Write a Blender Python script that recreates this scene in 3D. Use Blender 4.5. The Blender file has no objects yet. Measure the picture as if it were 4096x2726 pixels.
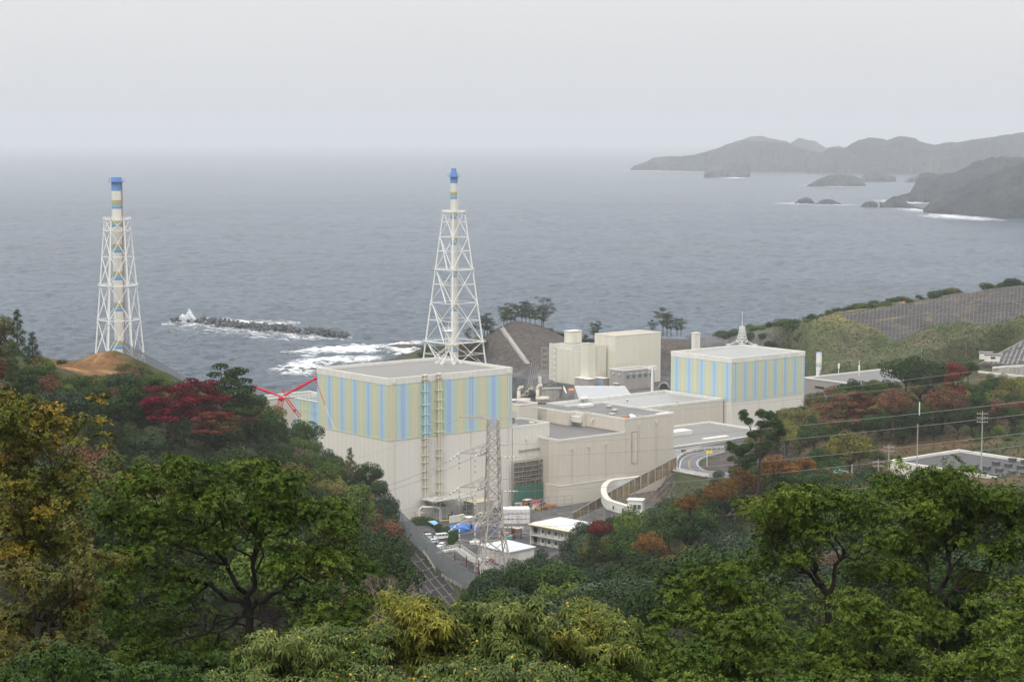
import bpy, math, random
import numpy as np
from math import radians, sin, cos, tan, atan, pi, sqrt
R = random.Random(7)
NR = np.random.default_rng(11)
sc = bpy.context.scene
COL = sc.collection
# ------------------------------------------------------------------ camera, world, sun, exposure
CAMZ = 152.0; F = 1024 * 70 / 36.0; PITCH = radians(5.78)
cam_d = bpy.data.cameras.new('camera'); cam = bpy.data.objects.new('camera', cam_d); COL.objects.link(cam)
cam.location = (0, 0, CAMZ); cam.rotation_euler = (radians(90) - PITCH, 0, 0)
cam_d.lens = 70; cam_d.sensor_width = 36; cam_d.clip_start = 0.5; cam_d.clip_end = 200000
sc.camera = cam
SUN_EL, SUN_AZ = radians(50), radians(200)      # behind the camera, a little to the left
w = bpy.data.worlds.new('World'); sc.world = w; w.use_nodes = True
nt = w.node_tree; nt.nodes.clear()
def N(t, kind, **kw):
    n = t.nodes.new(kind)
    for k, v in kw.items(): setattr(n, k, v)
    return n
out = N(nt, 'ShaderNodeOutputWorld')
sky = N(nt, 'ShaderNodeTexSky', sky_type='NISHITA', sun_disc=False)
sky.sun_elevation = SUN_EL; sky.sun_rotation = SUN_AZ; sky.air_density = 1.0; sky.dust_density = 4.0
bg1 = N(nt, 'ShaderNodeBackground'); bg1.inputs[1].default_value = 0.012
nt.links.new(sky.outputs[0], bg1.inputs[0])
# the closed cloud deck: an overcast sky, about three times as bright overhead as at the horizon
tc = N(nt, 'ShaderNodeTexCoord'); sp = N(nt, 'ShaderNodeSeparateXYZ'); nt.links.new(tc.outputs['Generated'], sp.inputs[0])
mz = N(nt, 'ShaderNodeMath', operation='MAXIMUM'); nt.links.new(sp.outputs[2], mz.inputs[0]); mz.inputs[1].default_value = 0
ml = N(nt, 'ShaderNodeMath', operation='MULTIPLY_ADD'); nt.links.new(mz.outputs[0], ml.inputs[0]); ml.inputs[1].default_value = 1.55; ml.inputs[2].default_value = 0.68
nz = N(nt, 'ShaderNodeTexNoise'); nz.inputs['Scale'].default_value = 2.2; nz.inputs['Detail'].default_value = 3
mp = N(nt, 'ShaderNodeMapping'); mp.inputs['Scale'].default_value = (1, 1, 5)
nt.links.new(tc.outputs['Generated'], mp.inputs[0]); nt.links.new(mp.outputs[0], nz.inputs['Vector'])
mr = N(nt, 'ShaderNodeMapRange'); nt.links.new(nz.outputs[0], mr.inputs[0]); mr.inputs[3].default_value = 0.93; mr.inputs[4].default_value = 1.06
mm = N(nt, 'ShaderNodeMath', operation='MULTIPLY'); nt.links.new(ml.outputs[0], mm.inputs[0]); nt.links.new(mr.outputs[0], mm.inputs[1])
bg2 = N(nt, 'ShaderNodeBackground'); bg2.inputs[0].default_value = (1.0, 1.0, 1.0, 1)
nt.links.new(mm.outputs[0], bg2.inputs[1])
ad = N(nt, 'ShaderNodeAddShader'); nt.links.new(bg1.outputs[0], ad.inputs[0]); nt.links.new(bg2.outputs[0], ad.inputs[1])
nt.links.new(ad.outputs[0], out.inputs[0])
sd = bpy.data.lights.new('sun', 'SUN'); sd.energy = 1.5; sd.angle = radians(18); sd.color = (1, 0.95, 0.88)
so = bpy.data.objects.new('sun', sd); COL.objects.link(so)
so.rotation_euler = (radians(90) - SUN_EL, 0, radians(-22))
sc.view_settings.view_transform = 'Standard'; sc.view_settings.look = 'None'
sc.view_settings.exposure = 0; sc.view_settings.gamma = 1; sc.view_settings.use_curve_mapping = False
sc.cycles.max_bounces = 5; sc.cycles.diffuse_bounces = 2; sc.cycles.glossy_bounces = 2
sc.cycles.transmission_bounces = 3; sc.cycles.transparent_max_bounces = 6; sc.cycles.volume_bounces = 1
sc.cycles.use_adaptive_sampling = True; sc.cycles.adaptive_threshold = 0.02
sc.cycles.use_denoising = True; sc.cycles.denoising_prefilter = 'ACCURATE'
# ------------------------------------------------------------------ measuring: photograph pixel (1024 wide) -> place
cp, sn = cos(PITCH), sin(PITCH)
def ray(u, v):
    x = (u - 512) / F; y = -(v - 340.5) / F
    return (x, cp + y * sn, -sn + y * cp)
def at(u, v, z):
    d = ray(u, v); t = (z - CAMZ) / d[2]
    return (d[0] * t, d[1] * t, z)
def atY(u, v, Y):
    d = ray(u, v); t = Y / d[1]
    return (d[0] * t, Y, CAMZ + d[2] * t)
def zof(v, Y): return atY(512, v, Y)[2]
def proj(p):
    x, y, z = p[0], p[1], p[2] - CAMZ
    dep = y * cp - z * sn
    if dep < 1: return (-999, -999)
    return (512 + F * x / dep, 340.5 - F * (y * sn + z * cp) / dep)
TH = radians(39.2)
A = (cos(TH), sin(TH)); B = (-sin(TH), cos(TH))
def run_to(p, d, u):            # how far from p along d until the photo column u
    k = (u - 512) / F
    return (k * (cp * p[1] + sn * (CAMZ - p[2])) - p[0]) / (d[0] - k * cp * d[1])
# ------------------------------------------------------------------ materials
MATS = {}
def mat(name, c, rough=0.75, var=0.12, scale=0.5, bump=0.0, bscale=4.0, c2=None, thr=0.5, soft=0.2, stretch=(1, 1, 1), metal=0.0, island=0.0, objr=0.0, spec=0.2, streak=0.0, coord='Object'):
    if name in MATS: return MATS[name]
    m = bpy.data.materials.new(name); m.use_nodes = True; t = m.node_tree; b = t.nodes['Principled BSDF']
    L = t.links.new
    tcn = N(t, 'ShaderNodeTexCoord'); mpn = N(t, 'ShaderNodeMapping'); mpn.inputs['Scale'].default_value = stretch
    if coord == 'World':
        g = N(t, 'ShaderNodeNewGeometry'); L(g.outputs['Position'], mpn.inputs[0])
    else: L(tcn.outputs['Object'], mpn.inputs[0])
    n = N(t, 'ShaderNodeTexNoise'); n.inputs['Scale'].default_value = scale; n.inputs['Detail'].default_value = 5; n.inputs['Roughness'].default_value = 0.62
    L(mpn.outputs[0], n.inputs['Vector'])
    r = N(t, 'ShaderNodeMapRange'); L(n.outputs[0], r.inputs[0]); r.inputs[1].default_value = 0.28; r.inputs[2].default_value = 0.72
    r.inputs[3].default_value = 1 - var; r.inputs[4].default_value = 1 + var
    base = N(t, 'ShaderNodeMix', data_type='RGBA', blend_type='MIX')
    base.inputs[6].default_value = (*c, 1); base.inputs[7].default_value = (*(c2 or c), 1); base.inputs[0].default_value = 0
    if c2:
        n2 = N(t, 'ShaderNodeTexNoise'); n2.inputs['Scale'].default_value = scale * 0.45; n2.inputs['Detail'].default_value = 6; n2.inputs['Roughness'].default_value = 0.65
        L(mpn.outputs[0], n2.inputs['Vector'])
        r2 = N(t, 'ShaderNodeMapRange'); L(n2.outputs[0], r2.inputs[0]); r2.inputs[1].default_value = thr - soft / 2; r2.inputs[2].default_value = thr + soft / 2
        L(r2.outputs[0], base.inputs[0])
    last = r.outputs[0]
    if streak:
        n3 = N(t, 'ShaderNodeTexNoise'); n3.inputs['Scale'].default_value = 1.0; n3.inputs['Detail'].default_value = 4
        m3 = N(t, 'ShaderNodeMapping'); m3.inputs['Scale'].default_value = (0.9, 0.9, 0.045)
        L(tcn.outputs['Object'], m3.inputs[0]); L(m3.outputs[0], n3.inputs['Vector'])
        r3 = N(t, 'ShaderNodeMapRange'); L(n3.outputs[0], r3.inputs[0]); r3.inputs[1].default_value = 0.35; r3.inputs[2].default_value = 0.6
        r3.inputs[3].default_value = 1 - streak; r3.inputs[4].default_value = 1
        q = N(t, 'ShaderNodeMath', operation='MULTIPLY'); L(last, q.inputs[0]); L(r3.outputs[0], q.inputs[1]); last = q.outputs[0]
    if island or objr:
        if island:
            g2 = N(t, 'ShaderNodeNewGeometry'); src = g2.outputs['Random Per Island']; amt = island
            r4 = N(t, 'ShaderNodeMapRange'); L(src, r4.inputs[0]); r4.inputs[3].default_value = 1 - amt; r4.inputs[4].default_value = 1 + amt
            q = N(t, 'ShaderNodeMath', operation='MULTIPLY'); L(last, q.inputs[0]); L(r4.outputs[0], q.inputs[1]); last = q.outputs[0]
        if objr:
            oi = N(t, 'ShaderNodeObjectInfo')
            r5 = N(t, 'ShaderNodeMapRange'); L(oi.outputs['Random'], r5.inputs[0]); r5.inputs[3].default_value = 1 - objr; r5.inputs[4].default_value = 1 + objr
            q = N(t, 'ShaderNodeMath', operation='MULTIPLY'); L(last, q.inputs[0]); L(r5.outputs[0], q.inputs[1]); last = q.outputs[0]
    vm = N(t, 'ShaderNodeVectorMath', operation='SCALE'); L(base.outputs[2], vm.inputs[0]); L(last, vm.inputs['Scale'])
    L(vm.outputs[0], b.inputs['Base Color'])
    b.inputs['Roughness'].default_value = rough; b.inputs['Metallic'].default_value = metal
    b.inputs['Specular IOR Level'].default_value = spec
    if bump:
        nb = N(t, 'ShaderNodeTexNoise'); nb.inputs['Scale'].default_value = bscale; nb.inputs['Detail'].default_value = 6
        L(mpn.outputs[0], nb.inputs['Vector'])
        bp = N(t, 'ShaderNodeBump'); bp.inputs['Strength'].default_value = 1; bp.inputs['Distance'].default_value = bump
        L(nb.outputs[0], bp.inputs['Height']); L(bp.outputs[0], b.inputs['Normal'])
    MATS[name] = m; return m
def leafmat(name, c, c2, thr=0.55, hue=0.0):
    return mat(name, c, rough=0.65, var=0.25, scale=0.35, c2=c2, thr=thr, soft=0.25, island=0.35, objr=0.3, spec=0.04)
WHITE = mat('white_cladding', (0.72, 0.69, 0.63), streak=0.13, var=0.03, scale=0.08, rough=0.6)
BEIGE = mat('beige_cladding', (0.63, 0.58, 0.50), streak=0.12, var=0.03, scale=0.08, rough=0.6)
CREAM = mat('cream_cladding', (0.70, 0.67, 0.56), streak=0.14, var=0.03, scale=0.08, rough=0.6)
JOINT = mat('wall_joint', (0.50, 0.47, 0.41), var=0.05)
TRIM = mat('white_trim', (0.68, 0.67, 0.62), var=0.06, scale=0.2, streak=0.1)
GREYW = mat('grey_wall', (0.36, 0.33, 0.31), streak=0.12, var=0.06, scale=0.1)
ROOFG = mat('grey_wet_roof', (0.19, 0.184, 0.172), rough=0.5, var=0.16, scale=0.35, c2=(0.135, 0.13, 0.125), thr=0.56, soft=0.2, stretch=(0.12, 1, 1), spec=0.3)
ROOFS = mat('ribbed_metal_roof', (0.135, 0.13, 0.13), rough=0.45, var=0.2, scale=0.5, c2=(0.095, 0.092, 0.095), thr=0.55, soft=0.3, stretch=(0.06, 1.4, 1), spec=0.3)
ROOFL = mat('pale_stained_roof', (0.30, 0.30, 0.29), rough=0.4, var=0.2, scale=0.4, c2=(0.25, 0.25, 0.25), thr=0.5, soft=0.2, stretch=(0.1, 1.2, 1), spec=0.3)
STEELW = mat('white_painted_steel', (0.74, 0.74, 0.71), rough=0.5, var=0.06)
GALV = mat('galvanised_steel', (0.34, 0.33, 0.31), rough=0.55, var=0.15, metal=0.2)
PYL = mat('weathered_pylon_steel', (0.42, 0.385, 0.355), rough=0.6, var=0.2, scale=1.5)
DARK = mat('dark_opening', (0.03, 0.032, 0.036), rough=0.4, var=0.1)
GLASS = mat('dark_window_glass', (0.05, 0.085, 0.095), rough=0.12, var=0.1, spec=0.8)
CONC = mat('bare_concrete', (0.40, 0.385, 0.35), var=0.15, scale=0.4, streak=0.3, c2=(0.26, 0.25, 0.23), thr=0.6, bump=0.05)
ASPH = mat('wet_asphalt', (0.085, 0.087, 0.095), rough=0.5, var=0.2, scale=0.15, c2=(0.12, 0.12, 0.125), thr=0.52)
PIPE = mat('cream_pipe', (0.56, 0.51, 0.42), rough=0.5, var=0.08)
BLK = mat('black_rubber', (0.015, 0.015, 0.016), rough=0.7)
RUST = mat('red_brown_steel', (0.12, 0.045, 0.035), var=0.25)
def paint(name, c, rough=0.45, **k): return mat(name, c, rough=rough, var=0.06, **k)
BLUE = paint('blue_paint', (0.36, 0.49, 0.73), streak=0.1); TEAL = paint('pale_teal_paint', (0.45, 0.61, 0.63), streak=0.1)
GREEN = paint('pale_green_paint', (0.55, 0.59, 0.41), streak=0.1); TAN = paint('pale_ochre_paint', (0.62, 0.59, 0.43), streak=0.1)
# ------------------------------------------------------------------ mesh helpers
class MB:
    def __init__(s): s.v = []; s.f = []
    def box(s, x0, x1, y0, y1, z0, z1):
        o = len(s.v)
        s.v += [(x0, y0, z0), (x1, y0, z0), (x1, y1, z0), (x0, y1, z0), (x0, y0, z1), (x1, y0, z1), (x1, y1, z1), (x0, y1, z1)]
        s.f += [tuple(o + i for i in q) for q in ((0, 3, 2, 1), (4, 5, 6, 7), (0, 1, 5, 4), (1, 2, 6, 5), (2, 3, 7, 6), (3, 0, 4, 7))]
        return s
    def poly(s, pts):
        o = len(s.v); s.v += [tuple(p) for p in pts]; s.f.append(tuple(range(o, o + len(pts)))); return s
    def prism(s, pts, dz):          # pts: closed loop, extruded downward by dz
        n = len(pts); o = len(s.v); s.v += [tuple(p) for p in pts] + [(p[0], p[1], p[2] - dz) for p in pts]
        s.f.append(tuple(range(o, o + n))); s.f.append(tuple(range(o + 2 * n - 1, o + n - 1, -1)))
        for i in range(n): j = (i + 1) % n; s.f.append((o + i, o + n + i, o + n + j, o + j))
        return s
    def tube(s, p, q, r, r2=None, n=6, caps=True):
        r2 = r if r2 is None else r2
        p = np.array(p, float); q = np.array(q, float); d = q - p; l = np.linalg.norm(d)
        if l < 1e-6: return s
        d /= l; up = np.array((0, 0, 1.0)) if abs(d[2]) < 0.95 else np.array((1.0, 0, 0))
        a = np.cross(d, up); a /= np.linalg.norm(a); b = np.cross(d, a); o = len(s.v)
        for c, rr in ((p, r), (q, r2)):
            for k in range(n):
                t = 2 * pi * k / n + pi / n; s.v.append(tuple(c + rr * (cos(t) * a + sin(t) * b)))
        for k in range(n): j = (k + 1) % n; s.f.append((o + k, o + j, o + n + j, o + n + k))
        if caps: s.f.append(tuple(range(o + n - 1, o - 1, -1))); s.f.append(tuple(range(o + n, o + 2 * n)))
        return s
    def path(s, pts, r, n=5):
        for i in range(len(pts) - 1): s.tube(pts[i], pts[i + 1], r, n=n)
        return s
    def beam(s, pts, w_, h_):       # box-section beam laid along a line, its top at the given points
        o = len(s.v); P_ = [np.array(p, float) for p in pts]
        for i, p in enumerate(P_):
            d = P_[min(i + 1, len(P_) - 1)] - P_[max(i - 1, 0)]; d = d / (np.linalg.norm(d) + 1e-9)
            sd_ = np.cross(d, (0, 0, 1.0)); sd_ /= (np.linalg.norm(sd_) + 1e-9); sd_ *= w_ / 2
            for q in (p - sd_, p + sd_, p + sd_ - (0, 0, h_), p - sd_ - (0, 0, h_)): s.v.append(tuple(q))
        for i in range(len(P_) - 1):
            a = o + 4 * i
            for k in range(4): j = (k + 1) % 4; s.f.append((a + k, a + j, a + 4 + j, a + 4 + k))
        s.f.append((o, o + 1, o + 2, o + 3)); e = o + 4 * (len(P_) - 1); s.f.append((e + 3, e + 2, e + 1, e))
        return s
    def ball(s, c, r, n=8, m=5, j=0.0):
        o = len(s.v); r = r if hasattr(r, '__len__') else (r, r, r)
        for i in range(1, m):
            for k in range(n):
                ph = pi * i / m; t = 2 * pi * k / n; q = 1 + R.uniform(-j, j)
                s.v.append((c[0] + r[0] * q * sin(ph) * cos(t), c[1] + r[1] * q * sin(ph) * sin(t), c[2] + r[2] * q * cos(ph)))
        s.v.append((c[0], c[1], c[2] + r[2])); s.v.append((c[0], c[1], c[2] - r[2])); T_ = len(s.v) - 2
        for i in range(m - 2):
            for k in range(n): a = o + i * n + k; b = o + i * n + (k + 1) % n; s.f.append((a, a + n, b + n, b))
        for k in range(n): s.f.append((T_, o + k, o + (k + 1) % n)); e = o + (m - 2) * n; s.f.append((T_ + 1, e + (k + 1) % n, e + k))
        return s
    def mesh(s, name, m=None, smooth=False):
        me = bpy.data.meshes.new(name); me.from_pydata(s.v, [], s.f); me.update()
        if m: me.materials.append(m)
        if smooth: me.polygons.foreach_set('use_smooth', [True] * len(me.polygons))
        return me
def tag(o, label=None, cat=None, group=None, kind=None):
    if label: o['label'] = label
    if cat: o['category'] = cat
    if group: o['group'] = group
    if kind: o['kind'] = kind
    return o
def link(name, me, parent=None):
    o = bpy.data.objects.new(name, me); COL.objects.link(o)
    if parent: o.parent = parent
    return o
def ob(name, mb, m, parent=None, smooth=False): return link(name, mb.mesh(name, m, smooth), parent)
def thing(name, label, cat, loc=(0, 0, 0), rz=0.0, group=None):
    o = bpy.data.objects.new(name, None); COL.objects.link(o); o.location = loc; o.rotation_euler = (0, 0, rz); o.empty_display_size = 1
    return tag(o, label, cat, group)
UB = {}
def piece(name, m, x0, x1, y0, y1, z0, z1, parent):     # one cheap box piece, mesh shared between alike pieces
    if m.name not in UB: UB[m.name] = MB().box(0, 1, 0, 1, 0, 1).mesh('box_' + m.name, m)
    o = link(name, UB[m.name], parent); o.location = (x0, y0, z0); o.scale = (x1 - x0, y1 - y0, z1 - z0); return o
def copy_tree(o, parent=None):
    c = o.copy(); COL.objects.link(c)
    if parent: c.parent = parent
    for ch in list(o.children): copy_tree(ch, c)
    return c
def npmesh(name, verts, faces4, m, smooth=False):
    me = bpy.data.meshes.new(name); nv = len(verts); nf = len(faces4); k = faces4.shape[1]
    me.vertices.add(nv); me.vertices.foreach_set('co', verts.astype(np.float32).ravel())
    me.loops.add(nf * k); me.loops.foreach_set('vertex_index', faces4.astype(np.int32).ravel())
    me.polygons.add(nf); me.polygons.foreach_set('loop_start', np.arange(0, nf * k, k, dtype=np.int32))
    if smooth: me.polygons.foreach_set('use_smooth', np.ones(nf, dtype=bool))
    me.update(calc_edges=True)
    if m: me.materials.append(m)
    return me
def vnoise(x, y, seed=0):          # smooth value noise
    def h(i, j): return (np.sin(i * 127.1 + j * 311.7 + seed * 74.7) * 43758.5453) % 1.0
    i = np.floor(x); j = np.floor(y); fx = x - i; fy = y - j; fx = fx * fx * (3 - 2 * fx); fy = fy * fy * (3 - 2 * fy)
    return (h(i, j) * (1 - fx) + h(i + 1, j) * fx) * (1 - fy) + (h(i, j + 1) * (1 - fx) + h(i + 1, j + 1) * fx) * fy
def fbm(x, y, seed=0, o=4):
    s = 0; a = 0.5; f = 1
    for k in range(o): s = s + a * vnoise(x * f, y * f, seed + k * 5); a *= 0.5; f *= 2.03
    return s
# ------------------------------------------------------------------ terrain
ctrl = [(0, 0, 147), (-40, 0, 148), (40, 0, 148), (0, 25, 141), (-30, 45, 133), (30, 45, 133), (0, 60, 128), (0, 100, 112), (-60, 100, 118), (60, 100, 114),
        (-120, 60, 138), (120, 60, 136), (0, -80, 150), (-250, -80, 150), (250, -80, 150), (-200, 250, 118), (220, 250, 112), (-300, 500, 105), (-420, 300, 120), (420, 300, 110), (350, 600, 75), (440, 800, 70),
        (-420, 700, 70), (0, 200, 84), (-50, 180, 97), (50, 190, 88)]
for q in [(0, 450, 430), (50, 605, 200), (150, 630, 230), (200, 590, 400), (50, 430, 450), (200, 460, 480), (300, 490, 520), (100, 510, 350), (250, 550, 400), (330, 510, 570),
          (370, 560, 500), (480, 640, 510), (400, 640, 430), (440, 640, 475), (440, 602, 535), (400, 600, 495), (470, 608, 562), (512, 690, 400), (600, 655, 280), (700, 620, 330), (800, 585, 380), (900, 580, 300), (1024, 580, 250), (560, 605, 430), (620, 565, 490),
          (545, 575, 560), (700, 515, 520), (890, 492, 560), (1000, 482, 520), (800, 455, 680), (900, 412, 740), (1000, 402, 760), (850, 398, 760), (979, 374, 790), (1024, 374, 790), (1030, 338, 850), (1050, 326, 860), (1003, 352, 835), (980, 363.5, 808), (1010, 365, 800), (1038, 365, 800),
          (760, 455, 720), (740, 452, 760),
          (849, 368, 1000), (838, 312, 1120), (815, 319, 1130), (896, 342, 1060), (896, 305, 1110), (1024, 286, 1130), (1024, 316, 1060), (960, 320, 1070), (960, 292, 1120), (790, 345, 1080), (765, 328, 1180), (1024, 347, 950), (960, 352, 940), (900, 360, 1000),
          (665, 337, 1235), (620, 342, 1230), (700, 340, 1200), (585, 346, 1225), (640, 345, 1180), (700, 345, 1150),
          (483, 340, 1215), (500, 328, 1230), (519, 322, 1235), (533, 324, 1235), (549, 331, 1230), (566, 339, 1225), (500, 366, 1165), (525, 374, 1150), (560, 369, 1155), (470, 352, 1250), (450, 352, 1300), (420, 354.5, 1370), (440, 347, 1350),
          (474, 597, 578), (435, 567, 600), (400, 532, 616), (343, 483, 630), (261, 431, 640), (191, 400, 640), (123, 362, 620), (156, 381, 632), (95, 356, 600), (75, 364, 600), (50, 372, 590), (0, 355, 560), (-60, 340, 560)]:
    ctrl.append(atY(*q))
ctrl += [(-130, 740, 32), (-103, 700, 45), (-197, 900, 15), (-197, 1000, 15), (-260, 700, 62), (-60, 720, 15), (-180, 750, 50), (-300, 950, 15), (-150, 1080, -8), (-110, 1150, -8), (-220, 1080, -8),
         (-110, 1240, -8), (-250, 1240, -8), (-400, 1000, -8), (-420, 1300, -8), (-160, 1330, -8), (-110, 1330, -6), (-60, 1450, -8), (0, 1400, -8), (60, 1380, -8), (110, 1370, -8), (147, 1320, -8), (195, 1250, -8),
         (300, 1260, -8), (420, 1260, -8), (440, 1130, 60), (440, 1480, -8), (0, 1480, -8), (-400, 1480, -8), (160, 940, 16), (240, 940, 30), (180, 900, 24), (100, 1000, 15), (0, 1000, 15), (0, 800, 15), (-5, 650, 15), (30, 650, 16)]
CP = np.array(ctrl)
def U(r2): return np.where(r2 > 0, r2 * np.log(r2 + 1e-9), 0) * 0.5
S_ = 100.0
PX = CP[:, :2] / S_
n_ = len(PX); K = U(((PX[:, None] - PX[None]) ** 2).sum(-1)) + np.eye(n_) * 0.004
Pm = np.c_[np.ones(n_), PX]; M_ = np.zeros((n_ + 3, n_ + 3)); M_[:n_, :n_] = K; M_[:n_, n_:] = Pm; M_[n_:, :n_] = Pm.T
W_ = np.linalg.solve(M_, np.r_[CP[:, 2], 0, 0, 0])
GX = np.arange(-420, 481, 4.0); GY = np.arange(-80, 1481, 4.0)
gx, gy = np.meshgrid(GX, GY); q = np.c_[gx.ravel(), gy.ravel()] / S_
Hh = np.zeros(len(q))
for i in range(0, len(q), 20000):
    s = q[i:i + 20000]; Hh[i:i + 20000] = U(((s[:, None] - PX[None]) ** 2).sum(-1)) @ W_[:n_] + W_[n_] + s @ W_[n_ + 1:]
HG = Hh.reshape(gx.shape)
PLANT = [(-4, 592), (-14, 622), (-42, 680), (-84, 738), (-140, 790), (-230, 860), (-262, 950), (-240, 1020), (-120, 1014), (-78, 1010), (-64, 1060), (-60, 1215), (-20, 1195), (12, 1150), (60, 1155), (105, 1150), (150, 1120), (150, 1010), (240, 985), (225, 930), (140, 905), (104, 850), (84, 790), (60, 745), (40, 700), (33, 650), (20, 602)]
def poly_dist(px, py, poly):       # signed: negative inside
    d = np.full(px.shape, 1e9); ins = np.zeros(px.shape, bool); n = len(poly)
    for i in range(n):
        x0, y0 = poly[i]; x1, y1 = poly[(i + 1) % n]
        t = np.clip(((px - x0) * (x1 - x0) + (py - y0) * (y1 - y0)) / ((x1 - x0) ** 2 + (y1 - y0) ** 2), 0, 1)
        d = np.minimum(d, np.hypot(px - x0 - t * (x1 - x0), py - y0 - t * (y1 - y0)))
        c = ((y0 > py) != (y1 > py)) & (px < (x1 - x0) * (py - y0) / (y1 - y0 + 1e-12) + x0); ins ^= c
    return np.where(ins, -d, d)
pd_ = poly_dist(gx, gy, PLANT)
rough_amp = np.clip(pd_ / 30, 0, 1) * np.clip((HG + 6) / 10, 0, 1)
HG = HG + rough_amp * ((fbm(gx / 22, gy / 22, 3) - 0.47) * 6 + (fbm(gx / 6, gy / 6, 9) - 0.47) * 1.6)
HG = np.clip(HG, -8, None)
tb = np.clip(pd_ / 14, 0, 1); tb = tb * tb * (3 - 2 * tb)
HG = 15 * (1 - tb) + HG * tb
# level pads: the flat-roofed store, the green roofs and the bend of the hill road
def pad(poly, z, soft=10):
    global HG
    d = poly_dist(gx, gy, poly); t = np.clip(d / soft, 0, 1); t = t * t * (3 - 2 * t); zz = z if not callable(z) else z(gx, gy); HG = zz * (1 - t) + HG * t
STORE_N = at(890.6, 459.4, 62.0)
pad([(STORE_N[0] - 3, STORE_N[1]), (STORE_N[0] + 60, STORE_N[1] + 40), (STORE_N[0] + 100, STORE_N[1] - 20), (STORE_N[0] + 40, STORE_N[1] - 60)], 52)
RZ = 30.0
ROADC = [at(u, v, RZ) for u, v in ((770, 484), (740, 478), (716, 472), (699, 466), (692, 459.5), (694, 454.5), (706, 450), (724, 446), (745, 442), (770, 437))]
md_ = np.hypot((gx + 122) / 13, (gy - 600) / 9); HG = HG + np.clip((1 - md_) * 1.8, 0, 1) ** .8 * (1.2 + 2.2 * (fbm(gx / 4, gy / 4, 91) - .4))
pad([(p[0], p[1]) for p in [at(775, 494, RZ), at(740, 488, RZ), at(676, 474, RZ), at(675, 455, RZ), at(700, 446, RZ), at(770, 431, RZ), at(790, 440, RZ), at(735, 451, RZ), at(716, 462, RZ), at(740, 472, RZ), at(790, 484, RZ)]], RZ, 6)
pad([(-70, 1050), (12, 1036), (24, 1060), (24, 1100), (10, 1130), (-15, 1150), (-70, 1130)], -7, 5)
WF = [atY(*q_) for q_ in [(123, 362, 620), (156, 380, 632), (191, 400, 640), (226, 412, 641), (261, 430, 640), (302, 455, 636), (343, 482, 630), (368, 504, 626), (400, 531, 616), (427, 557, 604), (435, 566, 600), (455, 582, 589), (474, 596, 578)]]
sd_ = np.zeros(gx.shape); bd_ = np.full(gx.shape, 1e9); bz_ = np.zeros(gx.shape)
for i in range(1, len(WF) - 1):          # the ridge line the wind fence stands on
    a_, b_ = WF[i], WF[i + 1]; t_ = np.clip(((gx - a_[0]) * (b_[0] - a_[0]) + (gy - a_[1]) * (b_[1] - a_[1])) / ((b_[0] - a_[0]) ** 2 + (b_[1] - a_[1]) ** 2), 0, 1)
    d_ = np.hypot(gx - a_[0] - t_ * (b_[0] - a_[0]), gy - a_[1] - t_ * (b_[1] - a_[1])); m_ = d_ < bd_; sd_ = np.where(m_, (b_[0] - a_[0]) * (gy - a_[1]) - (b_[1] - a_[1]) * (gx - a_[0]), sd_); bd_ = np.where(m_, d_, bd_); bz_ = np.where(m_, a_[2] + (b_[2] - a_[2]) * t_, bz_)
t_ = np.where(sd_ > 0, np.clip((bd_ - 1.5) / 8, 0, 1), np.clip((bd_ - 5) / np.where(gx > -45, 42, 26), 0, 1)); t_ = t_ * t_ * (3 - 2 * t_); HG = bz_ * (1 - t_) + HG * t_
def Hf(x, y):
    i = min(max((x + 420) / 4, 0), len(GX) - 1.001); j = min(max((y + 80) / 4, 0), len(GY) - 1.001)
    a, b = int(i), int(j); fx, fy = i - a, j - b
    return float((HG[b, a] * (1 - fx) + HG[b, a + 1] * fx) * (1 - fy) + (HG[b + 1, a] * (1 - fx) + HG[b + 1, a + 1] * fx) * fy)
def hit(u, v, t0=90.0, t1=1475.0):
    d = ray(u, v); t = t0
    while t < t1:
        if CAMZ + d[2] * t < Hf(d[0] * t, d[1] * t):
            lo, hi = t - 4, t
            for _ in range(10):
                m = (lo + hi) / 2
                if CAMZ + d[2] * m < Hf(d[0] * m, d[1] * m): hi = m
                else: lo = m
            return (d[0] * hi, d[1] * hi, CAMZ + d[2] * hi)
        t += 4
    return None
# ground colours by what covers it (soil, grass, sprayed concrete, tarmac)
px_ = 512 + F * gx / (gy * cp + (CAMZ - HG) * sn + 1e-6); pv_ = 340.5 - F * (gy * sn + (HG - CAMZ) * cp) / (gy * cp + (CAMZ - HG) * sn + 1e-6)
def region(poly_uv, ymin=0, ymax=3000, soft=4):
    polyw = poly_dist(px_, pv_, poly_uv); t = np.clip(0.5 - polyw / soft, 0, 1); return t * ((gy > ymin) & (gy < ymax))
colr = np.zeros(gx.shape + (3,)) + np.array((0.055, 0.062, 0.03))
def lay(t, c):
    global colr
    colr = colr * (1 - t[..., None]) + np.array(c) * t[..., None]
nn = fbm(gx / 18, gy / 18, 21); n2_ = fbm(gx / 5, gy / 5, 31)
lay(((gy > 930) & (gx > 110) & (HG > 17)) * 1.0, (0.085, 0.105, 0.045))
lay(((gy > 930) & (gx > 110)) * np.clip((nn - 0.48) * 7, 0, 1) * 0.7, (0.15, 0.12, 0.085))
lay(((gy > 930) & (gx > 110)) * np.clip((n2_ - 0.55) * 9, 0, 1) * 0.8, (0.04, 0.06, 0.028))
lay(((gy > 1000) & (gx > 150) & (gx < 215)) * np.clip((HG - 47) / 6, 0, 1) * 0.8, (0.2, 0.17, 0.06))
SHOT = (0.088, 0.076, 0.068)
lay(region([(484, 334), (500, 322), (519, 316), (535, 318), (550, 325), (570, 335), (600, 350), (600, 392), (500, 392), (492, 372), (478, 350)], 1100, 1240), SHOT)
lay(region([(594, 330), (700, 334), (790, 330), (790, 360), (660, 392), (594, 392)], 1000, 1225), SHOT)
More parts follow.
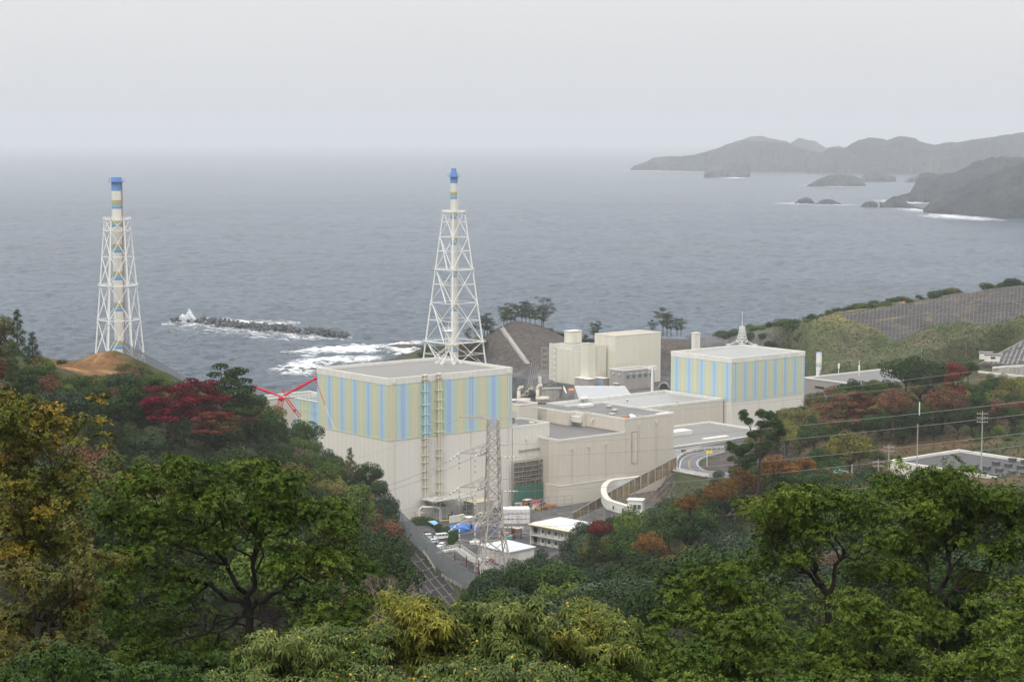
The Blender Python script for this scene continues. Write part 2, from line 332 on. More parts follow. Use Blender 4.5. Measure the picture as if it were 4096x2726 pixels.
lay(region([(700, 334), (760, 332), (790, 330), (760, 350), (700, 352)], 1000, 1260), (0.13, 0.125, 0.13))
lay(((HG < 7) & (gy > 1100)) * 1.0, (0.07, 0.06, 0.05))
mt_ = region([(40, 362), (82, 346), (95, 344), (126, 358), (122, 380), (60, 384), (44, 380)], 540, 700, 10); lay(mt_, (0.165, 0.088, 0.04)); lay(mt_ * np.clip((n2_ - .45) * 6, 0, 1) * .8, (0.10, 0.058, 0.03)); lay(mt_ * np.clip((fbm(gx / 9, gy / 9, 77) - .56) * 8, 0, 1), (0.33, 0.19, 0.09))
lay(np.clip((nn - 0.38) * 6, 0, 1) * ((gy > 450) & (gy < 800) & (gx > 90) & (HG > 40)), (0.125, 0.085, 0.048))
lay(region([(742, 446), (722, 452), (700, 466), (716, 472), (780, 490), (800, 450)], 560, 800), (0.10, 0.088, 0.08))
lay(((pd_ < 6)) * 1.0, (0.09, 0.09, 0.095)); lay(((pd_ < 6) & (nn > 0.5)) * 1.0, (0.13, 0.127, 0.122))
idx = np.arange(gx.size).reshape(gx.shape)
fc = np.stack([idx[:-1, :-1], idx[:-1, 1:], idx[1:, 1:], idx[1:, :-1]], -1).reshape(-1, 4)
tm = bpy.data.materials.new('ground_cover'); tm.use_nodes = True; t = tm.node_tree; b = t.nodes['Principled BSDF']
at_ = N(t, 'ShaderNodeAttribute'); at_.attribute_name = 'cover'
g = N(t, 'ShaderNodeNewGeometry'); n1 = N(t, 'ShaderNodeTexNoise'); n1.inputs['Scale'].default_value = 0.35; n1.inputs['Detail'].default_value = 8; n1.inputs['Roughness'].default_value = 0.7
t.links.new(g.outputs['Position'], n1.inputs['Vector'])
r1 = N(t, 'ShaderNodeMapRange'); t.links.new(n1.outputs[0], r1.inputs[0]); r1.inputs[1].default_value = 0.3; r1.inputs[2].default_value = 0.7; r1.inputs[3].default_value = 0.5; r1.inputs[4].default_value = 1.5
v1 = N(t, 'ShaderNodeVectorMath', operation='SCALE'); t.links.new(at_.outputs['Color'], v1.inputs[0]); t.links.new(r1.outputs[0], v1.inputs['Scale']); t.links.new(v1.outputs[0], b.inputs['Base Color'])
b.inputs['Specular IOR Level'].default_value = 0.05; b.inputs['Roughness'].default_value = 0.9; bp = N(t, 'ShaderNodeBump'); bp.inputs['Distance'].default_value = 1.2; t.links.new(n1.outputs[0], bp.inputs['Height']); t.links.new(bp.outputs[0], b.inputs['Normal'])
gm = npmesh('ground', np.c_[gx.ravel(), gy.ravel(), HG.ravel()], fc, tm, True)
ca = gm.color_attributes.new('cover', 'FLOAT_COLOR', 'POINT'); ca.data.foreach_set('color', np.c_[colr.reshape(-1, 3), np.ones(gx.size)].astype(np.float32).ravel())
tag(link('ground', gm), 'hilly ground running from the viewpoint down to the power station and the shore', kind='structure')
# ------------------------------------------------------------------ sea: rings that grow with distance, real swell near the shore
seam = bpy.data.materials.new('sea_water'); seam.use_nodes = True; t = seam.node_tree; b = t.nodes['Principled BSDF']; L = t.links.new
g = N(t, 'ShaderNodeNewGeometry')
def nz_(scale, st, det=4, rot=0.25, rough=0.55):
    m = N(t, 'ShaderNodeMapping'); m.inputs['Scale'].default_value = st; m.inputs['Rotation'].default_value = (0, 0, rot); L(g.outputs['Position'], m.inputs[0])
    n = N(t, 'ShaderNodeTexNoise'); n.inputs['Scale'].default_value = scale; n.inputs['Detail'].default_value = det; n.inputs['Roughness'].default_value = rough; L(m.outputs[0], n.inputs['Vector']); return n.outputs[0]
s1 = nz_(0.035, (1, 2.2, 1), 3); s2 = nz_(0.13, (1, 2.0, 1), 5, 0.5); s3 = nz_(0.5, (1, 1.6, 1), 4, -0.2, 0.65)
def mth(op, a, b_):
    m = N(t, 'ShaderNodeMath', operation=op)
    for i, x in enumerate((a, b_)):
        if isinstance(x, (int, float)): m.inputs[i].default_value = x
        else: L(x, m.inputs[i])
    return m.outputs[0]
hgt = mth('ADD', mth('MULTIPLY', s1, 8.0), mth('ADD', mth('MULTIPLY', s2, 8.0), mth('MULTIPLY', s3, 1.2)))
bp = N(t, 'ShaderNodeBump'); bp.inputs['Distance'].default_value = 1.0; bp.inputs['Strength'].default_value = 1.0; L(hgt, bp.inputs['Height']); L(bp.outputs[0], b.inputs['Normal'])
b.inputs['IOR'].default_value = 1.33; b.inputs['Roughness'].default_value = 0.22; b.inputs['Specular IOR Level'].default_value = 0.5
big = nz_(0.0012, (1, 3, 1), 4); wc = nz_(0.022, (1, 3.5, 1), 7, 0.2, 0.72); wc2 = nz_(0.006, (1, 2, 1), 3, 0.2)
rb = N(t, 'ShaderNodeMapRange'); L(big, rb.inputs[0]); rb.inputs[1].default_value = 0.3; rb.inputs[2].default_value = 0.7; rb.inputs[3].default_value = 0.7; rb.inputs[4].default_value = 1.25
sepn = N(t, 'ShaderNodeSeparateXYZ'); L(g.outputs['Position'], sepn.inputs[0])
caps = N(t, 'ShaderNodeMapRange'); L(mth('ADD', wc, mth('MULTIPLY', wc2, 0.22)), caps.inputs[0]); caps.inputs[1].default_value = 0.855; caps.inputs[2].default_value = 0.885
mixc = N(t, 'ShaderNodeMix', data_type='RGBA'); mixc.inputs[6].default_value = (0.038, 0.070, 0.104, 1); mixc.inputs[7].default_value = (0.7, 0.74, 0.76, 1); L(caps.outputs[0], mixc.inputs[0])
painted_chop = N(t, 'ShaderNodeMapRange'); L(nz_(0.075, (1, 1.5, 1), 6, 0.4, 0.75), painted_chop.inputs[0]); painted_chop.inputs[1].default_value = 0.38; painted_chop.inputs[2].default_value = 0.64; painted_chop.inputs[3].default_value = 0.45; painted_chop.inputs[4].default_value = 1.75  # light and dark of wave facets, painted into the water colour by noise
vs = N(t, 'ShaderNodeVectorMath', operation='SCALE'); L(mixc.outputs[2], vs.inputs[0]); L(mth('MULTIPLY', rb.outputs[0], painted_chop.outputs[0]), vs.inputs['Scale']); L(vs.outputs[0], b.inputs['Base Color'])
rg = N(t, 'ShaderNodeMapRange'); L(caps.outputs[0], rg.inputs[0]); rg.inputs[3].default_value = 0.22; rg.inputs[4].default_value = 0.8; L(rg.outputs[0], b.inputs['Roughness'])
rs = [700 * (1.0042 ** k) for k in range(520)] + [500, 600, 6600, 7500, 9000, 13000, 20000, 40000, 58000]
rs = sorted(rs); angs = np.linspace(-pi * 0.12, pi * 0.12, 400)
RR, AA = np.meshgrid(np.array(rs), angs, indexing='ij'); sx = RR * np.sin(AA); sy = RR * np.cos(AA)
def wave_z(x, y):
    r = np.hypot(x, y); f = np.clip((6300 - r) / 4800, 0, 1) ** .7 * np.clip((r - 700) / 100, 0, 1)
    g_ = 1 + np.clip((r - 2200) / 2500, 0, 1.6)
    return ((fbm(x / 24 + y / 70, y / 14 - x / 60, 50, 2) - 0.375) * 2.6 + (fbm(x / 7 + y / 30, y / 6.5 - x / 20, 60, 3) - 0.43) * 4.6 * np.clip((4400 - r) / 2800, 0.35, 1) + (fbm(x / 17 + y / 60, y / 16 - x / 50, 70, 2) - 0.375) * 10 * np.clip((r - 1400) / 2600, 0, 1)) * f
sz = wave_z(sx, sy)
sidx = np.arange(sx.size).reshape(sx.shape); sf = np.stack([sidx[:-1, :-1], sidx[:-1, 1:], sidx[1:, 1:], sidx[1:, :-1]], -1).reshape(-1, 4)
sv = np.c_[sx.ravel(), sy.ravel(), sz.ravel()]
# the calm remainder of the sea to both sides and behind, joined on as coarse fans
o_ = len(sv); an2 = np.linspace(pi * 0.12, pi * 1.88, 40); ex = []; ef = []
for i, rr in enumerate((500, 3000, 20000, 58000)):
    for a_ in an2: ex.append((rr * sin(a_), rr * cos(a_), 0))
for i in range(3):
    for k in range(39): a_ = o_ + i * 40 + k; ef.append((a_, a_ + 1, a_ + 41, a_ + 40))
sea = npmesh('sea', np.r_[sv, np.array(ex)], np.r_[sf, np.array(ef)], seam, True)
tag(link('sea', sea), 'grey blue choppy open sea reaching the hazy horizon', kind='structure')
# ------------------------------------------------------------------ far capes and islands
FARM = mat('far_wooded_rock', (0.024, 0.032, 0.036), var=0.3, scale=0.02, c2=(0.065, 0.058, 0.052), thr=0.62, coord='World', rough=0.9, bump=30, bscale=0.02)
def z6(x, y): return (600 + x / 5.557, 112.5 + y / 5.557)
def ridge(name, label, pts, D, wv, seed, cat=None, thick=0.5, ncross=34, amp=0.16, step=1.0):
    P_ = [z6(*p) for p in pts]; us = np.arange(P_[0][0], P_[-1][0], step); vt = np.interp(us, [p[0] for p in P_], [p[1] for p in P_])
    wl = wv if hasattr(wv, '__len__') else (wv, wv)
    V = []; nc = ncross
    for i, (u, v) in enumerate(zip(us, vt)):
        wvv = 112.5 + (wl[0] + (wl[1] - wl[0]) * i / len(us)) / 5.557
        yf = at(u, wvv, 0)[1]
        top = atY(u, v, yf * 1.04)[2]; top = max(top, 0.5)
        depth = max(top * 2.4 * thick, 25)
        for k in range(nc + 1):
            s = k / nc; y = yf + s * depth * 2
            prof = sin(pi * min(s, 1)) ** 0.75
            nx, ny = u / 11.0 + seed, y / (D * 0.03)
            top2 = atY(u, v, yf + depth)[2]
            z = top2 * prof * (1 - amp + 2 * amp * float(fbm(np.array((u - 512) / F * yf / (D * .018)), np.array(y / (D * .018)), seed, 3))) + top2 * 0.0
            if k in (0, nc): z = -3
            V.append(((u - 512) / F * (y * cp + (CAMZ - z) * sn), y + D * 0.004 * float(vnoise(np.array(u / 4), np.array(s * 5), seed + 9)), z))
    V = np.array(V); n = len(us); ix = np.arange(n * (nc + 1)).reshape(n, nc + 1)
    fcs = np.stack([ix[:-1, :-1], ix[1:, :-1], ix[1:, 1:], ix[:-1, 1:]], -1).reshape(-1, 4)
    o = link(name, npmesh(name, V, fcs, FARM, True)); tag(o, label, kind='structure'); return o
ridge('distant_hill', 'farthest pale grey hill showing behind the long cape', [(660, 240), (700, 186), (760, 150), (830, 128), (900, 125), (960, 136), (1040, 150), (1062, 166), (1110, 135), (1200, 160), (1260, 195), (1330, 180), (1400, 210)], 13000, 290, 1)
ridge('cape', 'long low cape with a small lighthouse on its left tip', [(160, 320), (166, 316), (190, 295), (260, 272), (300, 250), (380, 240), (520, 237), (600, 210), (700, 185), (800, 155), (930, 142), (1010, 155), (1080, 180), (1180, 205), (1260, 215), (1340, 235), (1420, 300), (1430, 330)], 9800, (320, 334), 2)
ridge('coastal_hill', 'rounded grey hills of the far shore on the right edge', [(1150, 300), (1230, 230), (1280, 196), (1370, 190), (1400, 165), (1440, 135), (1500, 122), (1560, 133), (1600, 145), (1680, 130), (1760, 135), (1820, 165), (1860, 178), (1960, 158), (2010, 165), (2080, 150), (2200, 130), (2356, 105), (2500, 95), (2650, 100)], 8800, (336, 350), 3)
ridge('rock_island', 'flat topped rock islet in front of the long cape', [(578, 355), (582, 335), (600, 320), (700, 316), (780, 292), (828, 287), (834, 300), (838, 358)], 7960, 361, 4, thick=1.2, step=0.5)
ridge('rock_island', 'wooded island with a smooth hump left of the cape cliffs', [(1148, 408), (1200, 378), (1270, 345), (1320, 338), (1400, 344), (1460, 368), (1485, 411)], 6450, 410, 5, thick=1.3, step=0.5)
ridge('rock_island', 'paler stepped island behind the wooded island', [(1448, 380), (1480, 332), (1540, 318), (1590, 344), (1645, 351), (1650, 383)], 7200, 383, 6, thick=1.3, step=0.5)
ridge('rock_island', 'low faint islet just left of the headland cliff', [(1690, 384), (1730, 360), (1790, 345), (1850, 350), (1900, 386)], 7000, 386, 7, thick=1.3, step=0.5)
ridge('headland', 'steep headland with a blunt cliff face running off to the right', [(1620, 500), (1650, 465), (1730, 440), (1755, 385), (1780, 330), (1830, 320), (1900, 330), (1980, 325), (2060, 285), (2120, 245), (2180, 230), (2230, 228), (2300, 255), (2400, 250), (2600, 230)], 4790, (498, 505), 8, thick=0.8, step=0.6)
ridge('headland', 'darker nearer headland with tan rock ledges at the waterline', [(1800, 530), (1840, 500), (1880, 470), (1950, 435), (2100, 385), (2200, 350), (2356, 280), (2500, 250), (2650, 240)], 3820, (560, 610), 9, thick=0.8, step=0.6)
ridge('sea_rock', 'peaked dark sea rock, left one of the pair in the bay', [(1083, 507), (1110, 480), (1150, 467), (1180, 478), (1200, 506)], 4680, 508, 10, thick=1.5, step=0.4, amp=0.2)
ridge('sea_rock', 'lower broken sea rock, right one of the pair in the bay', [(1200, 508), (1240, 484), (1270, 481), (1300, 485), (1340, 504), (1370, 511)], 4650, 511, 11, thick=1.5, step=0.4, amp=0.2)
ridge('sea_rock', 'rounded sea rock standing just off the headland tip', [(1450, 524), (1480, 496), (1520, 488), (1545, 500), (1550, 525)], 4500, 526, 12, thick=1.5, step=0.4, amp=0.2)
ridge('sea_rock', 'dark rock spur joined to the headland tip', [(1560, 490), (1580, 500), (1600, 482), (1640, 462), (1700, 490), (1750, 515), (1800, 532)], 4450, (528, 534), 13, thick=1.2, step=0.4, amp=0.2)
lh = thing('lighthouse', 'tiny white lighthouse on the left tip of the long cape', 'lighthouse', atY(*z6(268, 282), 9900))
ob('tower', MB().tube((0, 0, -8), (0, 0, 12), 3.5, 2.6, n=10), STEELW, lh); ob('lantern', MB().tube((0, 0, 12), (0, 0, 15), 2, 1.2, n=8), STEELW, lh)
# ------------------------------------------------------------------ foam and surf (raised, broken sheets of white water)
fm = bpy.data.materials.new('sea_foam'); fm.use_nodes = True; t = fm.node_tree; b = t.nodes['Principled BSDF']; L = t.links.new
b.inputs['Base Color'].default_value = (0.82, 0.85, 0.86, 1); b.inputs['Roughness'].default_value = 0.7
g = N(t, 'ShaderNodeNewGeometry'); atn = N(t, 'ShaderNodeAttribute'); atn.attribute_name = 'dens'
na = nz_(0.15, (0.5, 2.4, 1), 10, 0.15, 0.8)
al = N(t, 'ShaderNodeMapRange'); L(mth('ADD', na, mth('SUBTRACT', atn.outputs['Fac'], 0.5)), al.inputs[0]); al.inputs[1].default_value = 0.50; al.inputs[2].default_value = 0.66
L(al.outputs[0], b.inputs['Alpha'])
def foam(label, poly_uv, dens=0.5, h=1.2, wv_scale=1.0, seed=0, edge=0.35):
    pw = [at(u, v, 0)[:2] for u, v in poly_uv]; xs = [p[0] for p in pw]; ys = [p[1] for p in pw]
    nx, ny = 90, 60; X, Y = np.meshgrid(np.linspace(min(xs), max(xs), nx), np.linspace(min(ys), max(ys), ny))
    d = -poly_dist(X, Y, pw); w_ = min(max(ys) - min(ys), max(xs) - min(xs)) * edge
    dn = np.clip(d / w_, -0.6, 1) * dens
    Z = 0.35 + wave_z(X, Y) + np.clip(d / w_, 0, 1) * h * fbm(X / 9, Y / 5, seed)
    ix = np.arange(X.size).reshape(X.shape); fcs = np.stack([ix[:-1, :-1], ix[:-1, 1:], ix[1:, 1:], ix[1:, :-1]], -1).reshape(-1, 4)
    keep = (dn.ravel()[fcs] > -0.15).any(1); fcs = fcs[keep]
    me = npmesh('surf_foam', np.c_[X.ravel(), Y.ravel(), Z.ravel()], fcs, fm, True)
    a_ = me.attributes.new('dens', 'FLOAT', 'POINT'); a_.data.foreach_set('value', (0.5 + dn).astype(np.float32).ravel())
    tag(link('surf_foam', me), label, 'foam', kind='stuff')
def z2(x, y): return (225 + x / 6.97, 300 + y / 6.97)
foam('broad white surf line rolling in left of the tall chimney', [z2(*p) for p in ((385, 372), (600, 335), (900, 312), (1100, 308), (1130, 335), (1050, 362), (700, 378))], 0.23, 2.6, seed=2)
foam('wide sheet of surf over the reef behind the striped building', [z2(*p) for p in ((300, 485), (380, 450), (520, 420), (560, 395), (760, 395), (1090, 390), (1110, 420), (900, 445), (700, 450), (640, 520), (420, 520))], 0.23, 2.4, seed=3)
foam('scattered surf below the wooded shore rocks', [z2(*p) for p in ((1080, 315), (1180, 298), (1370, 285), (1370, 335), (1330, 385), (1180, 385), (1120, 360))], 0.14, 1.2, seed=4)
def za(x, y): return (x / 8.96, 312.5 + y / 8.96)
foam('surf washing along the near side of the block breakwater', [(165, 322), (172, 319), (190, 321), (205, 324), (230, 327), (262, 331), (300, 334), (330, 336), (352, 337), (330, 340), (290, 339), (250, 335), (215, 331), (180, 325)], 0.2, 1.0, seed=5, edge=0.5)
foam('thin wake behind the block breakwater', [(205, 319), (250, 320), (300, 322), (298, 325), (250, 324.5), (210, 322)], 0.12, 0.5, seed=6, edge=0.5)
for lab, pl in (('surf under the tip of the long cape', [z6(100, 316), z6(160, 315), z6(400, 324), z6(590, 330), z6(590, 333), z6(300, 327), z6(130, 322)]),
                ('surf round the flat topped islet', [z6(550, 350), z6(600, 353), z6(700, 358), z6(840, 360), z6(830, 366), z6(690, 366), z6(580, 356)]),
                ('surf round the wooded island', [z6(1080, 402), z6(1160, 400), z6(1300, 408), z6(1500, 411), z6(1500, 414), z6(1280, 413), z6(1120, 407)]),
                ('surf at the pair of sea rocks', [z6(960, 503), z6(1080, 500), z6(1200, 508), z6(1380, 511), z6(1420, 514), z6(1250, 515), z6(1040, 508)]),
                ('surf between the rock spur and the headland', [z6(1600, 530), z6(1820, 538), z6(1960, 550), z6(1940, 560), z6(2110, 580), z6(2260, 598), z6(2100, 602), z6(1900, 588), z6(1780, 580), z6(1800, 556), z6(1680, 545)]),
                ('surf inside the cove behind the rock spur', [z6(1530, 486), z6(1600, 484), z6(1700, 497), z6(1850, 500), z6(1840, 505), z6(1700, 504), z6(1560, 498)])):
    foam(lab, pl, 0.10, 2, seed=len(lab), edge=0.35)
# splash where a wave hits the left end of the breakwater
sp_c = at(190, 322, 0); Pn = []; 
for k in range(4200):
    tt = NR.random(); wd = 4.2; a_ = NR.uniform(-1.15, 1.15)
    Pn.append((sp_c[0] + a_ * wd * 1.5 + 1.5 * sin(tt * 5), sp_c[1] + NR.normal(0, 2.0), 0.3 + tt * 10.5 * max(0, 1 - abs(a_ + .1) ** 2.4 / 1.45) * (0.78 + 0.22 * sin(a_ * 5 + .5)) * NR.uniform(.75, 1.15)))
Pn = np.array(Pn); d1 = NR.normal(size=(len(Pn), 3)); d2 = NR.normal(size=(len(Pn), 3)); s_ = NR.uniform(0.12, 0.42, (len(Pn), 1))
d1 *= s_ / np.linalg.norm(d1, axis=1, keepdims=True); d2 *= s_ / np.linalg.norm(d2, axis=1, keepdims=True)
V = np.stack([Pn - d1, Pn + d2, Pn + d1, Pn - d2], 1).reshape(-1, 3)
SPR = mat('white_spray', (0.88, 0.9, 0.91), var=0.02, rough=0.8)
tag(link('wave_splash', npmesh('wave_splash', V, np.arange(len(V)).reshape(-1, 4), SPR)), 'white spray bursting up at the left end of the breakwater', 'splash', kind='stuff')
# reef rocks in the surf
ROCK = mat('wet_brown_rock', (0.075, 0.06, 0.045), var=0.3, scale=0.3, rough=0.6, bump=0.3, bscale=0.8)
def rock(label, u, v, rx, ry, rz, seed):
    mb = MB(); R.seed(seed)
    for k in range(7): mb.ball((R.uniform(-rx, rx) * .7, R.uniform(-ry, ry) * .7, 0), (rx * R.uniform(.25, .5), ry * R.uniform(.3, .5), rz * R.uniform(.6, 1.1)), 9, 6, 0.18)
    o = ob('reef_rock', mb, ROCK); p = at(u, v, 0.8); o.location = p; tag(o, label, 'rock', 'reef rocks in the surf')
rock('brown reef rock at the near left end of the surf', *z2(480, 478), 7, 6, 1.6, 1)
rock('flat reef rock in the surf right behind the roof corner', *z2(590, 488), 6, 5, 1.3, 2)
rock('small dark reef rock in the middle surf line', *z2(655, 425), 3.5, 4, 0.9, 3)
rock('thin reef ledge in the upper surf line', *z2(825, 412), 7, 4, 0.7, 4)
rock('long brown rock shelf by the wooded shore', *z2(1235, 322), 15, 9, 1.8, 5)
rock('small rock just off the wooded shore', *z2(1262, 382), 3, 3, 1.2, 6)
# breakwater of tetrapods
TET = mat('dark_wet_concrete_block', (0.075, 0.08, 0.085), var=0.25, scale=1.2, objr=0.3); TETD = mat('pale_concrete_block', (0.36, 0.34, 0.29), var=0.2, scale=1.2, objr=0.15)
def tetmesh(m):
    mb = MB(); dirs = [(0, 0, 1)] + [(cos(a) * .943, sin(a) * .943, -.333) for a in (0, 2 * pi / 3, 4 * pi / 3)]
    for d in dirs: mb.tube((0, 0, 0), tuple(1.55 * x for x in d), 0.85, 0.55, n=7)
    return mb.mesh('tetrapod', m)
tm1, tm2 = tetmesh(TET), tetmesh(TETD); R.seed(5)
sections = ('left', 'middle', 'right')
bwp = [(188, 321.5), (205, 323), (230, 326.5), (260, 330), (300, 333.5), (330, 335), (348, 336)]
for k in range(230):
    s = R.random(); s = 0.0 + s
    if 0.0 < s < 0.11: s += 0.0
    u = 172 + s * 176; v = np.interp(u, [b_[0] for b_ in bwp], [b_[1] for b_ in bwp]) if u > 188 else 321
    p = at(u, v, 0); edge_ = min(1, (348 - u) / 25, 1); lo = 0.35 if u < 200 else 1
    if u < 200 and R.random() < 0.6: continue
    yy = R.gauss(0, 5.0); h = .9 + max(0, 4.2 * lo * edge_ * (1 - abs(yy) / 8)) * R.uniform(0.5, 1.1)
    o = link('tetrapod', tm1); o.location = (p[0], p[1] + yy, h); o.rotation_euler = (R.uniform(0, 6), R.uniform(0, 6), R.uniform(0, 6)); o.scale = (1.45,) * 3
    tag(o, 'dark wet concrete tetrapod heaped in the %s third of the offshore breakwater' % sections[min(2, int((u - 172) / 59))], 'tetrapod', 'tetrapods of the %s third of the breakwater' % sections[min(2, int((u - 172) / 59))])
def ze(x, y): return (475 + x / 13.94, 362.5 + y / 13.94)
for k in range(75):
    x = R.uniform(620, 860); top = 350 + abs(x - 800) * 0.9; y = R.uniform(top, 520)
    u, v = ze(x, y); zz = 2 + (520 - y) / 170 * 9; p = at(u, v, zz); o = link('tetrapod', tm2); o.location = p; o.rotation_euler = (R.uniform(0, 6), R.uniform(0, 6), R.uniform(0, 6)); o.scale = (1.1,) * 3
    tag(o, 'pale dry concrete tetrapod in the heap by the quay wall', 'tetrapod', 'tetrapods heaped by the quay')
# haze: a closed box of thin air round everything
hz = bpy.data.materials.new('sea_haze'); hz.use_nodes = True; t = hz.node_tree; t.nodes.clear(); mo = N(t, 'ShaderNodeOutputMaterial'); pv = N(t, 'ShaderNodeVolumePrincipled')
pv.inputs['Color'].default_value = (0.76, 0.785, 0.83, 1); pv.inputs['Density'].default_value = 0.00008; pv.inputs['Anisotropy'].default_value = 0.0
t.links.new(pv.outputs[0], mo.inputs['Volume'])
hb = ob('haze', MB().box(-60000, 60000, -3000, 60000, -14, 480), hz); tag(hb, 'thin sea haze that fades the far capes', kind='stuff')
# ------------------------------------------------------------------ buildings of the power station
def z4(x, y): return (525 + x / 6.97, 300 + y / 6.97)
def z3(x, y): return (400 + x / 6.97, 150 + y / 6.97)
def zi(x, y): return (500 + x / 13.09, 375 + y / 13.09)
def zg(x, y): return (512.5 + x / 14.5, 337.5 + y / 14.5)
def zh(x, y): return (400 + x / 15.68, 487.5 + y / 15.68)
def zf(x, y): return (425 + x / 8.96, 400 + y / 8.96)
def z7(x, y): return (775 + x / 9.46, 262.5 + y / 9.46)
def z8(x, y): return (675 + x / 6.75, 375 + y / 6.75)
def toloc(p, P): return ((p[0] - P[0]) * A[0] + (p[1] - P[1]) * A[1], (p[0] - P[0]) * B[0] + (p[1] - P[1]) * B[1])
def panels(root, m, face, t0, t1, z0, z1, wd=3.2, hd=0, off=0.0, d=0.14, gap=0.055, limit=200):
    n = max(1, round((t1 - t0) / wd)); nh = max(1, round((z1 - z0) / hd)) if hd else 1
    for i in range(n):
        for k in range(nh):
            a = t0 + (t1 - t0) * i / n + gap / 2; b = t0 + (t1 - t0) * (i + 1) / n - gap / 2
            c = z0 + (z1 - z0) * k / nh + (gap / 2 if k else 0); e = z0 + (z1 - z0) * (k + 1) / nh - (gap / 2 if k < nh - 1 else 0)
            dd = d + R.uniform(0, 0.02)
            if face == 'A': piece('wall_panel', m, a, b, off - dd, off - 0.002, c, e, root)
            else: piece('wall_panel', m, off - dd, off - 0.002, a, b, c, e, root)
SEQ = [(GREEN, 22), (TAN, 38), (GREEN, 20), (TEAL, 25), (BLUE, 28), (TEAL, 25)]
def stripes(root, face, Lg, z0, z1, n, phase):
    tot = sum(s for _, s in SEQ); per = Lg / n; t = -phase * per; i = 0
    while t < Lg - 0.01:
        m, s = SEQ[i % 6]; e = t + s / tot * per; a, b = max(t, 0), min(e, Lg)
        if b - a > 0.15:
            d = 0.16 + R.uniform(0, 0.015)
            if face == 'A': piece('stripe_panel', m, a + .02, b - .02, -d, -0.002, z0, z1, root)
            else: piece('stripe_panel', m, -d, -0.002, a + .02, b - .02, z0, z1, root)
        t = e; i += 1
def downpipe(root, face, t, z0, z1, off=0.0, m=None):
    mb = MB(); x, y = (t, off - 0.35) if face == 'A' else (off - 0.35, t)
    mb.tube((x, y, z0), (x, y, z1), 0.13, n=6)
    mb.box(x - .38, x + .38, y - .3, y + .3, z1, z1 + .8)
    for k in range(int((z1 - z0) / 5)): mb.box(x - .22, x + .22, y - .16, y + .34, z0 + 2 + k * 5, z0 + 2.15 + k * 5)
    ob('downpipe', mb, m or (BEIGE if root.name.startswith('turbine') else WHITE), root)
def shell(root, La, Lb, H, wall, roof, ph=1.0, pt=0.55, trim=None, x0=0, y0=0):
    piece('wall', JOINT if wall in (WHITE, BEIGE, CREAM) else wall, x0, x0 + La, y0, y0 + Lb, 0, H - ph - 0.3, root)
    piece('roof', roof, x0 + .01, x0 + La - .01, y0 + .01, y0 + Lb - .01, H - ph - 0.3, H - ph, root)
    mb = MB(); x1, y1 = x0 + La, y0 + Lb; o = 0.2
    mb.box(x0 - o, x1 + o, y0 - o, y0 + pt, H - ph + .002, H); mb.box(x0 - o, x1 + o, y1 - pt, y1 + o, H - ph + .002, H)
    mb.box(x0 - o, x0 + pt, y0 + pt + .002, y1 - pt - .002, H - ph + .002, H); mb.box(x1 - pt, x1 + o, y0 + pt + .002, y1 - pt - .002, H - ph + .002, H)
    ob('parapet', mb, trim or TRIM, root)
# --- the striped reactor building in the middle
P1 = at(388.5, 378.2, 67.2); H1 = 67.2 - 15
b1 = thing('reactor_building', 'big white building with blue, green and ochre stripes and two tall pipe runs', 'building', (P1[0], P1[1], 15), TH)
La1 = run_to(P1, A, 511.8); Lb1 = run_to(P1, B, 317.3)
shell(b1, La1, Lb1, H1, WHITE, ROOFG, 1.1)
for f, Lg in (('A', La1), ('B', Lb1)):
    stripes(b1, f, Lg, 30.0, 49.7, 5.45, 0.16 if f == 'A' else 0.27)
    panels(b1, WHITE, f, 0, Lg, 0, 29.8, 2.9)
ob('fascia', MB().box(-.24, La1 + .1, -.24, -.003, 49.8, H1 - 1.12).box(-.24, -.003, .003, Lb1, 49.8, H1 - 1.12), TRIM, b1)
ob('stripe_sill', MB().box(-.3, La1, -.3, -.003, 29.8, 30.0).box(-.3, -.003, 0.0, Lb1, 29.8, 30.0), GREEN, b1)
for t in (2.2, 22.4 + 14.6, 54.8): downpipe(b1, 'A', t, 3, H1 - 1.9)
def pipe_run(t, upper):
    for zz0, zz1, m in ((5.5, 29.9, PIPE), (29.95, 49.5, upper), (49.55, H1 - .2, PIPE)):
        for dx in (-0.75, 0.15): ob('riser_pipe', MB().tube((t + dx, -1.3, zz0), (t + dx, -1.3, zz1), 0.36, n=8), m, b1)
        if m is TEAL: ob('cover_plate', MB().box(t + .7, t + 1.8, -.6, -.2, zz0, zz1), BLUE, b1)
        k = zz0 + 1.2
        while k < zz1 - .5:
            ob('pipe_bracket', MB().box(t - 1.7, t + 1.4, -1.75, -1.0, k, k + .28).box(t - 1.5, t - 1.3, -1.0, -.14, k, k + .25).box(t + 1.1, t + 1.3, -1.0, -.14, k, k + .25), m, b1); k += R.choice((2.6, 3.6, 4.8, 3.2))
    for dx in (-0.75, 0.15): ob('pipe_elbow', MB().ball((t + dx, -.9, H1 + .1), (.55, .8, .5), 8, 5), PIPE, b1)
    ob('pipe_foot', MB().box(t - 1.4, t + .8, -1.9, -.6, 5.0, 5.5), PIPE, b1)
pipe_run(run_to((P1[0], P1[1], 60), A, 424.5), TEAL); pipe_run(run_to((P1[0], P1[1], 60), A, 438.3), GREEN)
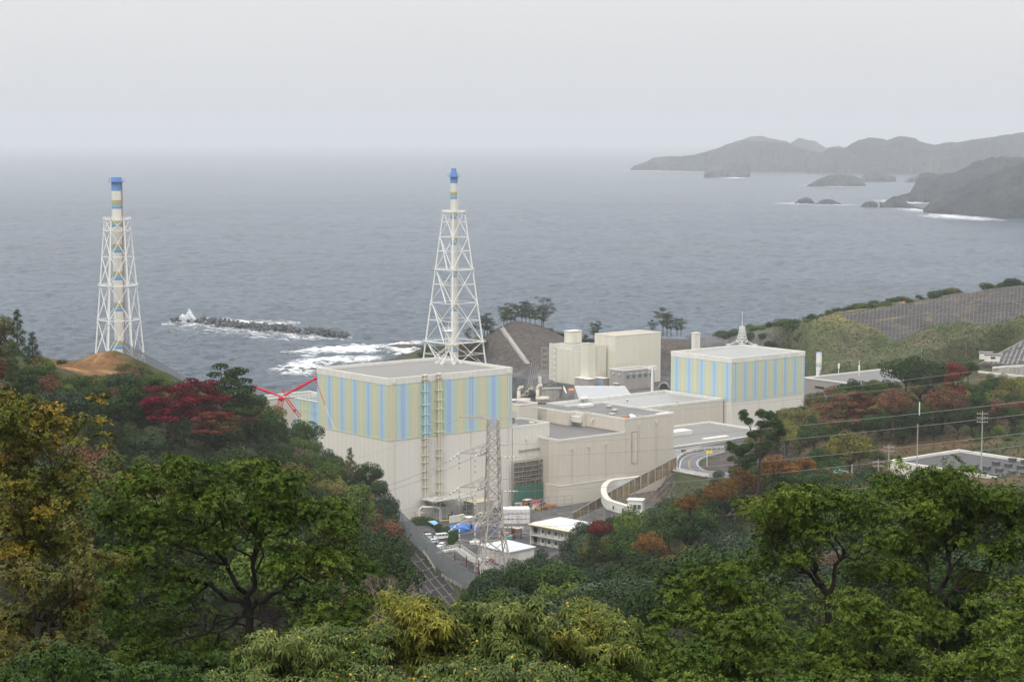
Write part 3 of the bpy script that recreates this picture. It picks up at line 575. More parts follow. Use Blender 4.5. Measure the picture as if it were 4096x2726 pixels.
# mast base standing on the roof (white tripod frame)
rf = toloc(at(448.8, 363.5, 66), P1)
rt = thing('roof_mast', 'squat white lattice mast on spread legs on the striped building roof', 'mast', (P1[0] + A[0] * rf[0] + B[0] * rf[1], P1[1] + A[1] * rf[0] + B[1] * rf[1], 66.1), TH)
mb = MB(); feet = [(4.6 * cos(a), 4.6 * sin(a)) for a in [k * pi / 3 + .3 for k in range(6)]]
for i, (x, y) in enumerate(feet):
    tp = (x * .18, y * .18, 4.6); mb.tube((x, y, .5), tp, .16, n=5); j = feet[(i + 1) % 6]; mb.tube((x * .55, y * .55, 2.4), (j[0] * .55, j[1] * .55, 2.4), .09, n=4); mb.tube((x * .55, y * .55, 2.4), (x * .55, y * .55, .5), .08, n=4)
    mb.tube((x, y, .9), (j[0], j[1], .9), .07, n=4)
ob('tripod_frame', mb, STEELW, rt)
for x, y in feet: ob('foot', MB().tube((x, y, 0), (x, y, .8), .8, n=10), TRIM, rt)
mb = MB(); q = 0.85
for z0 in range(0, 6):
    za_, zb_ = 4.6 + z0 * 1.35, 5.95 + z0 * 1.35
    for (x, y), (x2, y2) in (((-q, -q), (q, -q)), ((q, -q), (q, q)), ((q, q), (-q, q)), ((-q, q), (-q, -q))):
        mb.tube((x, y, za_), (x, y, zb_), .09, n=4); mb.tube((x, y, za_), (x2, y2, zb_), .06, n=4); mb.tube((x, y, zb_), (x2, y2, zb_), .06, n=4)
ob('lattice', mb, STEELW, rt)
mb = MB().box(-1.7, 1.7, -1.7, 1.7, 12.6, 12.8)
for x, y in ((-1.7, -1.7), (1.7, -1.7), (1.7, 1.7), (-1.7, 1.7)): mb.tube((x, y, 12.8), (x, y, 14.0), .06, n=4)
for zz in (13.3, 14.0): mb.path([(-1.7, -1.7, zz), (1.7, -1.7, zz), (1.7, 1.7, zz), (-1.7, 1.7, zz), (-1.7, -1.7, zz)], .05, 4)
mb.tube((0, 0, 12.8), (0, 0, 16.5), .07, n=4); ob('top_platform', mb, STEELW, rt)
# --- annex right of it
tA = run_to((P1[0], P1[1], 44.8), A, 549.2)
b2 = thing('annex_building', 'plain white annex between the striped building and the beige hall, scaffolding at its foot', 'building', (P1[0] + A[0] * (La1 + .3), P1[1] + A[1] * (La1 + .3), 15), TH)
W2 = tA - La1 - .3; shell(b2, W2, 17, 29.8, WHITE, ROOFS, 0.9); panels(b2, WHITE, 'A', 0, W2, 0, 28.9, 2.9); downpipe(b2, 'A', 6.5, 14, 24)
ob('wall_conduit', MB().beam([(3.5, -.5, 20.5), (W2 - .5, -.5, 20.7)], .35, .35).box(3.0, 4.0, -.7, -.18, 19.9, 20.7).box(W2 - .7, W2 - .2, -.7, -.2, 12, 20.9), GALV, b2)
vt = thing('roof_ventilator', 'big cream hooded ventilator on the annex roof against the striped wall', 'ventilator', (P1[0] + A[0] * (La1 + 4) + B[0] * 6.5, P1[1] + A[1] * (La1 + 4) + B[1] * 6.5, 43.95), TH)
ob('plinth', MB().box(-2.4, 2.4, -2.0, 2.0, 0, .9), TRIM, vt); ob('neck', MB().box(-1.7, 1.7, -1.5, 1.5, .9, 3.2), GREYW, vt)
mb = MB(); n = 8; o = []
for k in range(n + 1): a_ = pi * k / n; o.append((-2.6 * cos(a_) * 1.0, 4.6 + 1.6 * sin(a_)))
ring = [(x, -2.4, z) for x, z in o] + []; mb.box(-2.6, 2.6, -2.4, 2.4, 3.2, 4.6); base = len(mb.v)
mb.v += [(x, -2.4, z) for x, z in o] + [(x, 2.4, z) for x, z in o]
for k in range(n): mb.f.append((base + k + 1, base + k, base + n + 1 + k, base + n + 2 + k))
mb.f.append(tuple(range(base, base + n + 1))); mb.f.append(tuple(range(base + 2 * n + 1, base + n, -1)))
ob('hood', mb, TRIM, vt)
tag(ob('roof_lamp', MB().box(-1, 1, -.8, .8, 0, .35).tube((0, 0, .3), (0, 0, 7.5), .08).box(-.3, .3, -.3, .3, 7.5, 8), TRIM), 'slim pole on a white pad on the annex roof', 'pole'); bpy.data.objects['roof_lamp'].location = at(531.5, 422.5, 44)
# --- beige turbine hall
P3 = at(559.3, 439.1, 40)
b3 = thing('turbine_hall', 'long beige hall with stepped flat roofs in the centre of the site', 'building', (P3[0], P3[1], 15), TH)
piece('wall', JOINT, 0, 33.4, 0, 62, 0, 24.2, b3); piece('roof', ROOFS, 0.3, 33.4, .3, 41, 24.2, 24.4, b3)
ob('parapet', MB().box(-.2, 33.3, -.2, .3, 24.2, 25).box(-.2, .3, .3, 41, 24.2, 25), TRIM, b3, False)
UP = [(33.4, 0), (59.2, 0), (59.2, 41.5), (41, 41.5), (42.6, 62), (27.2, 62), (28.6, 41.2), (28.6, 28.3), (32, 28.3), (32, 22.4), (33.4, 22.4)]
ob('upper_hall', MB().prism([(x, y, 29.3) for x, y in UP], 29.3), JOINT, b3)
ob('upper_roof', MB().prism([(x, y, 29.42) for x, y in UP], 0.11), ROOFS, b3)
panels(b3, BEIGE, 'A', 0, 33.35, 0, 24.1, 4.2, 24); panels(b3, BEIGE, 'A', 33.45, 59.2, 0, 29.9, 4.3)
panels(b3, BEIGE, 'B', 0.1, 22.4, 24.6, 29.9, 5.6, off=33.4); panels(b3, BEIGE, 'A', 32.0, 33.3, 24.6, 29.9, 2, off=22.4); panels(b3, BEIGE, 'B', 22.5, 28.3, 24.6, 29.9, 6, off=32.0)
panels(b3, BEIGE, 'A', 28.6, 31.8, 24.6, 29.9, 4, off=28.3); panels(b3, BEIGE, 'B', 28.4, 41, 24.6, 29.9, 6.3, off=28.6); panels(b3, BEIGE, 'B', 0, 5.8, 0, 24.1, 3)
mb = MB()
for i in range(len(UP)):
    a_, b_ = UP[i], UP[(i + 1) % len(UP)]
    if i in (3, 4): continue
    mb.beam([(a_[0], a_[1], 30.2), (b_[0], b_[1], 30.2)], .5 if i in (0,) else .42, .8 if i not in (1, 2) else 1.6)
ob('roof_edge', mb, TRIM, b3)
piece('upper_block', BEIGE, 15, 24.5, 42, 60, 24.4, 32.0, b3); piece('block_roof', ROOFS, 15.5, 24, 42.5, 59.5, 32.0, 32.1, b3)
ob('block_parapet', MB().box(14.9, 24.6, 41.9, 42.4, 32.1, 32.7).box(14.9, 15.4, 42.4, 60.1, 32.1, 32.7).box(24.1, 24.6, 42.4, 60.1, 32.1, 32.7).box(15.4, 24.1, 59.6, 60.1, 32.1, 32.7), TRIM, b3)
for t, z1 in ((6, 20.5), (14.5, 20.5), (23.2, 20.6), (40.6, 26.7), (49.6, 26.7)): downpipe(b3, 'A', t, 6, z1)
ob('blind_door', MB().box(36.6, 39.6, -.35, -.18, 12.3, 24.6), CONC, b3); ob('blind_door', MB().box(36.85, 39.35, -.42, -.352, 12.3, 24.1), BEIGE, b3)
ob('louvre_box', MB().box(30.2, 31.7, 23.2, 28, 26.0, 28.4), TRIM, b3)
for k in range(5): piece('louvre_fin', TRIM, 30.0, 30.195, 23.6 + k, 23.9 + k, 26.1, 28.0, b3)
ob('wall_spout', MB().tube((33.2, 18.5, 27.6), (32.4, 18.5, 27.6), .28).tube((32.4, 18.5, 27.7), (32.4, 18.5, 26.7), .28), TRIM, b3)
ob('roof_plinth', MB().box(44, 50, 36.8, 40.6, 29.45, 30.4), TRIM, b3); ob('roof_plinth', MB().box(52.5, 58.5, 1.0, 3.6, 29.45, 29.9), TRIM, b3)
# low lean-to at its foot
lq = toloc(at(*zf(1200, 755), 24), P3)
b4 = thing('service_building', 'low beige service block at the foot of the turbine hall', 'building', at(*z4(240, 1295), 22.5)[:2] + (15,), TH)
piece('wall', BEIGE, 0, 34, 0, 8, 0, 7.2, b4); piece('roof', ROOFG, .3, 33.7, .3, 7.7, 7.2, 7.3, b4)
ob('parapet', MB().box(-.1, 34.1, -.1, .3, 7.3, 7.7).box(-.1, .3, .3, 8, 7.3, 7.7), TRIM, b4)
# things on the hall roof
def onroof(t, s, z): return (P3[0] + A[0] * t + B[0] * s, P3[1] + A[1] * t + B[1] * s, z)
SHEET = mat('plastic_sheeting', (0.75, 0.76, 0.76), var=0.15, scale=1, bump=0.2)
for i, (dx, dy, c, lab) in enumerate(((-3, 0, (0.45, 0.14, 0.04), 'orange brown bundle at the left end of the gear on the hall roof'), (-1, 1.2, (0.08, 0.25, 0.1), 'green sheeted bundle on the turbine hall roof'), (1.2, .8, (0.72, 0.72, 0.7), 'white wrapped bundle beside the green one on the hall roof'),
                                    (0, -1.2, (0.7, 0.72, 0.75), 'crumpled white sheet over gear at the hall roof edge'), (4.2, -.6, (0.25, 0.26, 0.25), 'long grey tarpaulin lying on the turbine hall roof'))):
    mb = MB(); R.seed(i)
    for k in range(4): mb.ball((R.uniform(-1, 1) * (2 if i == 4 else .7), R.uniform(-.6, .6), .3), (R.uniform(.6, 1.1) * (1.6 if i == 4 else 1), R.uniform(.5, .9), R.uniform(.3, .7) * (.4 if i == 4 else 1)), 8, 5, .15)
    o_ = ob('covered_bundle', mb, paint('bundle_%d' % i, c)); o_.location = onroof(40.5 + dx, 4.8 + dy, 44.5); o_.rotation_euler[2] = TH; tag(o_, lab, 'bundle', 'covered gear on the turbine hall roof')
for x, lab in ((450, 'left dark red beam on the far end of the hall roof'), (535, 'right dark red beam on the far end of the hall roof')):
    o_ = ob('steel_beam', MB().box(-2.2, 2.2, -.3, .3, 0, .5), RUST); p = at(*zi(x, 368), 44.6); o_.location = p; o_.rotation_euler[2] = -.3; tag(o_, lab, 'beam', 'red beams on the hall roof')
rl = thing('roof_railing', 'grey handrail running across the hall roof from the annex side', 'railing', (0, 0, 0)); R.seed(3)
mb = MB(); pts = [at(*zi(x, y), 45.6) for x, y in ((435, 432), (600, 412), (800, 380), (850, 372))]; mb.path(pts, .05, 4); mb.path([(p[0], p[1], p[2] - .5) for p in pts], .04, 4); ob('rail', mb, GALV, rl)
mb = MB()
for i in range(3):
    for k in range(4): f_ = k / 4; p = [pts[i][j] * (1 - f_) + pts[i + 1][j] * f_ for j in range(3)]; mb.tube((p[0], p[1], 44.4), p, .04, n=4)
ob('post', mb, GALV, rl)
# --- low bright roof behind the hall
b5 = thing('low_hall', 'long low hall with a pale streaked wet roof reaching to the right striped building', 'building', onroof(50, 76.5, 15), TH)
shell(b5, 113.8, 38, 19.5, BEIGE, ROOFL, 1.2, .7); panels(b5, BEIGE, 'A', 0, 113.8, 0, 18.2, 8)
ob('roof_valve', MB().ball((62, 36.6, 20), (2.2, 1.6, 1), 10, 6).tube((62, 36.6, 18.4), (62, 36.6, 21.6), .8), TRIM, b5)
# --- right striped reactor building
U1 = at(732, 357.8, 53); H2 = 53 - 15
b6 = thing('reactor_building', 'smaller white building with blue and ochre stripes at right, thin white spire on its roof', 'building', (U1[0], U1[1], 15), TH)
La2 = run_to(U1, A, 804.8); Lb2 = run_to(U1, B, 671.3)
shell(b6, La2, Lb2, H2, WHITE, ROOFL, 1.0)
stripes(b6, 'B', Lb2, 18.1, 35.6, 4.8, 0.42); stripes(b6, 'A', La2, 18.1, 35.6, 7.3, 0.46)
for f, Lg in (('A', La2), ('B', Lb2)): panels(b6, WHITE, f, 0, Lg, 0, 18.0, 3.1)
ob('fascia', MB().box(-.24, La2 + .1, -.24, -.003, 35.7, H2 - 1.02).box(-.24, -.003, .003, Lb2, 35.7, H2 - 1.02), TRIM, b6)
ob('stripe_sill', MB().box(-.3, La2, -.3, -.003, 18.0, 18.1).box(-.3, -.003, 0, Lb2, 18.0, 18.1), TEAL, b6)
for t in (1.4, 17.5, 33.5, 46.5): downpipe(b6, 'A', t, 6, H2 - 2)
downpipe(b6, 'B', 22, 8, H2 - 2)
ob('ground_pipe', MB().tube((-1, 17, 7.5), (-1, 40, 7.5), .35).tube((-1, 17, 7.5), (-1, 17, 10), .35), GREYW, b6)
sf_ = toloc(at(*z4(1512, 312), 52), U1)
ms = thing('spire_mast', 'tapering white lattice spire with a long antenna on the right striped building', 'mast', (U1[0] + A[0] * sf_[0] + B[0] * sf_[1], U1[1] + A[1] * sf_[0] + B[1] * sf_[1], 52), TH)
mb = MB(); lv = [(0, 4.6), (2.2, 2.0), (3.7, 1.6), (5.2, 1.3), (6.6, 1.1), (7.9, .95), (9.2, .85)]
for i in range(len(lv) - 1):
    (z0, r0), (z1_, r1) = lv[i], lv[i + 1]; c0 = [(r0, r0), (-r0, r0), (-r0, -r0), (r0, -r0)]; c1 = [(r1, r1), (-r1, r1), (-r1, -r1), (r1, -r1)]
    for k in range(4):
        mb.tube((*c0[k], z0), (*c1[k], z1_), .15 if i == 0 else .1, n=4); mb.tube((*c0[k], z0), (*c1[(k + 1) % 4], z1_), .09, n=4); mb.tube((*c0[(k + 1) % 4], z0), (*c1[k], z1_), .09, n=4); mb.tube((*c1[k], z1_), (*c1[(k + 1) % 4], z1_), .1, n=4)
ob('lattice', mb, STEELW, ms)
ob('antenna', MB().tube((0, 0, 9.2), (0, 0, 12.5), .14).tube((0, 0, 12.5), (0, 0, 16.5), .08), STEELW, ms)
for x, y in ((4.6, 4.6), (-4.6, 4.6), (-4.6, -4.6), (4.6, -4.6)): ob('foot', MB().box(x - 1, x + 1, y - .8, y + .8, 0, .5), TRIM, ms)
vc = thing('roof_hut', 'small white stair hut standing just behind the right striped building', 'hut', at(*z4(1190, 330), 46)[:2] + (40,), TH)
ob('wall', MB().box(-1.9, 1.9, -1.2, 1.2, 0, 13.5), WHITE, vc); ob('roof', MB().box(-2.1, 2.1, -1.4, 1.4, 13.5, 13.9), TRIM, vc)
# low annex at its foot
q0 = onroof(70, 17.2, 15)
b7 = thing('low_annex', 'single storey flat roofed annex with white walls beside the road bend', 'building', q0, TH)
shell(b7, 68, 42, 13, WHITE, ROOFG, .7); panels(b7, WHITE, 'A', 0, 68, 0, 12, 4)
piece('roof_plinth', TRIM, 18, 38, 22, 28, 12.3, 14.2, b7); piece('roof_plinth', TRIM, 30, 44, 6, 8.5, 12.3, 13.0, b7)
# --- cream complex by the shore
TB = at(615.7, 335.6, 43)
b8 = thing('shore_plant', 'cluster of tall windowless cream buildings by the shore below the bare hill', 'building', (TB[0], TB[1], 15), TH)
LaT, LbT = run_to(TB, A, 660.6), run_to(TB, B, 594.9)
piece('tall_block', JOINT, 0, LaT, 0, LbT, 0, 27.6, b8); piece('roof', mat('tan_flat_roof', (0.42, 0.37, 0.3), var=.2), .2, LaT - .2, .2, LbT - .2, 27.6, 27.7, b8)
ob('parapet', MB().box(-.15, LaT + .15, -.15, .35, 27.7, 28.2).box(-.15, .35, .35, LbT, 27.7, 28.2).box(LaT - .35, LaT + .15, .35, LbT, 27.7, 28.2).box(.35, LaT - .35, LbT - .35, LbT + .15, 27.7, 28.2), TRIM, b8)
panels(b8, CREAM, 'A', 0, LaT, 0, 27.5, 6, 9); panels(b8, CREAM, 'B', 0, LbT, 0, 27.5, 6, 9)
def sub(name, u0, v0, z, ur, ul, Y_hint, base=15, pan=True, m=CREAM):
    p = at(u0, v0, z); la, lb = run_to(p, A, ur), run_to(p, B, ul); x, y = toloc(p, TB)
    piece(name, JOINT, x, x + la, y, y + lb, 0, z - base - .3, b8); piece(name + '_roof', ROOFL, x + .2, x + la - .2, y + .2, y + lb - .2, z - base - .3, z - base - .2, b8)
    ob(name + '_edge', MB().box(x - .15, x + la, y - .15, y + .3, z - base - .2, z - base + .15).box(x - .15, x + .3, y + .3, y + lb, z - base - .2, z - base + .15), TRIM, b8)
    n = max(1, round(la / 5))
    for i in range(n): piece('wall_panel', m, x + la * i / n + .05, x + la * (i + 1) / n - .05, y - .15, y - .003, 0, z - base - .3, b8)
    n = max(1, round(lb / 5))
    for i in range(n): piece('wall_panel', m, x - .15, x - .003, y + lb * i / n + .05, y + lb * (i + 1) / n - .05, 0, z - base - .3, b8)
sub('side_block', *z4(385, 357), 34.0, z4(520, 0)[0], z4(200, 0)[0], 0)
sub('rear_block', *z4(330, 318), 36.0, z4(480, 0)[0], z4(170, 0)[0], 0)
sub('stair_block', *z4(440, 300), 39.5, z4(492, 0)[0], z4(387, 0)[0], 0)
sub('lift_block', *z4(492, 318), 37.5, z4(567, 0)[0], z4(470, 0)[0], 0)
rh = thing('roof_box', 'small cream box standing on the left roof of the shore buildings', 'hut', at(*z4(335, 292), 36)[:2] + (35.9,), TH)
ob('wall', MB().box(-4, 4, -3, 3, 0, 6.6), CREAM, rh); ob('roof', MB().box(-4.3, 4.3, -3.3, 3.3, 6.6, 7), TRIM, rh)
# grey switch house in front of the tall block
G1 = at(*z4(687, 487), 26); LaG, LbG = run_to(G1, A, z4(903, 0)[0]), run_to(G1, B, z4(590, 0)[0])
b9 = thing('switch_house', 'grey mauve block with a row of small teal windows by the shore plant', 'building', (G1[0], G1[1], 14), TH)
shell(b9, LaG, LbG, 12, GREYW, ROOFL, .5)
for k in range(5):
    x = 2.2 + k * LaG * .19; ob('window', MB().box(x, x + 2.2, -.12, -.003, 7.2, 9.0), mat('teal_glass', (0.09, 0.17, 0.18), rough=.2), b9); ob('wall_lamp', MB().ball((x + 3.2, -.4, 9.6), .4, 7, 5), TRIM, b9)
for k in range(1, 5): piece('wall_joint', JOINT, k * LaG * .2 - .05, k * LaG * .2 + .05, -.05, -.003, 0, 11.3, b9)
for y in (3, 8): ob('wall_lamp', MB().ball((-.4, y, 9.4), .5, 7, 5), TRIM, b9)
ob('shutter_door', MB().box(-.15, -.003, 3.4, 6.6, 0, 4), CONC, b9); ob('door_canopy', MB().box(-1.2, -.16, 3, 7, 4.1, 4.6), TRIM, b9)
# two small grey sheds with doors to its left
for u0, v0, ur, ul, z, dc, lab in ((*z4(440, 548), z4(490, 0)[0], z4(345, 0)[0], 20.5, CONC, 'low grey shed with a brown shutter left of the blue door'), (*z4(545, 543), z4(587, 0)[0], z4(474, 0)[0], 20.5, paint('door_blue', (.22, .36, .6)), 'low grey shed with a pale blue door beside the switch house')):
    p = at(u0, v0, z); r_ = thing('grey_shed', lab, 'shed', (p[0], p[1], 14), TH, 'grey sheds at the foot of the shore plant'); la, lb = run_to(p, A, ur), run_to(p, B, ul)
    ob('wall', MB().box(0, la, 0, lb, 0, z - 14.3), GREYW, r_); ob('roof', MB().box(-.3, la + .3, -.3, lb + .3, z - 14.3, z - 14), TRIM, r_); ob('door', MB().box(-.12, -.003, lb * .15, lb * .75, 0, 4.6), dc, r_)
# big white lean-to roof between them and the hall
ls = thing('sloping_shed', 'long shed with a smooth pale grey sloping roof behind the hall roofs', 'shed', (0, 0, 0))
c = [at(*z4(345, 600), 25), at(*z4(700, 601), 25), at(*z4(738, 652), 23.3), at(*z4(378, 690), 23.3)]
mb = MB().prism([c[3], c[2], c[1], c[0]], .4); ob('roof', mb, mat('pale_metal_roof', (.36, .375, .39), rough=.6, var=.05, scale=.3), ls)
ob('ridge_cap', MB().tube(c[0], c[1], .35, n=6), TRIM, ls); ob('wall', MB().prism([(p[0], p[1], p[2] - .5) for p in (c[3], c[2], c[1], c[0])], 8), GREYW, ls)
# quay wall and stair in pale concrete at the left of the shed
qw = thing('quay_wall', 'stained pale concrete quay wall with a raised left pier', 'wall', (0, 0, 0))
ob('pier', MB().prism([at(*zi(500, 0), 18), at(*zi(540, 10), 18), at(*zi(560, 150), 14.5), at(*zi(515, 160), 14.5)][::-1], 14), CONC, qw)
w0, w1, w2 = at(*zi(545, 165), 14), at(*zi(820, 160), 14), at(*zi(890, 320), 12)
ob('wall_face', MB().prism([w0, w1, (w1[0], w1[1] + 4, 14), (w0[0], w0[1] + 4, 14)], 12), CONC, qw); ob('coping', MB().beam([w0, w1], 1.0, .5), TRIM, qw)
ob('side_ramp', MB().prism([w1, w2, (w2[0] + 3, w2[1], 12), (w1[0] + 3.5, w1[1], 14)], 10), CONC, qw); ob('ramp_pipe', MB().tube((w1[0] + .5, w1[1], 14.6), (w2[0] + .5, w2[1], 12.6), .4), TRIM, qw)
ft = thing('frame_tower', 'grey steel lattice stair tower standing on the quay wall', 'tower', at(*zi(640, 160), 14)); mb = MB()
for k in range(7):
    z0, z1_ = k * 3.2, k * 3.2 + 3.2; q = [(-4, -2), (4, -2), (4, 2), (-4, 2)]
    for i in range(4): a_, b_ = q[i], q[(i + 1) % 4]; mb.tube((*a_, z0), (*a_, z1_), .16, n=4); mb.tube((*a_, z0), (*b_, z1_), .1, n=4); mb.tube((*a_, z1_), (*b_, z1_), .1, n=4); mb.tube(((a_[0] + b_[0]) / 2, (a_[1] + b_[1]) / 2, z0), ((a_[0] + b_[0]) / 2, (a_[1] + b_[1]) / 2, z1_), .09, n=4)
ob('lattice', mb, GALV, ft)
mb = MB()
for k in range(9): mb.tube((-12 + k * 1.3, -1, 0), (-9 + k * .9, 1, 17 - k * 1.3), .13, n=4)
ob('raking_bar', mb, GALV, ft)
for x, y, lab in ((245, 250, 'left cream gooseneck vent pipe by the tetrapod heap'), (492, 228, 'right cream gooseneck vent pipe against the quay wall')):
    p = at(*zi(x, 335 if x < 300 else 312), 18); g_ = [(0, 0, -4), (0, 0, 5.5), (.4, 0, 6.6), (1.3, 0, 7.2), (2.2, 0, 6.9)]
    o_ = ob('gooseneck_pipe', MB().path(g_, 1.0, 8).tube((-1, 0, .3), (6, 0, .3), 1.3, n=10), PIPE, None, True); o_.location = p; tag(o_, lab, 'pipe', 'cream gooseneck pipes')
o_ = ob('orange_tank', MB().tube((-1.4, 0, 1.4), (1.4, 0, 1.4), 1.4, n=12).box(-1, 1, -1, 1, 0, .5), paint('safety_orange', (.8, .22, .02))); o_.location = at(*zi(932, 235), 13); tag(o_, 'bright orange round tank beside the quay ramp', 'tank')
fp = thing('flood_light_mast', 'thick white pole with a square lamp frame before the switch house', 'lamp', at(*z4(886, 632), 25)[:2] + (15,)); ob('pole', MB().tube((0, 0, 0), (0, 0, 21), .8, .6, n=8), STEELW, fp); ob('lamp_frame', MB().box(-2, 2, -.3, .3, 21, 21.3).box(-2, 2, -.3, .3, 22.8, 23.1).box(-2, -1.7, -.3, .3, 21.3, 22.8).box(1.7, 2, -.3, .3, 21.3, 22.8).box(-.2, .2, -.3, .3, 21.3, 22.8), STEELW, fp)
# tunnel mouth right of the switch house
tu = thing('tunnel_portal', 'small dark tunnel mouth with a concrete rim at the foot of the bare slope', 'tunnel', at(*z4(968, 605), 16)); mb = MB()
for k in range(9): a0, a1 = pi * k / 9, pi * (k + 1) / 9; mb.tube((2.6 * cos(a0), 0, 2.6 * sin(a0)), (2.6 * cos(a1), 0, 2.6 * sin(a1)), .45, n=5)
ob('rim', mb, CONC, tu); ob('opening', MB().tube((0, -.1, 0), (0, 2, 0), 2.6, n=16), DARK, tu)
# grey building with the banded white water tower, right
k1 = at(*z7(280, 1080), 37); b10 = thing('store_building', 'grey mauve flat roofed building right of the striped building, half hidden by trees', 'building', (k1[0] - B[0] * 45, k1[1] - B[1] * 45, 15), TH)
k_la = run_to(k1, A, 882)
shell(b10, k_la, 45, 22, GREYW, ROOFS, .7); ob('wall_vent', MB().box(-.3, -.1, 32, 38, 17.5, 18.4), DARK, b10); ob('wall_vent', MB().box(-.3, -.1, 33, 37.5, 14.4, 15), DARK, b10)
ws = thing('water_stack', 'short white round stack with blue and ochre bands beyond the striped building', 'chimney', at(*z7(414, 1060), 30)[:2] + (15,))
wz = ws.location; zt = atY(*z7(414, 846), wz[1])[2] - 15
ob('shaft', MB().tube((0, 0, 0), (0, 0, zt * .72), 1.5, n=18), STEELW, ws, False)
for f0, f1, m in ((.72, .735, BLUE), (.735, .75, TEAL), (.75, .77, GREEN), (.77, .80, TAN), (.80, .985, STEELW), (.985, 1, BLUE)): ob('band', MB().tube((0, 0, zt * f0), (0, 0, zt * f1), 1.5, n=18), m, ws)
for x, y0, y1, lab in ((602, 975, 1045, 'short thin antenna pole on the grey store roof'), (795, 925, 1065, 'taller white antenna pole on the grey store roof')):
    p = at(*z7(x, y1), 37); o_ = ob('antenna_pole', MB().tube((0, 0, 0), (0, 0, (y1 - y0) / 9.46 * .5), .16).box(-.4, .4, -.3, .3, 2.5, 5), STEELW); o_.location = p; tag(o_, lab, 'antenna')
# flat roofed store on the right with ventilators
b11 = thing('vent_roof_building', 'long white walled hall with many small grey roof ventilators at the right edge', 'building', (STORE_N[0], STORE_N[1], 50), 0)
s0 = at(890.6, 459.4, 62); lb_dir = -run_to(s0, B, 1075); la_len = run_to(s0, A, 959.4)
bx = (s0[0] - B[0] * lb_dir, s0[1] - B[1] * lb_dir); b11.location = (bx[0], bx[1], 49); b11.rotation_euler[2] = TH
shell(b11, la_len, lb_dir, 13, WHITE, mat('grey_membrane_roof', (.065, .065, .068), rough=.65, var=.2, c2=(.16, .16, .17), thr=.58, soft=.06, scale=.6, stretch=(.15, 1.2, 1)), .8, .5)
panels(b11, WHITE, 'B', 0, lb_dir, 0, 12.1, 3)
for i in range(4):
    for k in range(10):
        x, y = 2.5 + i * (la_len - 5) / 3, 2 + k * 4.2 + (i % 2) * .8
        if y < lb_dir - 2: ob('roof_vent', MB().box(x - .8, x + .8, y - .8, y + .8, 12.2, 13.0).box(x - .95, x + .95, y - .95, y + .95, 13.0, 13.25), mat('vent_grey', (.10, .10, .105)), b11)
for k in range(6): ob('parapet_unit', MB().box(la_len - 1.5, la_len - .6, 3 + k * 5, 6 + k * 5, 12.3, 13.3), GREYW, b11)
# green roofed sheds below the road
TURQ = mat('turquoise_metal_roof', (.22, .50, .42), rough=.4, var=.08, scale=.4)
for poly, z, lab in (([z8(120, 735), z8(470, 678), z8(540, 712), z8(500, 752), z8(260, 760)], 27, 'turquoise roofed shed below the road bend'), ([z8(960, 612), z8(1090, 600), z8(1280, 640), z8(1285, 668), z8(1060, 655)], 46, 'turquoise roofed shed behind the orange trees, further right')):
    r_ = thing('green_roofed_shed', lab, 'shed', (0, 0, 0), 0, 'turquoise roofed sheds'); pp = [at(*q, z) for q in poly]; ar = sum(pp[i][0] * pp[(i + 1) % 5][1] - pp[(i + 1) % 5][0] * pp[i][1] for i in range(5))
    if ar < 0: pp = pp[::-1]
    ob('roof', MB().prism(pp, .35), TURQ, r_); cx = sum(p[0] for p in pp) / 5; cy = sum(p[1] for p in pp) / 5
    ob('wall', MB().prism([(cx + (p[0] - cx) * .93, cy + (p[1] - cy) * .93, p[2] - .36) for p in pp], 6), TRIM, r_)
# small white hut on the hill, right
for (x, y), w_, lab in ((z7(1935, 830), 5, 'left one of two tiny white huts on the hillside'), (z7(1985, 850), 6, 'right one of two tiny white huts by the dark lattice slope')):
    p = at(x, y, 66); r_ = thing('white_hut', lab, 'hut', (p[0], p[1], 62.5), -.2, 'white huts on the hillside'); ob('wall', MB().box(0, w_, 0, 3, 0, 2.7), WHITE, r_); ob('roof', MB().box(-.3, w_ + .5, -.4, 3.4, 2.7, 2.95), ROOFG, r_); ob('window', MB().box(w_ * .4, w_ * .7, -.1, -.003, 1.1, 1.9), DARK, r_)
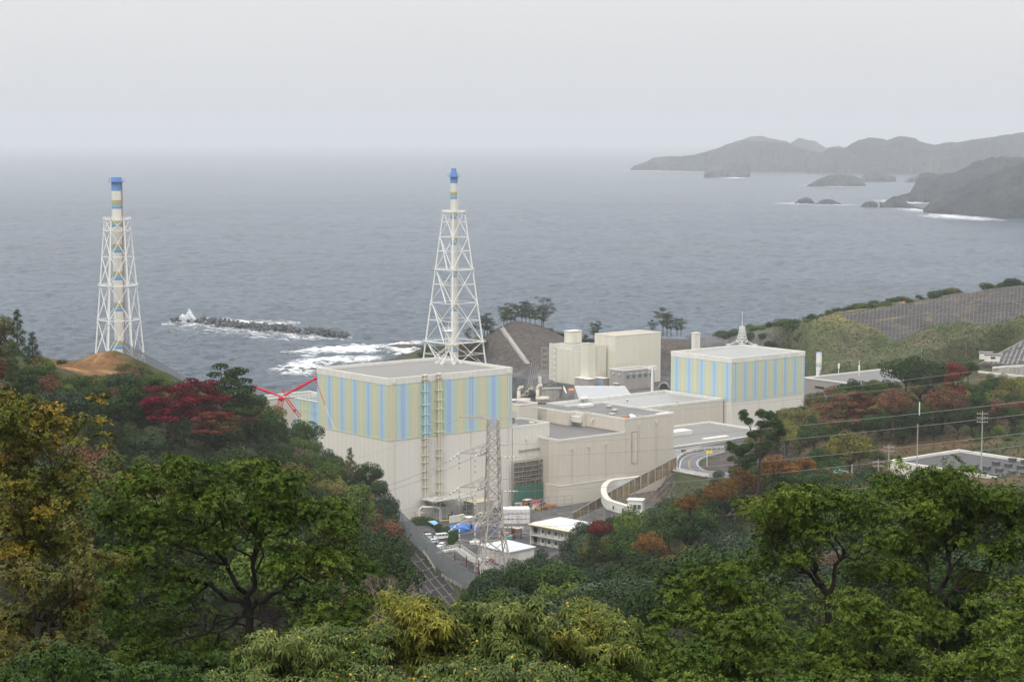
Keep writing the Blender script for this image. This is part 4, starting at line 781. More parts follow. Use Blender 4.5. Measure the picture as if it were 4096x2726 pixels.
# ------------------------------------------------------------------ chimneys, pylon, wires, fences, lattice slopes, road, yard
def lattice_tower(root, n, th0, levels, rad, leg_r, plats, mids=False):
    c = lambda k, z: (rad(z) * cos(th0 + 2 * pi * k / n), rad(z) * sin(th0 + 2 * pi * k / n), z)
    for k in range(n):
        mb = MB()
        for i in range(len(levels) - 1):
            r0 = leg_r * (1.25 - .5 * i / len(levels)); mb.tube(c(k, levels[i]), c(k, levels[i + 1]), r0, r0 * .94, n=7)
            zm = levels[i + 1] - 1.6; mb.tube(c(k, zm), c(k, zm + .7), r0 * 1.5, n=7)
        ob('leg', mb, STEELW, root)
        for i in range(len(levels) - 1):
            a0, a1, b0, b1_ = c(k, levels[i]), c(k, levels[i + 1]), c((k + 1) % n, levels[i]), c((k + 1) % n, levels[i + 1])
            r1 = leg_r * .5; ob('brace', MB().tube(a0, b1_, r1, n=5), STEELW, root); ob('brace', MB().tube(b0, a1, r1, n=5), STEELW, root)
            ob('cross_bar', MB().tube(a1, b1_, r1 * .95, n=5), STEELW, root)
            if mids:
                f = rad(levels[i]) / (rad(levels[i]) + rad(levels[i + 1])); zm = levels[i] + (levels[i + 1] - levels[i]) * f
                ob('cross_bar', MB().tube(c(k, zm), c((k + 1) % n, zm), r1 * .75, n=5), STEELW, root)
    for z, w_ in plats:
        rr = rad(z) + w_; mb = MB(); q = [(rr * cos(th0 + 2 * pi * k / n), rr * sin(th0 + 2 * pi * k / n)) for k in range(n)]
        for k in range(n):
            a_, b_ = q[k], q[(k + 1) % n]; mb.beam([(*a_, z + .1), (*b_, z + .1)], 1.0, .18)
        ob('platform', mb, STEELW, root)
        mb = MB(); rr += .4; q = [(rr * cos(th0 + 2 * pi * k / n), rr * sin(th0 + 2 * pi * k / n)) for k in range(n)]
        for k in range(n):
            a_, b_ = q[k], q[(k + 1) % n]
            for h in (.6, 1.2): mb.tube((*a_, z + h), (*b_, z + h), .05, n=4)
            for j in range(8): f = j / 8; x, y = a_[0] * (1 - f) + b_[0] * f, a_[1] * (1 - f) + b_[1] * f; mb.tube((x, y, z), (x, y, z + 1.2), .045, n=4)
        ob('railing', mb, STEELW, root)
SKYB = paint('stack_blue', (0.14, 0.27, 0.54)); OLI = paint('stack_ochre', (0.38, 0.35, 0.17)); GRB = paint('stack_green', (0.25, 0.35, 0.24)); TLB = paint('stack_teal', (0.24, 0.42, 0.45)); SHW = paint('stack_cream_white', (0.66, 0.64, 0.57), streak=.1)
def chimney(label, u, Y, r, yz, top, cap, bands, base=15.0):
    X = at(u, 300, 0); x = (u - 512) / F * (Y * cp + (CAMZ - 75) * sn)
    t = thing('lattice_chimney', label, 'chimney', (x, Y, base)); L_ = lambda y: zof(150 + y / 6.97, Y) - base
    prev = 0
    for y0, y1 in bands[::-1]:
        z0, z1_ = L_(y1), L_(y0); h = z1_ - z0
        ob('shaft', MB().tube((0, 0, prev), (0, 0, z0), r, n=20), SHW, t, False)
        for m, f0, f1 in ((SKYB, 0, .27), (TLB, .27, .45), (GRB, .45, .62), (OLI, .62, 1)): ob('colour_band', MB().tube((0, 0, z0 + h * f0), (0, 0, z0 + h * f1), r + .01, n=20), m, t)
        prev = z1_
    ob('shaft', MB().tube((0, 0, prev), (0, 0, L_(cap[1])), r, n=20), SHW, t)
    ob('blue_top', MB().tube((0, 0, L_(cap[1])), (0, 0, L_(cap[0])), r, n=20), SKYB, t)
    zp = L_(cap[0]); mb = MB().tube((0, 0, zp), (0, 0, zp + .3), r + 1.6, n=16)
    for h in (.9, 1.6):
        for k in range(14): a0, a1 = 2 * pi * k / 14, 2 * pi * (k + 1) / 14; mb.tube(((r + 1.6) * cos(a0), (r + 1.6) * sin(a0), zp + h), ((r + 1.6) * cos(a1), (r + 1.6) * sin(a1), zp + h), .06, n=4)
    for k in range(14): a0 = 2 * pi * k / 14; mb.tube(((r + 1.6) * cos(a0), (r + 1.6) * sin(a0), zp), ((r + 1.6) * cos(a0), (r + 1.6) * sin(a0), zp + 1.6), .06, n=4)
    ob('top_gallery', mb, SKYB, t)
    ob('crown', MB().tube((0, 0, zp + .3), (0, 0, zp + (L_(top) - zp) * .55), r * 1.02, n=20).tube((0, 0, zp + (L_(top) - zp) * .55), (0, 0, L_(top)), r * (.72 if u > 300 else 1.02), n=20), SKYB, t)
    ob('lightning_rod', MB().tube((r * .5, 0, L_(top)), (r * .5, 0, L_(top) + 3.4), .05, n=4), GALV, t)
    ob('ladder', MB().box(r, r + .45, -.4, .4, 1, L_(cap[0])), paint('ladder_rail', (.33, .22, .18)) if u < 300 else SHW, t)
    return t, L_
t1, L1_ = chimney('left tall banded chimney inside a six legged white lattice tower', 118.5, 1000, 2.5, 0, 187, (220, 283),
                  [(347, 407), (490, 532), (652, 712), (843, 903), (1060, 1120), (1322, 1382)])
lv = sorted([0, 22] + [L1_(y) for y in (480, 560, 740, 940, 1180, 1430)]); zt_, zb_ = L1_(480), L1_(1400)
lattice_tower(t1, 6, radians(13), lv, lambda z: 6.2 + (11.8 - 6.2) * (zt_ - z) / (zt_ - zb_), .36, [(zt_, .4), (L1_(560), 0), (L1_(940), .7), (L1_(1180), 0)])
t2, L2_ = chimney('centre tall banded chimney inside a four legged white lattice tower', 454.0, 1195, 2.1, 0, 125, (185, 230),
                  [(290, 340), (430, 476), (605, 658), (832, 884), (1075, 1120), (1360, 1402)])
lv = sorted([0] + [L2_(y) for y in (422, 603, 830, 1060, 1330)]); za2, zb2 = L2_(430), L2_(1330)
lattice_tower(t2, 4, radians(-2.5), lv, lambda z: 6.4 + (17.2 - 6.4) * (za2 - z) / (za2 - zb2), .42, [(za2, .6), (L2_(830), .9), (L2_(1330), 1.6)], True)
for i in range(4):       # zigzag stairs on the left face
    z0, z1_ = lv[i], lv[i + 1]; k = (17.2 - 6.4) / (za2 - zb2); r0 = 6.4 + k * (za2 - z0); r1 = 6.4 + k * (za2 - z1_)
    ob('stair', MB().beam([(-r0 * .35, -r0 * .55, z0 + .5), (-r1 * .9, -.5, z1_ - 2)], .8, .25), STEELW, t2)
# --- transmission pylon in the yard
PY = 618; px0 = (493.5 - 512) / F * (PY * cp + (CAMZ - 40) * sn); zP = lambda y: zof(400 + y / 8.96, PY) - 15
pyl = thing('transmission_pylon', 'weathered steel lattice pylon with long left arms standing in the yard', 'pylon', (px0, PY, 15), radians(14))
zt_ = zP(170)
def hw(z): return 1.5 + (z / zt_ < .42) * 0 + max(0, (zP(1090) - z)) * .13 + (zt_ - z) * .028
zs = [0, 6.5, 12] + [zP(y) for y in (1090, 1000, 880, 770, 690, 580, 470, 390, 310, 240, 170)]; zs = sorted(zs)
for k in range(4):
    sx_, sy_ = ((-1, -1), (1, -1), (1, 1), (-1, 1))[k]; mb = MB()
    for i in range(len(zs) - 1): mb.beam([(sx_ * hw(zs[i]), sy_ * hw(zs[i]), zs[i] + .15), (sx_ * hw(zs[i + 1]), sy_ * hw(zs[i + 1]), zs[i + 1] + .15)], .3, .3) if False else mb.tube((sx_ * hw(zs[i]), sy_ * hw(zs[i]), zs[i]), (sx_ * hw(zs[i + 1]), sy_ * hw(zs[i + 1]), zs[i + 1]), .3, n=4)
    ob('leg', mb, PYL, pyl)
    nx_, ny_ = ((-1, -1), (1, -1), (1, 1), (-1, 1))[(k + 1) % 4]; mb = MB()
    for i in range(len(zs) - 1):
        h0, h1 = hw(zs[i]), hw(zs[i + 1]); mb.tube((sx_ * h0, sy_ * h0, zs[i]), (nx_ * h1, ny_ * h1, zs[i + 1]), .14, n=4); mb.tube((nx_ * h0, ny_ * h0, zs[i]), (sx_ * h1, sy_ * h1, zs[i + 1]), .14, n=4); mb.tube((sx_ * h1, sy_ * h1, zs[i + 1]), (nx_ * h1, ny_ * h1, zs[i + 1]), .15, n=4)
    o_ = ob('face_bracing', mb, PYL, pyl); o_['kind'] = 'stuff'
INS = mat('porcelain_insulator', (.7, .7, .68), rough=.3); INB = mat('dark_insulator', (.05, .05, .05), rough=.3)
ends_l, ends_r = [], []
def insul(p, q, parent=None):
    p, q = np.array(p, float), np.array(q, float); n = 13
    for m, ph in ((INS, 0), (INB, 1)):
        mb = MB()
        for i in range(n):
            if (i % 4 == 3) == bool(ph): c_ = p + (q - p) * (i + .5) / n; d_ = (q - p) / n * .33; mb.tube(c_ - d_, c_ + d_, .26 if not ph else .2, n=7)
        if not ph: mb.tube(p, q, .06, n=4)
        ob('insulator_disc', mb, m, parent)
        if not parent: pass
for j, (yb, yt_) in enumerate(((160, 130), (470, 385), (775, 690), (1095, 1005))):
    zb_, zu = zP(yb), zP(yt_); h0 = hw(zb_); mb = MB()
    tips = [(-10.8, 1.0, zb_ + (.6 if j == 0 else .2))] + ([] if j == 0 else [(-6.8, -3.6, zb_ - .3)])
    for tp in tips:
        for c_ in ((-h0, -h0, zb_), (-h0, h0, zb_), (-h0, -h0, zu), (-h0, h0, zu)): mb.tube(c_, tp, .16, n=4)
        for f in (.25, .5, .75):
            L4 = [tuple(np.array(c_) * (1 - f) + np.array(tp) * f) for c_ in ((-h0, -h0, zb_), (-h0, h0, zb_), (-h0, -h0, zu), (-h0, h0, zu))]
            for a_, b_ in ((0, 2), (1, 3), (0, 1), (2, 3)): mb.tube(L4[a_], L4[b_], .09, n=4)
    if j:
        for c_ in ((h0, -h0, zb_), (-h0, -h0, zb_), (h0, -h0, zu)): mb.tube(c_, (1.6, -4.2, zb_ - .8), .12, n=4)
    ob('cross_arm', mb, PYL, pyl)
    if j:
        for tp in tips: insul((tp[0], tp[1], tp[2]), (tp[0], tp[1], tp[2] - 5.4), pyl)
        insul((-10.8, 1, zb_ + .1), (-14.6, -.5, zb_ - 2.0), pyl); insul((-6.8, -3.6, zb_ - .3), (-3.2, -2.4, zb_ + .9), pyl)
        insul((2.4, -4.2, zb_ - .8), (6.4, -5.6, zb_ - .6), pyl); insul((2.0, 1.0, zb_ + 2.3), (4.6, .4, zb_ + 2.4), pyl)
        insul((1.6, -1, zb_ - .5), (1.6, -1, zb_ - 5.5), pyl)
ct, st_ = cos(radians(14)), sin(radians(14))
def pw(x, y, z): return np.array((px0 + ct * x - st_ * y, PY + st_ * x + ct * y, 15 + z))
WIRE = mat('power_line_steel', (.33, .33, .33), rough=.5)
def wire(label, p, q, sag, r=.055, n=26):
    p, q = np.array(p, float), np.array(q, float); pts = [p + (q - p) * i / n - np.array((0, 0, sag * 4 * (i / n) * (1 - i / n))) for i in range(n + 1)]
    o = ob('power_line', MB().path([tuple(x) for x in pts], r, 4), WIRE); tag(o, label, 'power line', 'power lines'); return o
for j, (yb, v0, v1, nm) in enumerate(((470, 400, 412.5, 'top'), (775, 431, 443, 'middle'), (1095, 468, 482, 'lowest'))):
    zb_ = zP(yb)
    wire('power line from the %s pylon arm to the right edge, upper of its pair' % nm, pw(4.6, .4, zb_ + 2.4), atY(1085, v0 - 6, 330), 1.5)
    wire('power line from the %s pylon arm to the right edge, lower of its pair' % nm, pw(6.4, -5.6, zb_ - .6), atY(1085, v1 - 6, 320), 1.5)
    if j < 2:
        wire('power line from the %s left arm tip towards the wooded hill' % nm, pw(-14.6, -.5, zb_ - 2), atY(330, (496, 520)[j], 700), 2)
        wire('power line from the inner %s left arm towards the wooded hill' % nm, pw(-6.8, -3.6, zb_ - .3), atY(330, (504, 527)[j], 700), 2)
wire('thin earth wire from the pylon top to the upper right', pw(1, 1, zt_ + .2), atY(1085, 356, 330), 1.5, .035); wire('thin earth wire just under the upper right one', pw(1, -1, zt_ - .2), atY(1085, 366, 330), 1.5, .035)
wire('thin earth wire from the pylon top arm across the striped wall', pw(-10.8, 1, zP(160)), atY(330, 466, 700), 1, .035)
# --- louvred wind fence down the left ridge
FP = [(123, 362, 620), (156, 380, 632), (191, 400, 640), (226, 412, 641), (261, 430, 640), (302, 455, 636), (343, 482, 630), (368, 504, 626), (400, 531, 616), (427, 557, 604), (435, 566, 600), (455, 582, 589), (474, 596, 578)]
fpts = [np.array(atY(*q)) for q in FP]; fpts = [np.array((p[0], p[1], min(p[2], 200))) for p in fpts]
seg = [0]
for i in range(1, len(fpts)): seg.append(seg[-1] + np.linalg.norm(fpts[i] - fpts[i - 1]))
def fat(s): i = max(0, min(len(fpts) - 2, int(np.searchsorted(seg, s)) - 1)); f = (s - seg[i]) / (seg[i + 1] - seg[i]); return fpts[i] * (1 - f) + fpts[i + 1] * f
fn = thing('wind_fence', 'long grey louvred steel wind fence running down the left ridge to the yard', 'fence', (0, 0, 0)); LF = mat('fence_louvre', (.20, .22, .235), rough=.5, var=.1); FH = 6.6
ns = int(seg[-1] / 5); sp_ = [fat(seg[-1] * i / (ns * 2)) for i in range(ns * 2 + 1)]
for k in range(15): ob('slat', MB().beam([(p[0], p[1], p[2] + .3 + k * FH / 15 + .22) for p in sp_], .06, .30), LF, fn)
for i in range(ns + 1): p = fat(seg[-1] * i / ns); ob('post', MB().tube((p[0] + .1, p[1] + .35, p[2] - 1.5), (p[0] + .1, p[1] + .35, p[2] + FH + .3), .13, n=5), GALV, fn)
def railing(name, label, pts, h=1.1, step=2.0, m=STEELW, r=.05, bars=(.55, 1.0), cat='railing'):
    t = thing(name, label, cat, (0, 0, 0))
    for b_ in bars: ob('rail', MB().path([(p[0], p[1], p[2] + h * b_) for p in pts], r, 4), m, t)
    mb = MB()
    for i in range(len(pts) - 1):
        a_, b_ = np.array(pts[i]), np.array(pts[i + 1]); n = max(1, int(np.linalg.norm(b_ - a_) / step))
        for k in range(n + (i == len(pts) - 2)): c_ = a_ + (b_ - a_) * k / n; mb.tube(c_, c_ + (0, 0, h), r, n=4)
    o = ob('rail_post', mb, m, t); o['kind'] = 'stuff'; return t
gp = [hit(*zh(x, y)) for x, y in ((90, 745), (280, 930), (430, 1120), (550, 1310))]
if all(gp): railing('white_railing', 'white handrail along the foot of the wind fence, upper stretch', gp, 1.3)
gp = [hit(*zh(x, y)) for x, y in ((655, 1400), (720, 1450), (860, 1530), (960, 1590))]
if all(gp): railing('white_railing', 'white handrail along the foot of the wind fence, lower stretch', gp, 1.3)
# --- lattice (crib) slopes: sprayed ground with concrete beams that follow it
def slope(name, label, area, lines, bw, bh, ground_m, beam_m, lift=.25, knob=False):
    t = thing(name, label, 'retaining slope', (0, 0, 0)); us = [p[0] for p in area]; vs_ = [p[1] for p in area]
    uu, vv = np.arange(min(us), max(us) + 2, 2.0), np.arange(min(vs_), max(vs_) + 2, 1.5); G_ = {}; V = []; Fc = []
    PU, PV = np.meshgrid(uu, vv); inside = poly_dist(PU, PV, area) < 1.0
    for a in range(len(vv)):
        for b_ in range(len(uu)):
            if inside[a, b_]:
                p = hit(uu[b_], vv[a])
                if p: G_[(a, b_)] = len(V); V.append((p[0], p[1], p[2] + .12))
    for (a, b_) in list(G_):
        q = [(a, b_), (a, b_ + 1), (a + 1, b_ + 1), (a + 1, b_)]
        if all(x in G_ for x in q):
            ids = [G_[x] for x in q]; ys = [V[i][1] for i in ids]
            if max(ys) - min(ys) < 40: Fc.append(tuple(ids[::-1]))
    mb = MB(); mb.v = V; mb.f = Fc; ob('slope_face', mb, ground_m, t, True)
    for ln in lines:
        bw_, bh_, lf_ = (bw, bh, lift) if not isinstance(ln, tuple) else ln[1:]; ln = ln if not isinstance(ln, tuple) else ln[0]
        ins = poly_dist(np.array([p[0] for p in ln]), np.array([p[1] for p in ln]), area) < .6; run = []
        for p, ok in list(zip(ln, ins)) + [((0, 0), False)]:
            h = hit(*p) if ok else None
            if h and (not run or abs(h[1] - run[-1][1]) < 30): run.append((h[0], h[1], h[2] + lf_))
            else:
                if len(run) > 2: ob('beam', MB().beam(run, bw_, bh_), beam_m, t)
                run = [(h[0], h[1], h[2] + lf_)] if h else []
    return t
in_uv = lambda q, pl: bool(poly_dist(np.array([q[0]]), np.array([q[1]]), pl)[0] < 0)
LAT = mat('weathered_lattice_concrete', (.135, .13, .13), var=.25, scale=.3); LATD = mat('dark_lattice_concrete', (.105, .088, .08), var=.2); SOIL = mat('dark_slope_infill', (.048, .045, .045), var=.35, scale=.25, c2=(.16, .115, .06), thr=.62, coord='World', rough=.9)
top = [z7(*p) for p in ((575, 478), (900, 432), (1200, 387), (1500, 337), (1700, 287), (1850, 254), (2100, 232), (2356, 205), (2500, 190))]
bot = [z7(*p) for p in ((578, 480), (760, 560), (960, 620), (1145, 740), (1250, 700), (1450, 605), (1730, 550), (1990, 592), (2180, 562), (2356, 490), (2500, 430))]
ti = lambda u: float(np.interp(u, [p[0] for p in top], [p[1] for p in top])) + .8; bi = lambda u: float(np.interp(u, [p[0] for p in bot], [p[1] for p in bot]))
lines = []
u = 838.0
while u < 1036:
    n = 12; lines.append([(u - (k / n - .3) * 1.2 * (1 + (u > 960)), ti(u) + (bi(u) - ti(u)) * k / n) for k in range(n + 1)]); u += 3.9
for k in range(20): lines.append(([(uu, ti(uu) + .6 + k * 2.6 + 1.0 * sin(uu / 14) * (k / 12)) for uu in np.arange(838, 1036, 3)], .6, .4, .4))
lines.append([(p[0], ti(p[0])) for p in [(x, 0) for x in np.arange(838, 1036, 4)]]); lines.append([(x, bi(x) - .4) for x in np.arange(838, 1036, 4)])
slope('lattice_slope', 'big grey concrete lattice slope on the far right hill', top + bot[::-1], lines, .3, .3, SOIL, LAT)
ar = [z7(1935, 958), z7(2100, 870), z7(2250, 790), z7(2356, 730), z7(2500, 640), z7(2500, 950), z7(2356, 950), z7(2050, 975)]; lines = []
for k in range(13): x = 1960 + k * 45; lines.append([z7(x + j * 11 , 985 - j * 26) for j in range(14)])
for k in range(7): lines.append([z7(1900 + j * 30, 945 - k * 47 + j * 2.2) for j in range(21)])
lines.append([ar[0], ar[1], ar[2], ar[3]]); slope('lattice_slope', 'darker steep concrete lattice slope cut by the right edge below the huts', ar, lines, .6, .5, mat('dark_sprayed_slope', (.07, .065, .065), var=.3, coord='World'), mat('grey_beam', (.2, .19, .19), var=.2))
ar = [zh(-60, 640), zh(110, 850), zh(280, 960), zh(430, 1150), zh(545, 1330), zh(650, 1400), zh(860, 1570), zh(860, 2000), zh(200, 2450), zh(-400, 2500), zh(-900, 2400), (300, 600), (330, 560)]; lines = []
for k in range(-14, 16): lines.append([zh(110 + k * 118 - 110 + j * 28, 870 - k * 18 - 128 + j * 34) for j in range(46)])
for k in range(0, 22): lines.append([zh(230 + k * 112 - j * 40, 1000 + k * 136 + 6 * sin(j * .8) + j * 17) for j in range(-12, 46)])
slope('lattice_slope', 'dark net covered lattice slope below the wind fence, bottom centre', ar, lines, .5, .5, mat('black_slope_net', (.028, .026, .028), var=.35, scale=2, coord='World', bump=.1), LATD)
kb = MB()
for k in range(-4, 10):
    for j in range(12):
        q_ = zh(230 + k * 112 - j * 88, 1000 + k * 136 + j * 40)
        if in_uv(q_, ar):
            h = hit(*q_)
            if h: kb.box(h[0] - .16, h[0] + .16, h[1] - .16, h[1] + .16, h[2] + .2, h[2] + .52)
o_ = ob('anchor_cap', kb, CONC, bpy.data.objects['lattice_slope.002']); o_['kind'] = 'stuff'
ar = [(184, 580), (200, 590), (215, 596), (222, 604), (190, 606), (176, 592)]; 
ar = [z4(1050, 1190), z4(1050, 1350), z4(980, 1390), z4(700, 1420), z4(640, 1400), z4(800, 1330)]; lines = []
for k in range(14): lines.append([z4(560 + k * 44 + j * 22, 1470 - j * 22) for j in range(14)]); lines.append([z4(600 + k * 44 + j * 18, 1200 + j * 30) for j in range(12)])
slope('lattice_slope', 'brown lattice slope under the netting fence beside the white corridor', ar, lines, .4, .35, mat('brown_sprayed_slope', (.14, .115, .095), var=.25, coord='World'), LATD)
# --- netting fence dropping from the road to the yard
nf = thing('netting_fence', 'brown netting fence slanting down from the road bend to the yard', 'fence', (0, 0, 0))
tp_ = [at(*z4(1056, 1092), 35), at(*z4(805, 1222), 29), at(*z4(600, 1330), 24), at(*z4(330, 1482), 19)]; bt_ = [(p[0], p[1], p[2] - h) for p, h in zip(tp_, (5.0, 5.0, 4.2, 2.5))]
NETM = mat('brown_netting', (.20, .155, .105), var=.25, scale=1.5, c2=(.34, .27, .12), thr=.6, stretch=(1, 1, .2), rough=.9, streak=.2)
for i in range(3):
    a0, a1, c0, c1 = [np.array(p) for p in (tp_[i], tp_[i + 1], bt_[i], bt_[i + 1])]; n = 5
    for k in range(n):
        f, g_ = k / n, (k + 1) / n - .02; q = [a0 + (a1 - a0) * f, a0 + (a1 - a0) * g_, c0 + (c1 - c0) * g_, c0 + (c1 - c0) * f]
        mb = MB(); mb.poly([tuple(p) for p in q][::-1]); mb.poly([tuple(p + (0, .12, 0)) for p in q]); ob('net_panel', mb, NETM, nf); ob('post', MB().tube(tuple(q[0] + (0, -.12, .2)), tuple(q[3] + (0, -.12, -.5)), .1, n=5), GALV, nf)
ob('top_rail', MB().path([(p[0], p[1] - .1, p[2] + .1) for p in tp_], .14, 5), CONC, nf)
# --- hill road with kerb lines and guard wall
def ribbon(c, w_, dz, off=0.0):
    mb = MB(); P_ = [np.array((p[0], p[1])) for p in c]; L_, R_ = [], []
    for i, p in enumerate(P_):
        d = P_[min(i + 1, len(P_) - 1)] - P_[max(i - 1, 0)]; d /= np.linalg.norm(d); nrm = np.array((-d[1], d[0])); z = c[i][2] + dz
        L_.append((*(p + nrm * (off + w_ / 2)), z)); R_.append((*(p + nrm * (off - w_ / 2)), z))
    for i in range(len(P_) - 1): mb.poly([R_[i], R_[i + 1], L_[i + 1], L_[i]])
    return mb
def smooth_line(c, n=6):
    out_ = []; P_ = [np.array(p, float) for p in c]
    for i in range(len(P_) - 1):
        p0, p1, p2, p3 = P_[max(i - 1, 0)], P_[i], P_[i + 1], P_[min(i + 2, len(P_) - 1)]
        for k in range(n): t = k / n; out_.append(.5 * ((2 * p1) + (-p0 + p2) * t + (2 * p0 - 5 * p1 + 4 * p2 - p3) * t * t + (-p0 + 3 * p1 - 3 * p2 + p3) * t ** 3))
    return out_ + [P_[-1]]
edge = lambda pts: smooth_line([at(*z8(x, y), RZ) for x, y in pts])
outer = edge([(240, 690), (60, 655), (18, 640), (22, 590), (45, 555), (110, 525), (250, 503), (330, 498)]); inner = edge([(480, 690), (330, 650), (215, 640), (165, 605), (170, 575), (215, 550), (290, 530), (340, 515)])
mb = MB()
nn_ = min(len(outer), len(inner))
for i in range(nn_ - 1): mb.poly([(*inner[i][:2], RZ + .06), (*inner[i + 1][:2], RZ + .06), (*outer[i + 1][:2], RZ + .06), (*outer[i][:2], RZ + .06)][::-1])
tag(ob('road', mb, ASPH), 'wet asphalt road bending round below the right striped building', kind='structure')
mixl = lambda f: [outer[i] * (1 - f) + inner[i] * f for i in range(nn_)]
for f, m, nm in ((.1, STEELW, 'white edge line on the outer side of the road bend'), (.9, STEELW, 'white edge line on the inner side of the road bend'), (.5, paint('orange_line', (.6, .3, .06)), 'orange centre line of the road bend')):
    tag(ob('road_marking', ribbon(mixl(f)[2:], .2, .075), m), nm, kind='structure')
railing('guard_rail', 'white guard rail round the outside of the road bend', [tuple(p) for p in mixl(-.06)[::2]], 1.4, 3, STEELW, .09, (.5, .75, 1.0))
rw = thing('retaining_wall', 'stained concrete retaining wall holding up the road bend', 'wall', (0, 0, 0)); q = mixl(-.14)[:14]
mb = MB()
for i in range(len(q) - 1): mb.prism([(q[i][0], q[i][1], RZ + .3), (q[i + 1][0], q[i + 1][1], RZ + .3), (q[i + 1][0] + .2, q[i + 1][1] + .8, RZ + .3), (q[i][0] + .2, q[i][1] + .8, RZ + .3)], 14)
ob('wall_face', mb, CONC, rw); ob('coping', MB().beam([(p[0], p[1], RZ + .65) for p in q], 1.0, .35), CONC, rw)
sg = thing('yellow_sign', 'small yellow sign on a white post at the road bend', 'sign', at(*z8(216, 615), RZ)); ob('post', MB().tube((0, 0, 0), (0, 0, 6.2), .12), STEELW, sg); ob('board', MB().box(-.5, 2.0, -.06, .06, 5.0, 6.2), paint('sign_yellow', (.75, .6, .08)), sg)
tag(ob('roadside_board', MB().box(-1, 1, -.1, .1, .3, 1.6), RUST), 'small brown board on the guard rail by the annex', 'sign'); bpy.data.objects['roadside_board'].location = at(*z8(60, 528), RZ)
cm = thing('convex_mirror', 'round blue backed mirror on a white post at the guard rail corner', 'mirror', at(*z8(14, 640), RZ)); ob('post', MB().tube((0, 0, 0), (0, 0, 8.0), .12), STEELW, cm); ob('mirror', MB().tube((0, 0, 7.2), (0, -.15, 7.2), .6, n=12), BLUE, cm)
# guard rails of the upper road on the right
for a, b_, lab in (((2060, 982), (2400, 955), 'upper white guard rail at the foot of the dark lattice slope'), ((1925, 1018), (2400, 1066), 'lower white guard rail of the upper hill road')):
    p, q2 = at(*z7(*a), 63), at(*z7(*b_), 63 if b_[1] < 1000 else 60); o_ = ob('guard_rail', MB().beam([p, q2], .3, .8), STEELW); tag(o_, lab, 'guard rail')
cw = thing('concrete_wall', 'mottled concrete wall between the two guard rails at right', 'wall', (0, 0, 0)); ob('wall_face', MB().prism([at(*z7(2060, 990), 62.5), at(*z7(2400, 985), 62.5), tuple(np.array(at(*z7(2400, 985), 62.5)) + (0, 1, 0)), tuple(np.array(at(*z7(2060, 990), 62.5)) + (0, 1, 0))], 5), CONC, cw)
# --- white covered corridor and small block
cc = thing('covered_corridor', 'white covered walkway with a rounded bend in front of the netting fence', 'walkway', (0, 0, 0)); cpz = 25
cl = smooth_line([at(*z4(x, y), cpz) for x, y in ((815, 1221), (700, 1236), (600, 1250), (556, 1285), (550, 1335), (580, 1382), (640, 1405), (730, 1432))], 4)
ob('wall', MB().beam([tuple(p - (0, 0, .3)) for p in cl], 2.0, 3.0), TRIM, cc); ob('roof', MB().beam([tuple(p) for p in cl], 2.1, .28), BEIGE, cc)
for i in (len(cl) - 3, len(cl) - 6): p = cl[i]; ob('window', MB().box(p[0] - .7, p[0] + .5, p[1] - 1.9, p[1] - 1.4, p[2] - 2.4, p[2] - 1.2), GLASS, cc)
for i in range(2, len(cl), 5): p = cl[i]; ob('support', MB().tube((p[0], p[1], 14), (p[0], p[1], p[2] - 3), .25, n=6), GALV, cc)
p = at(*z4(715, 1385), 24); hb2 = thing('guard_house', 'small white building with a dark window strip beside the corridor end', 'building', (p[0], p[1], 15), radians(-14)); ob('wall', MB().box(0, 5.4, 0, 4, 0, 8.6), WHITE, hb2); ob('roof', MB().box(-.3, 5.7, -.3, 4.3, 8.6, 8.9), TRIM, hb2)
for k in range(3): ob('window', MB().box(.6 + k * 1.5, 1.8 + k * 1.5, -.1, -.003, 5.6, 7.2), GLASS, hb2)
# --- two storey site office
of = thing('site_office', 'cream two storey prefab office with open galleries and a long white roof', 'building', (6, 667, 15), radians(-43.8))
LO, WO = 36, 15
ob('wall', MB().box(.3, LO, 1.8, WO, 0, 6.6), CREAM, of); ob('end_wall', MB().box(0, .28, .2, WO, 0, 7.0), WHITE, of); ob('roof', MB().box(-.3, LO, 1.3, WO + .5, 7.05, 7.3), mat('white_sheet_roof', (.62, .64, .65), var=.05, rough=.45), of)
for k in range(14): piece('roof_seam', TRIM, k * 2.6, k * 2.6 + .12, 1.3, WO + .5, 7.302, 7.42, of)
ob('canopy', MB().box(-.2, LO, -.6, 1.28, 6.85, 7.1), mat('cream_canopy', (.66, .6, .42), var=.06), of)
for z in (3.4,): ob('gallery_floor', MB().box(.3, LO, .1, 1.79, z - .15, z), TRIM, of)
for z in (.1, 3.4):
    for h in (.4, .75, 1.1): ob('gallery_rail', MB().box(.3, LO, .12, .17, z + h - .04, z + h), TRIM, of)
    for k in range(12): piece('rail_panel', TRIM, .4 + k * 3, .46 + k * 3, .1, .2, z, z + 1.1, of)
    for k in range(11):
        piece('door', mat('office_door_grey', (.35, .36, .35)), 2.2 + k * 3.1, 3.2 + k * 3.1, 1.7, 1.79, z, z + 2.1, of); piece('window', GLASS, 3.7 + k * 3.1, 4.9 + k * 3.1, 1.7, 1.79, z + .9, z + 2.0, of)
    piece('stair_opening', DARK, .32, 2.0, 1.65, 1.79, z + .2, z + 2.4, of)
for k in range(8): piece('gallery_post', STEELW, .3 + k * 5, .4 + k * 5, 0, .1, 0, 6.85, of)
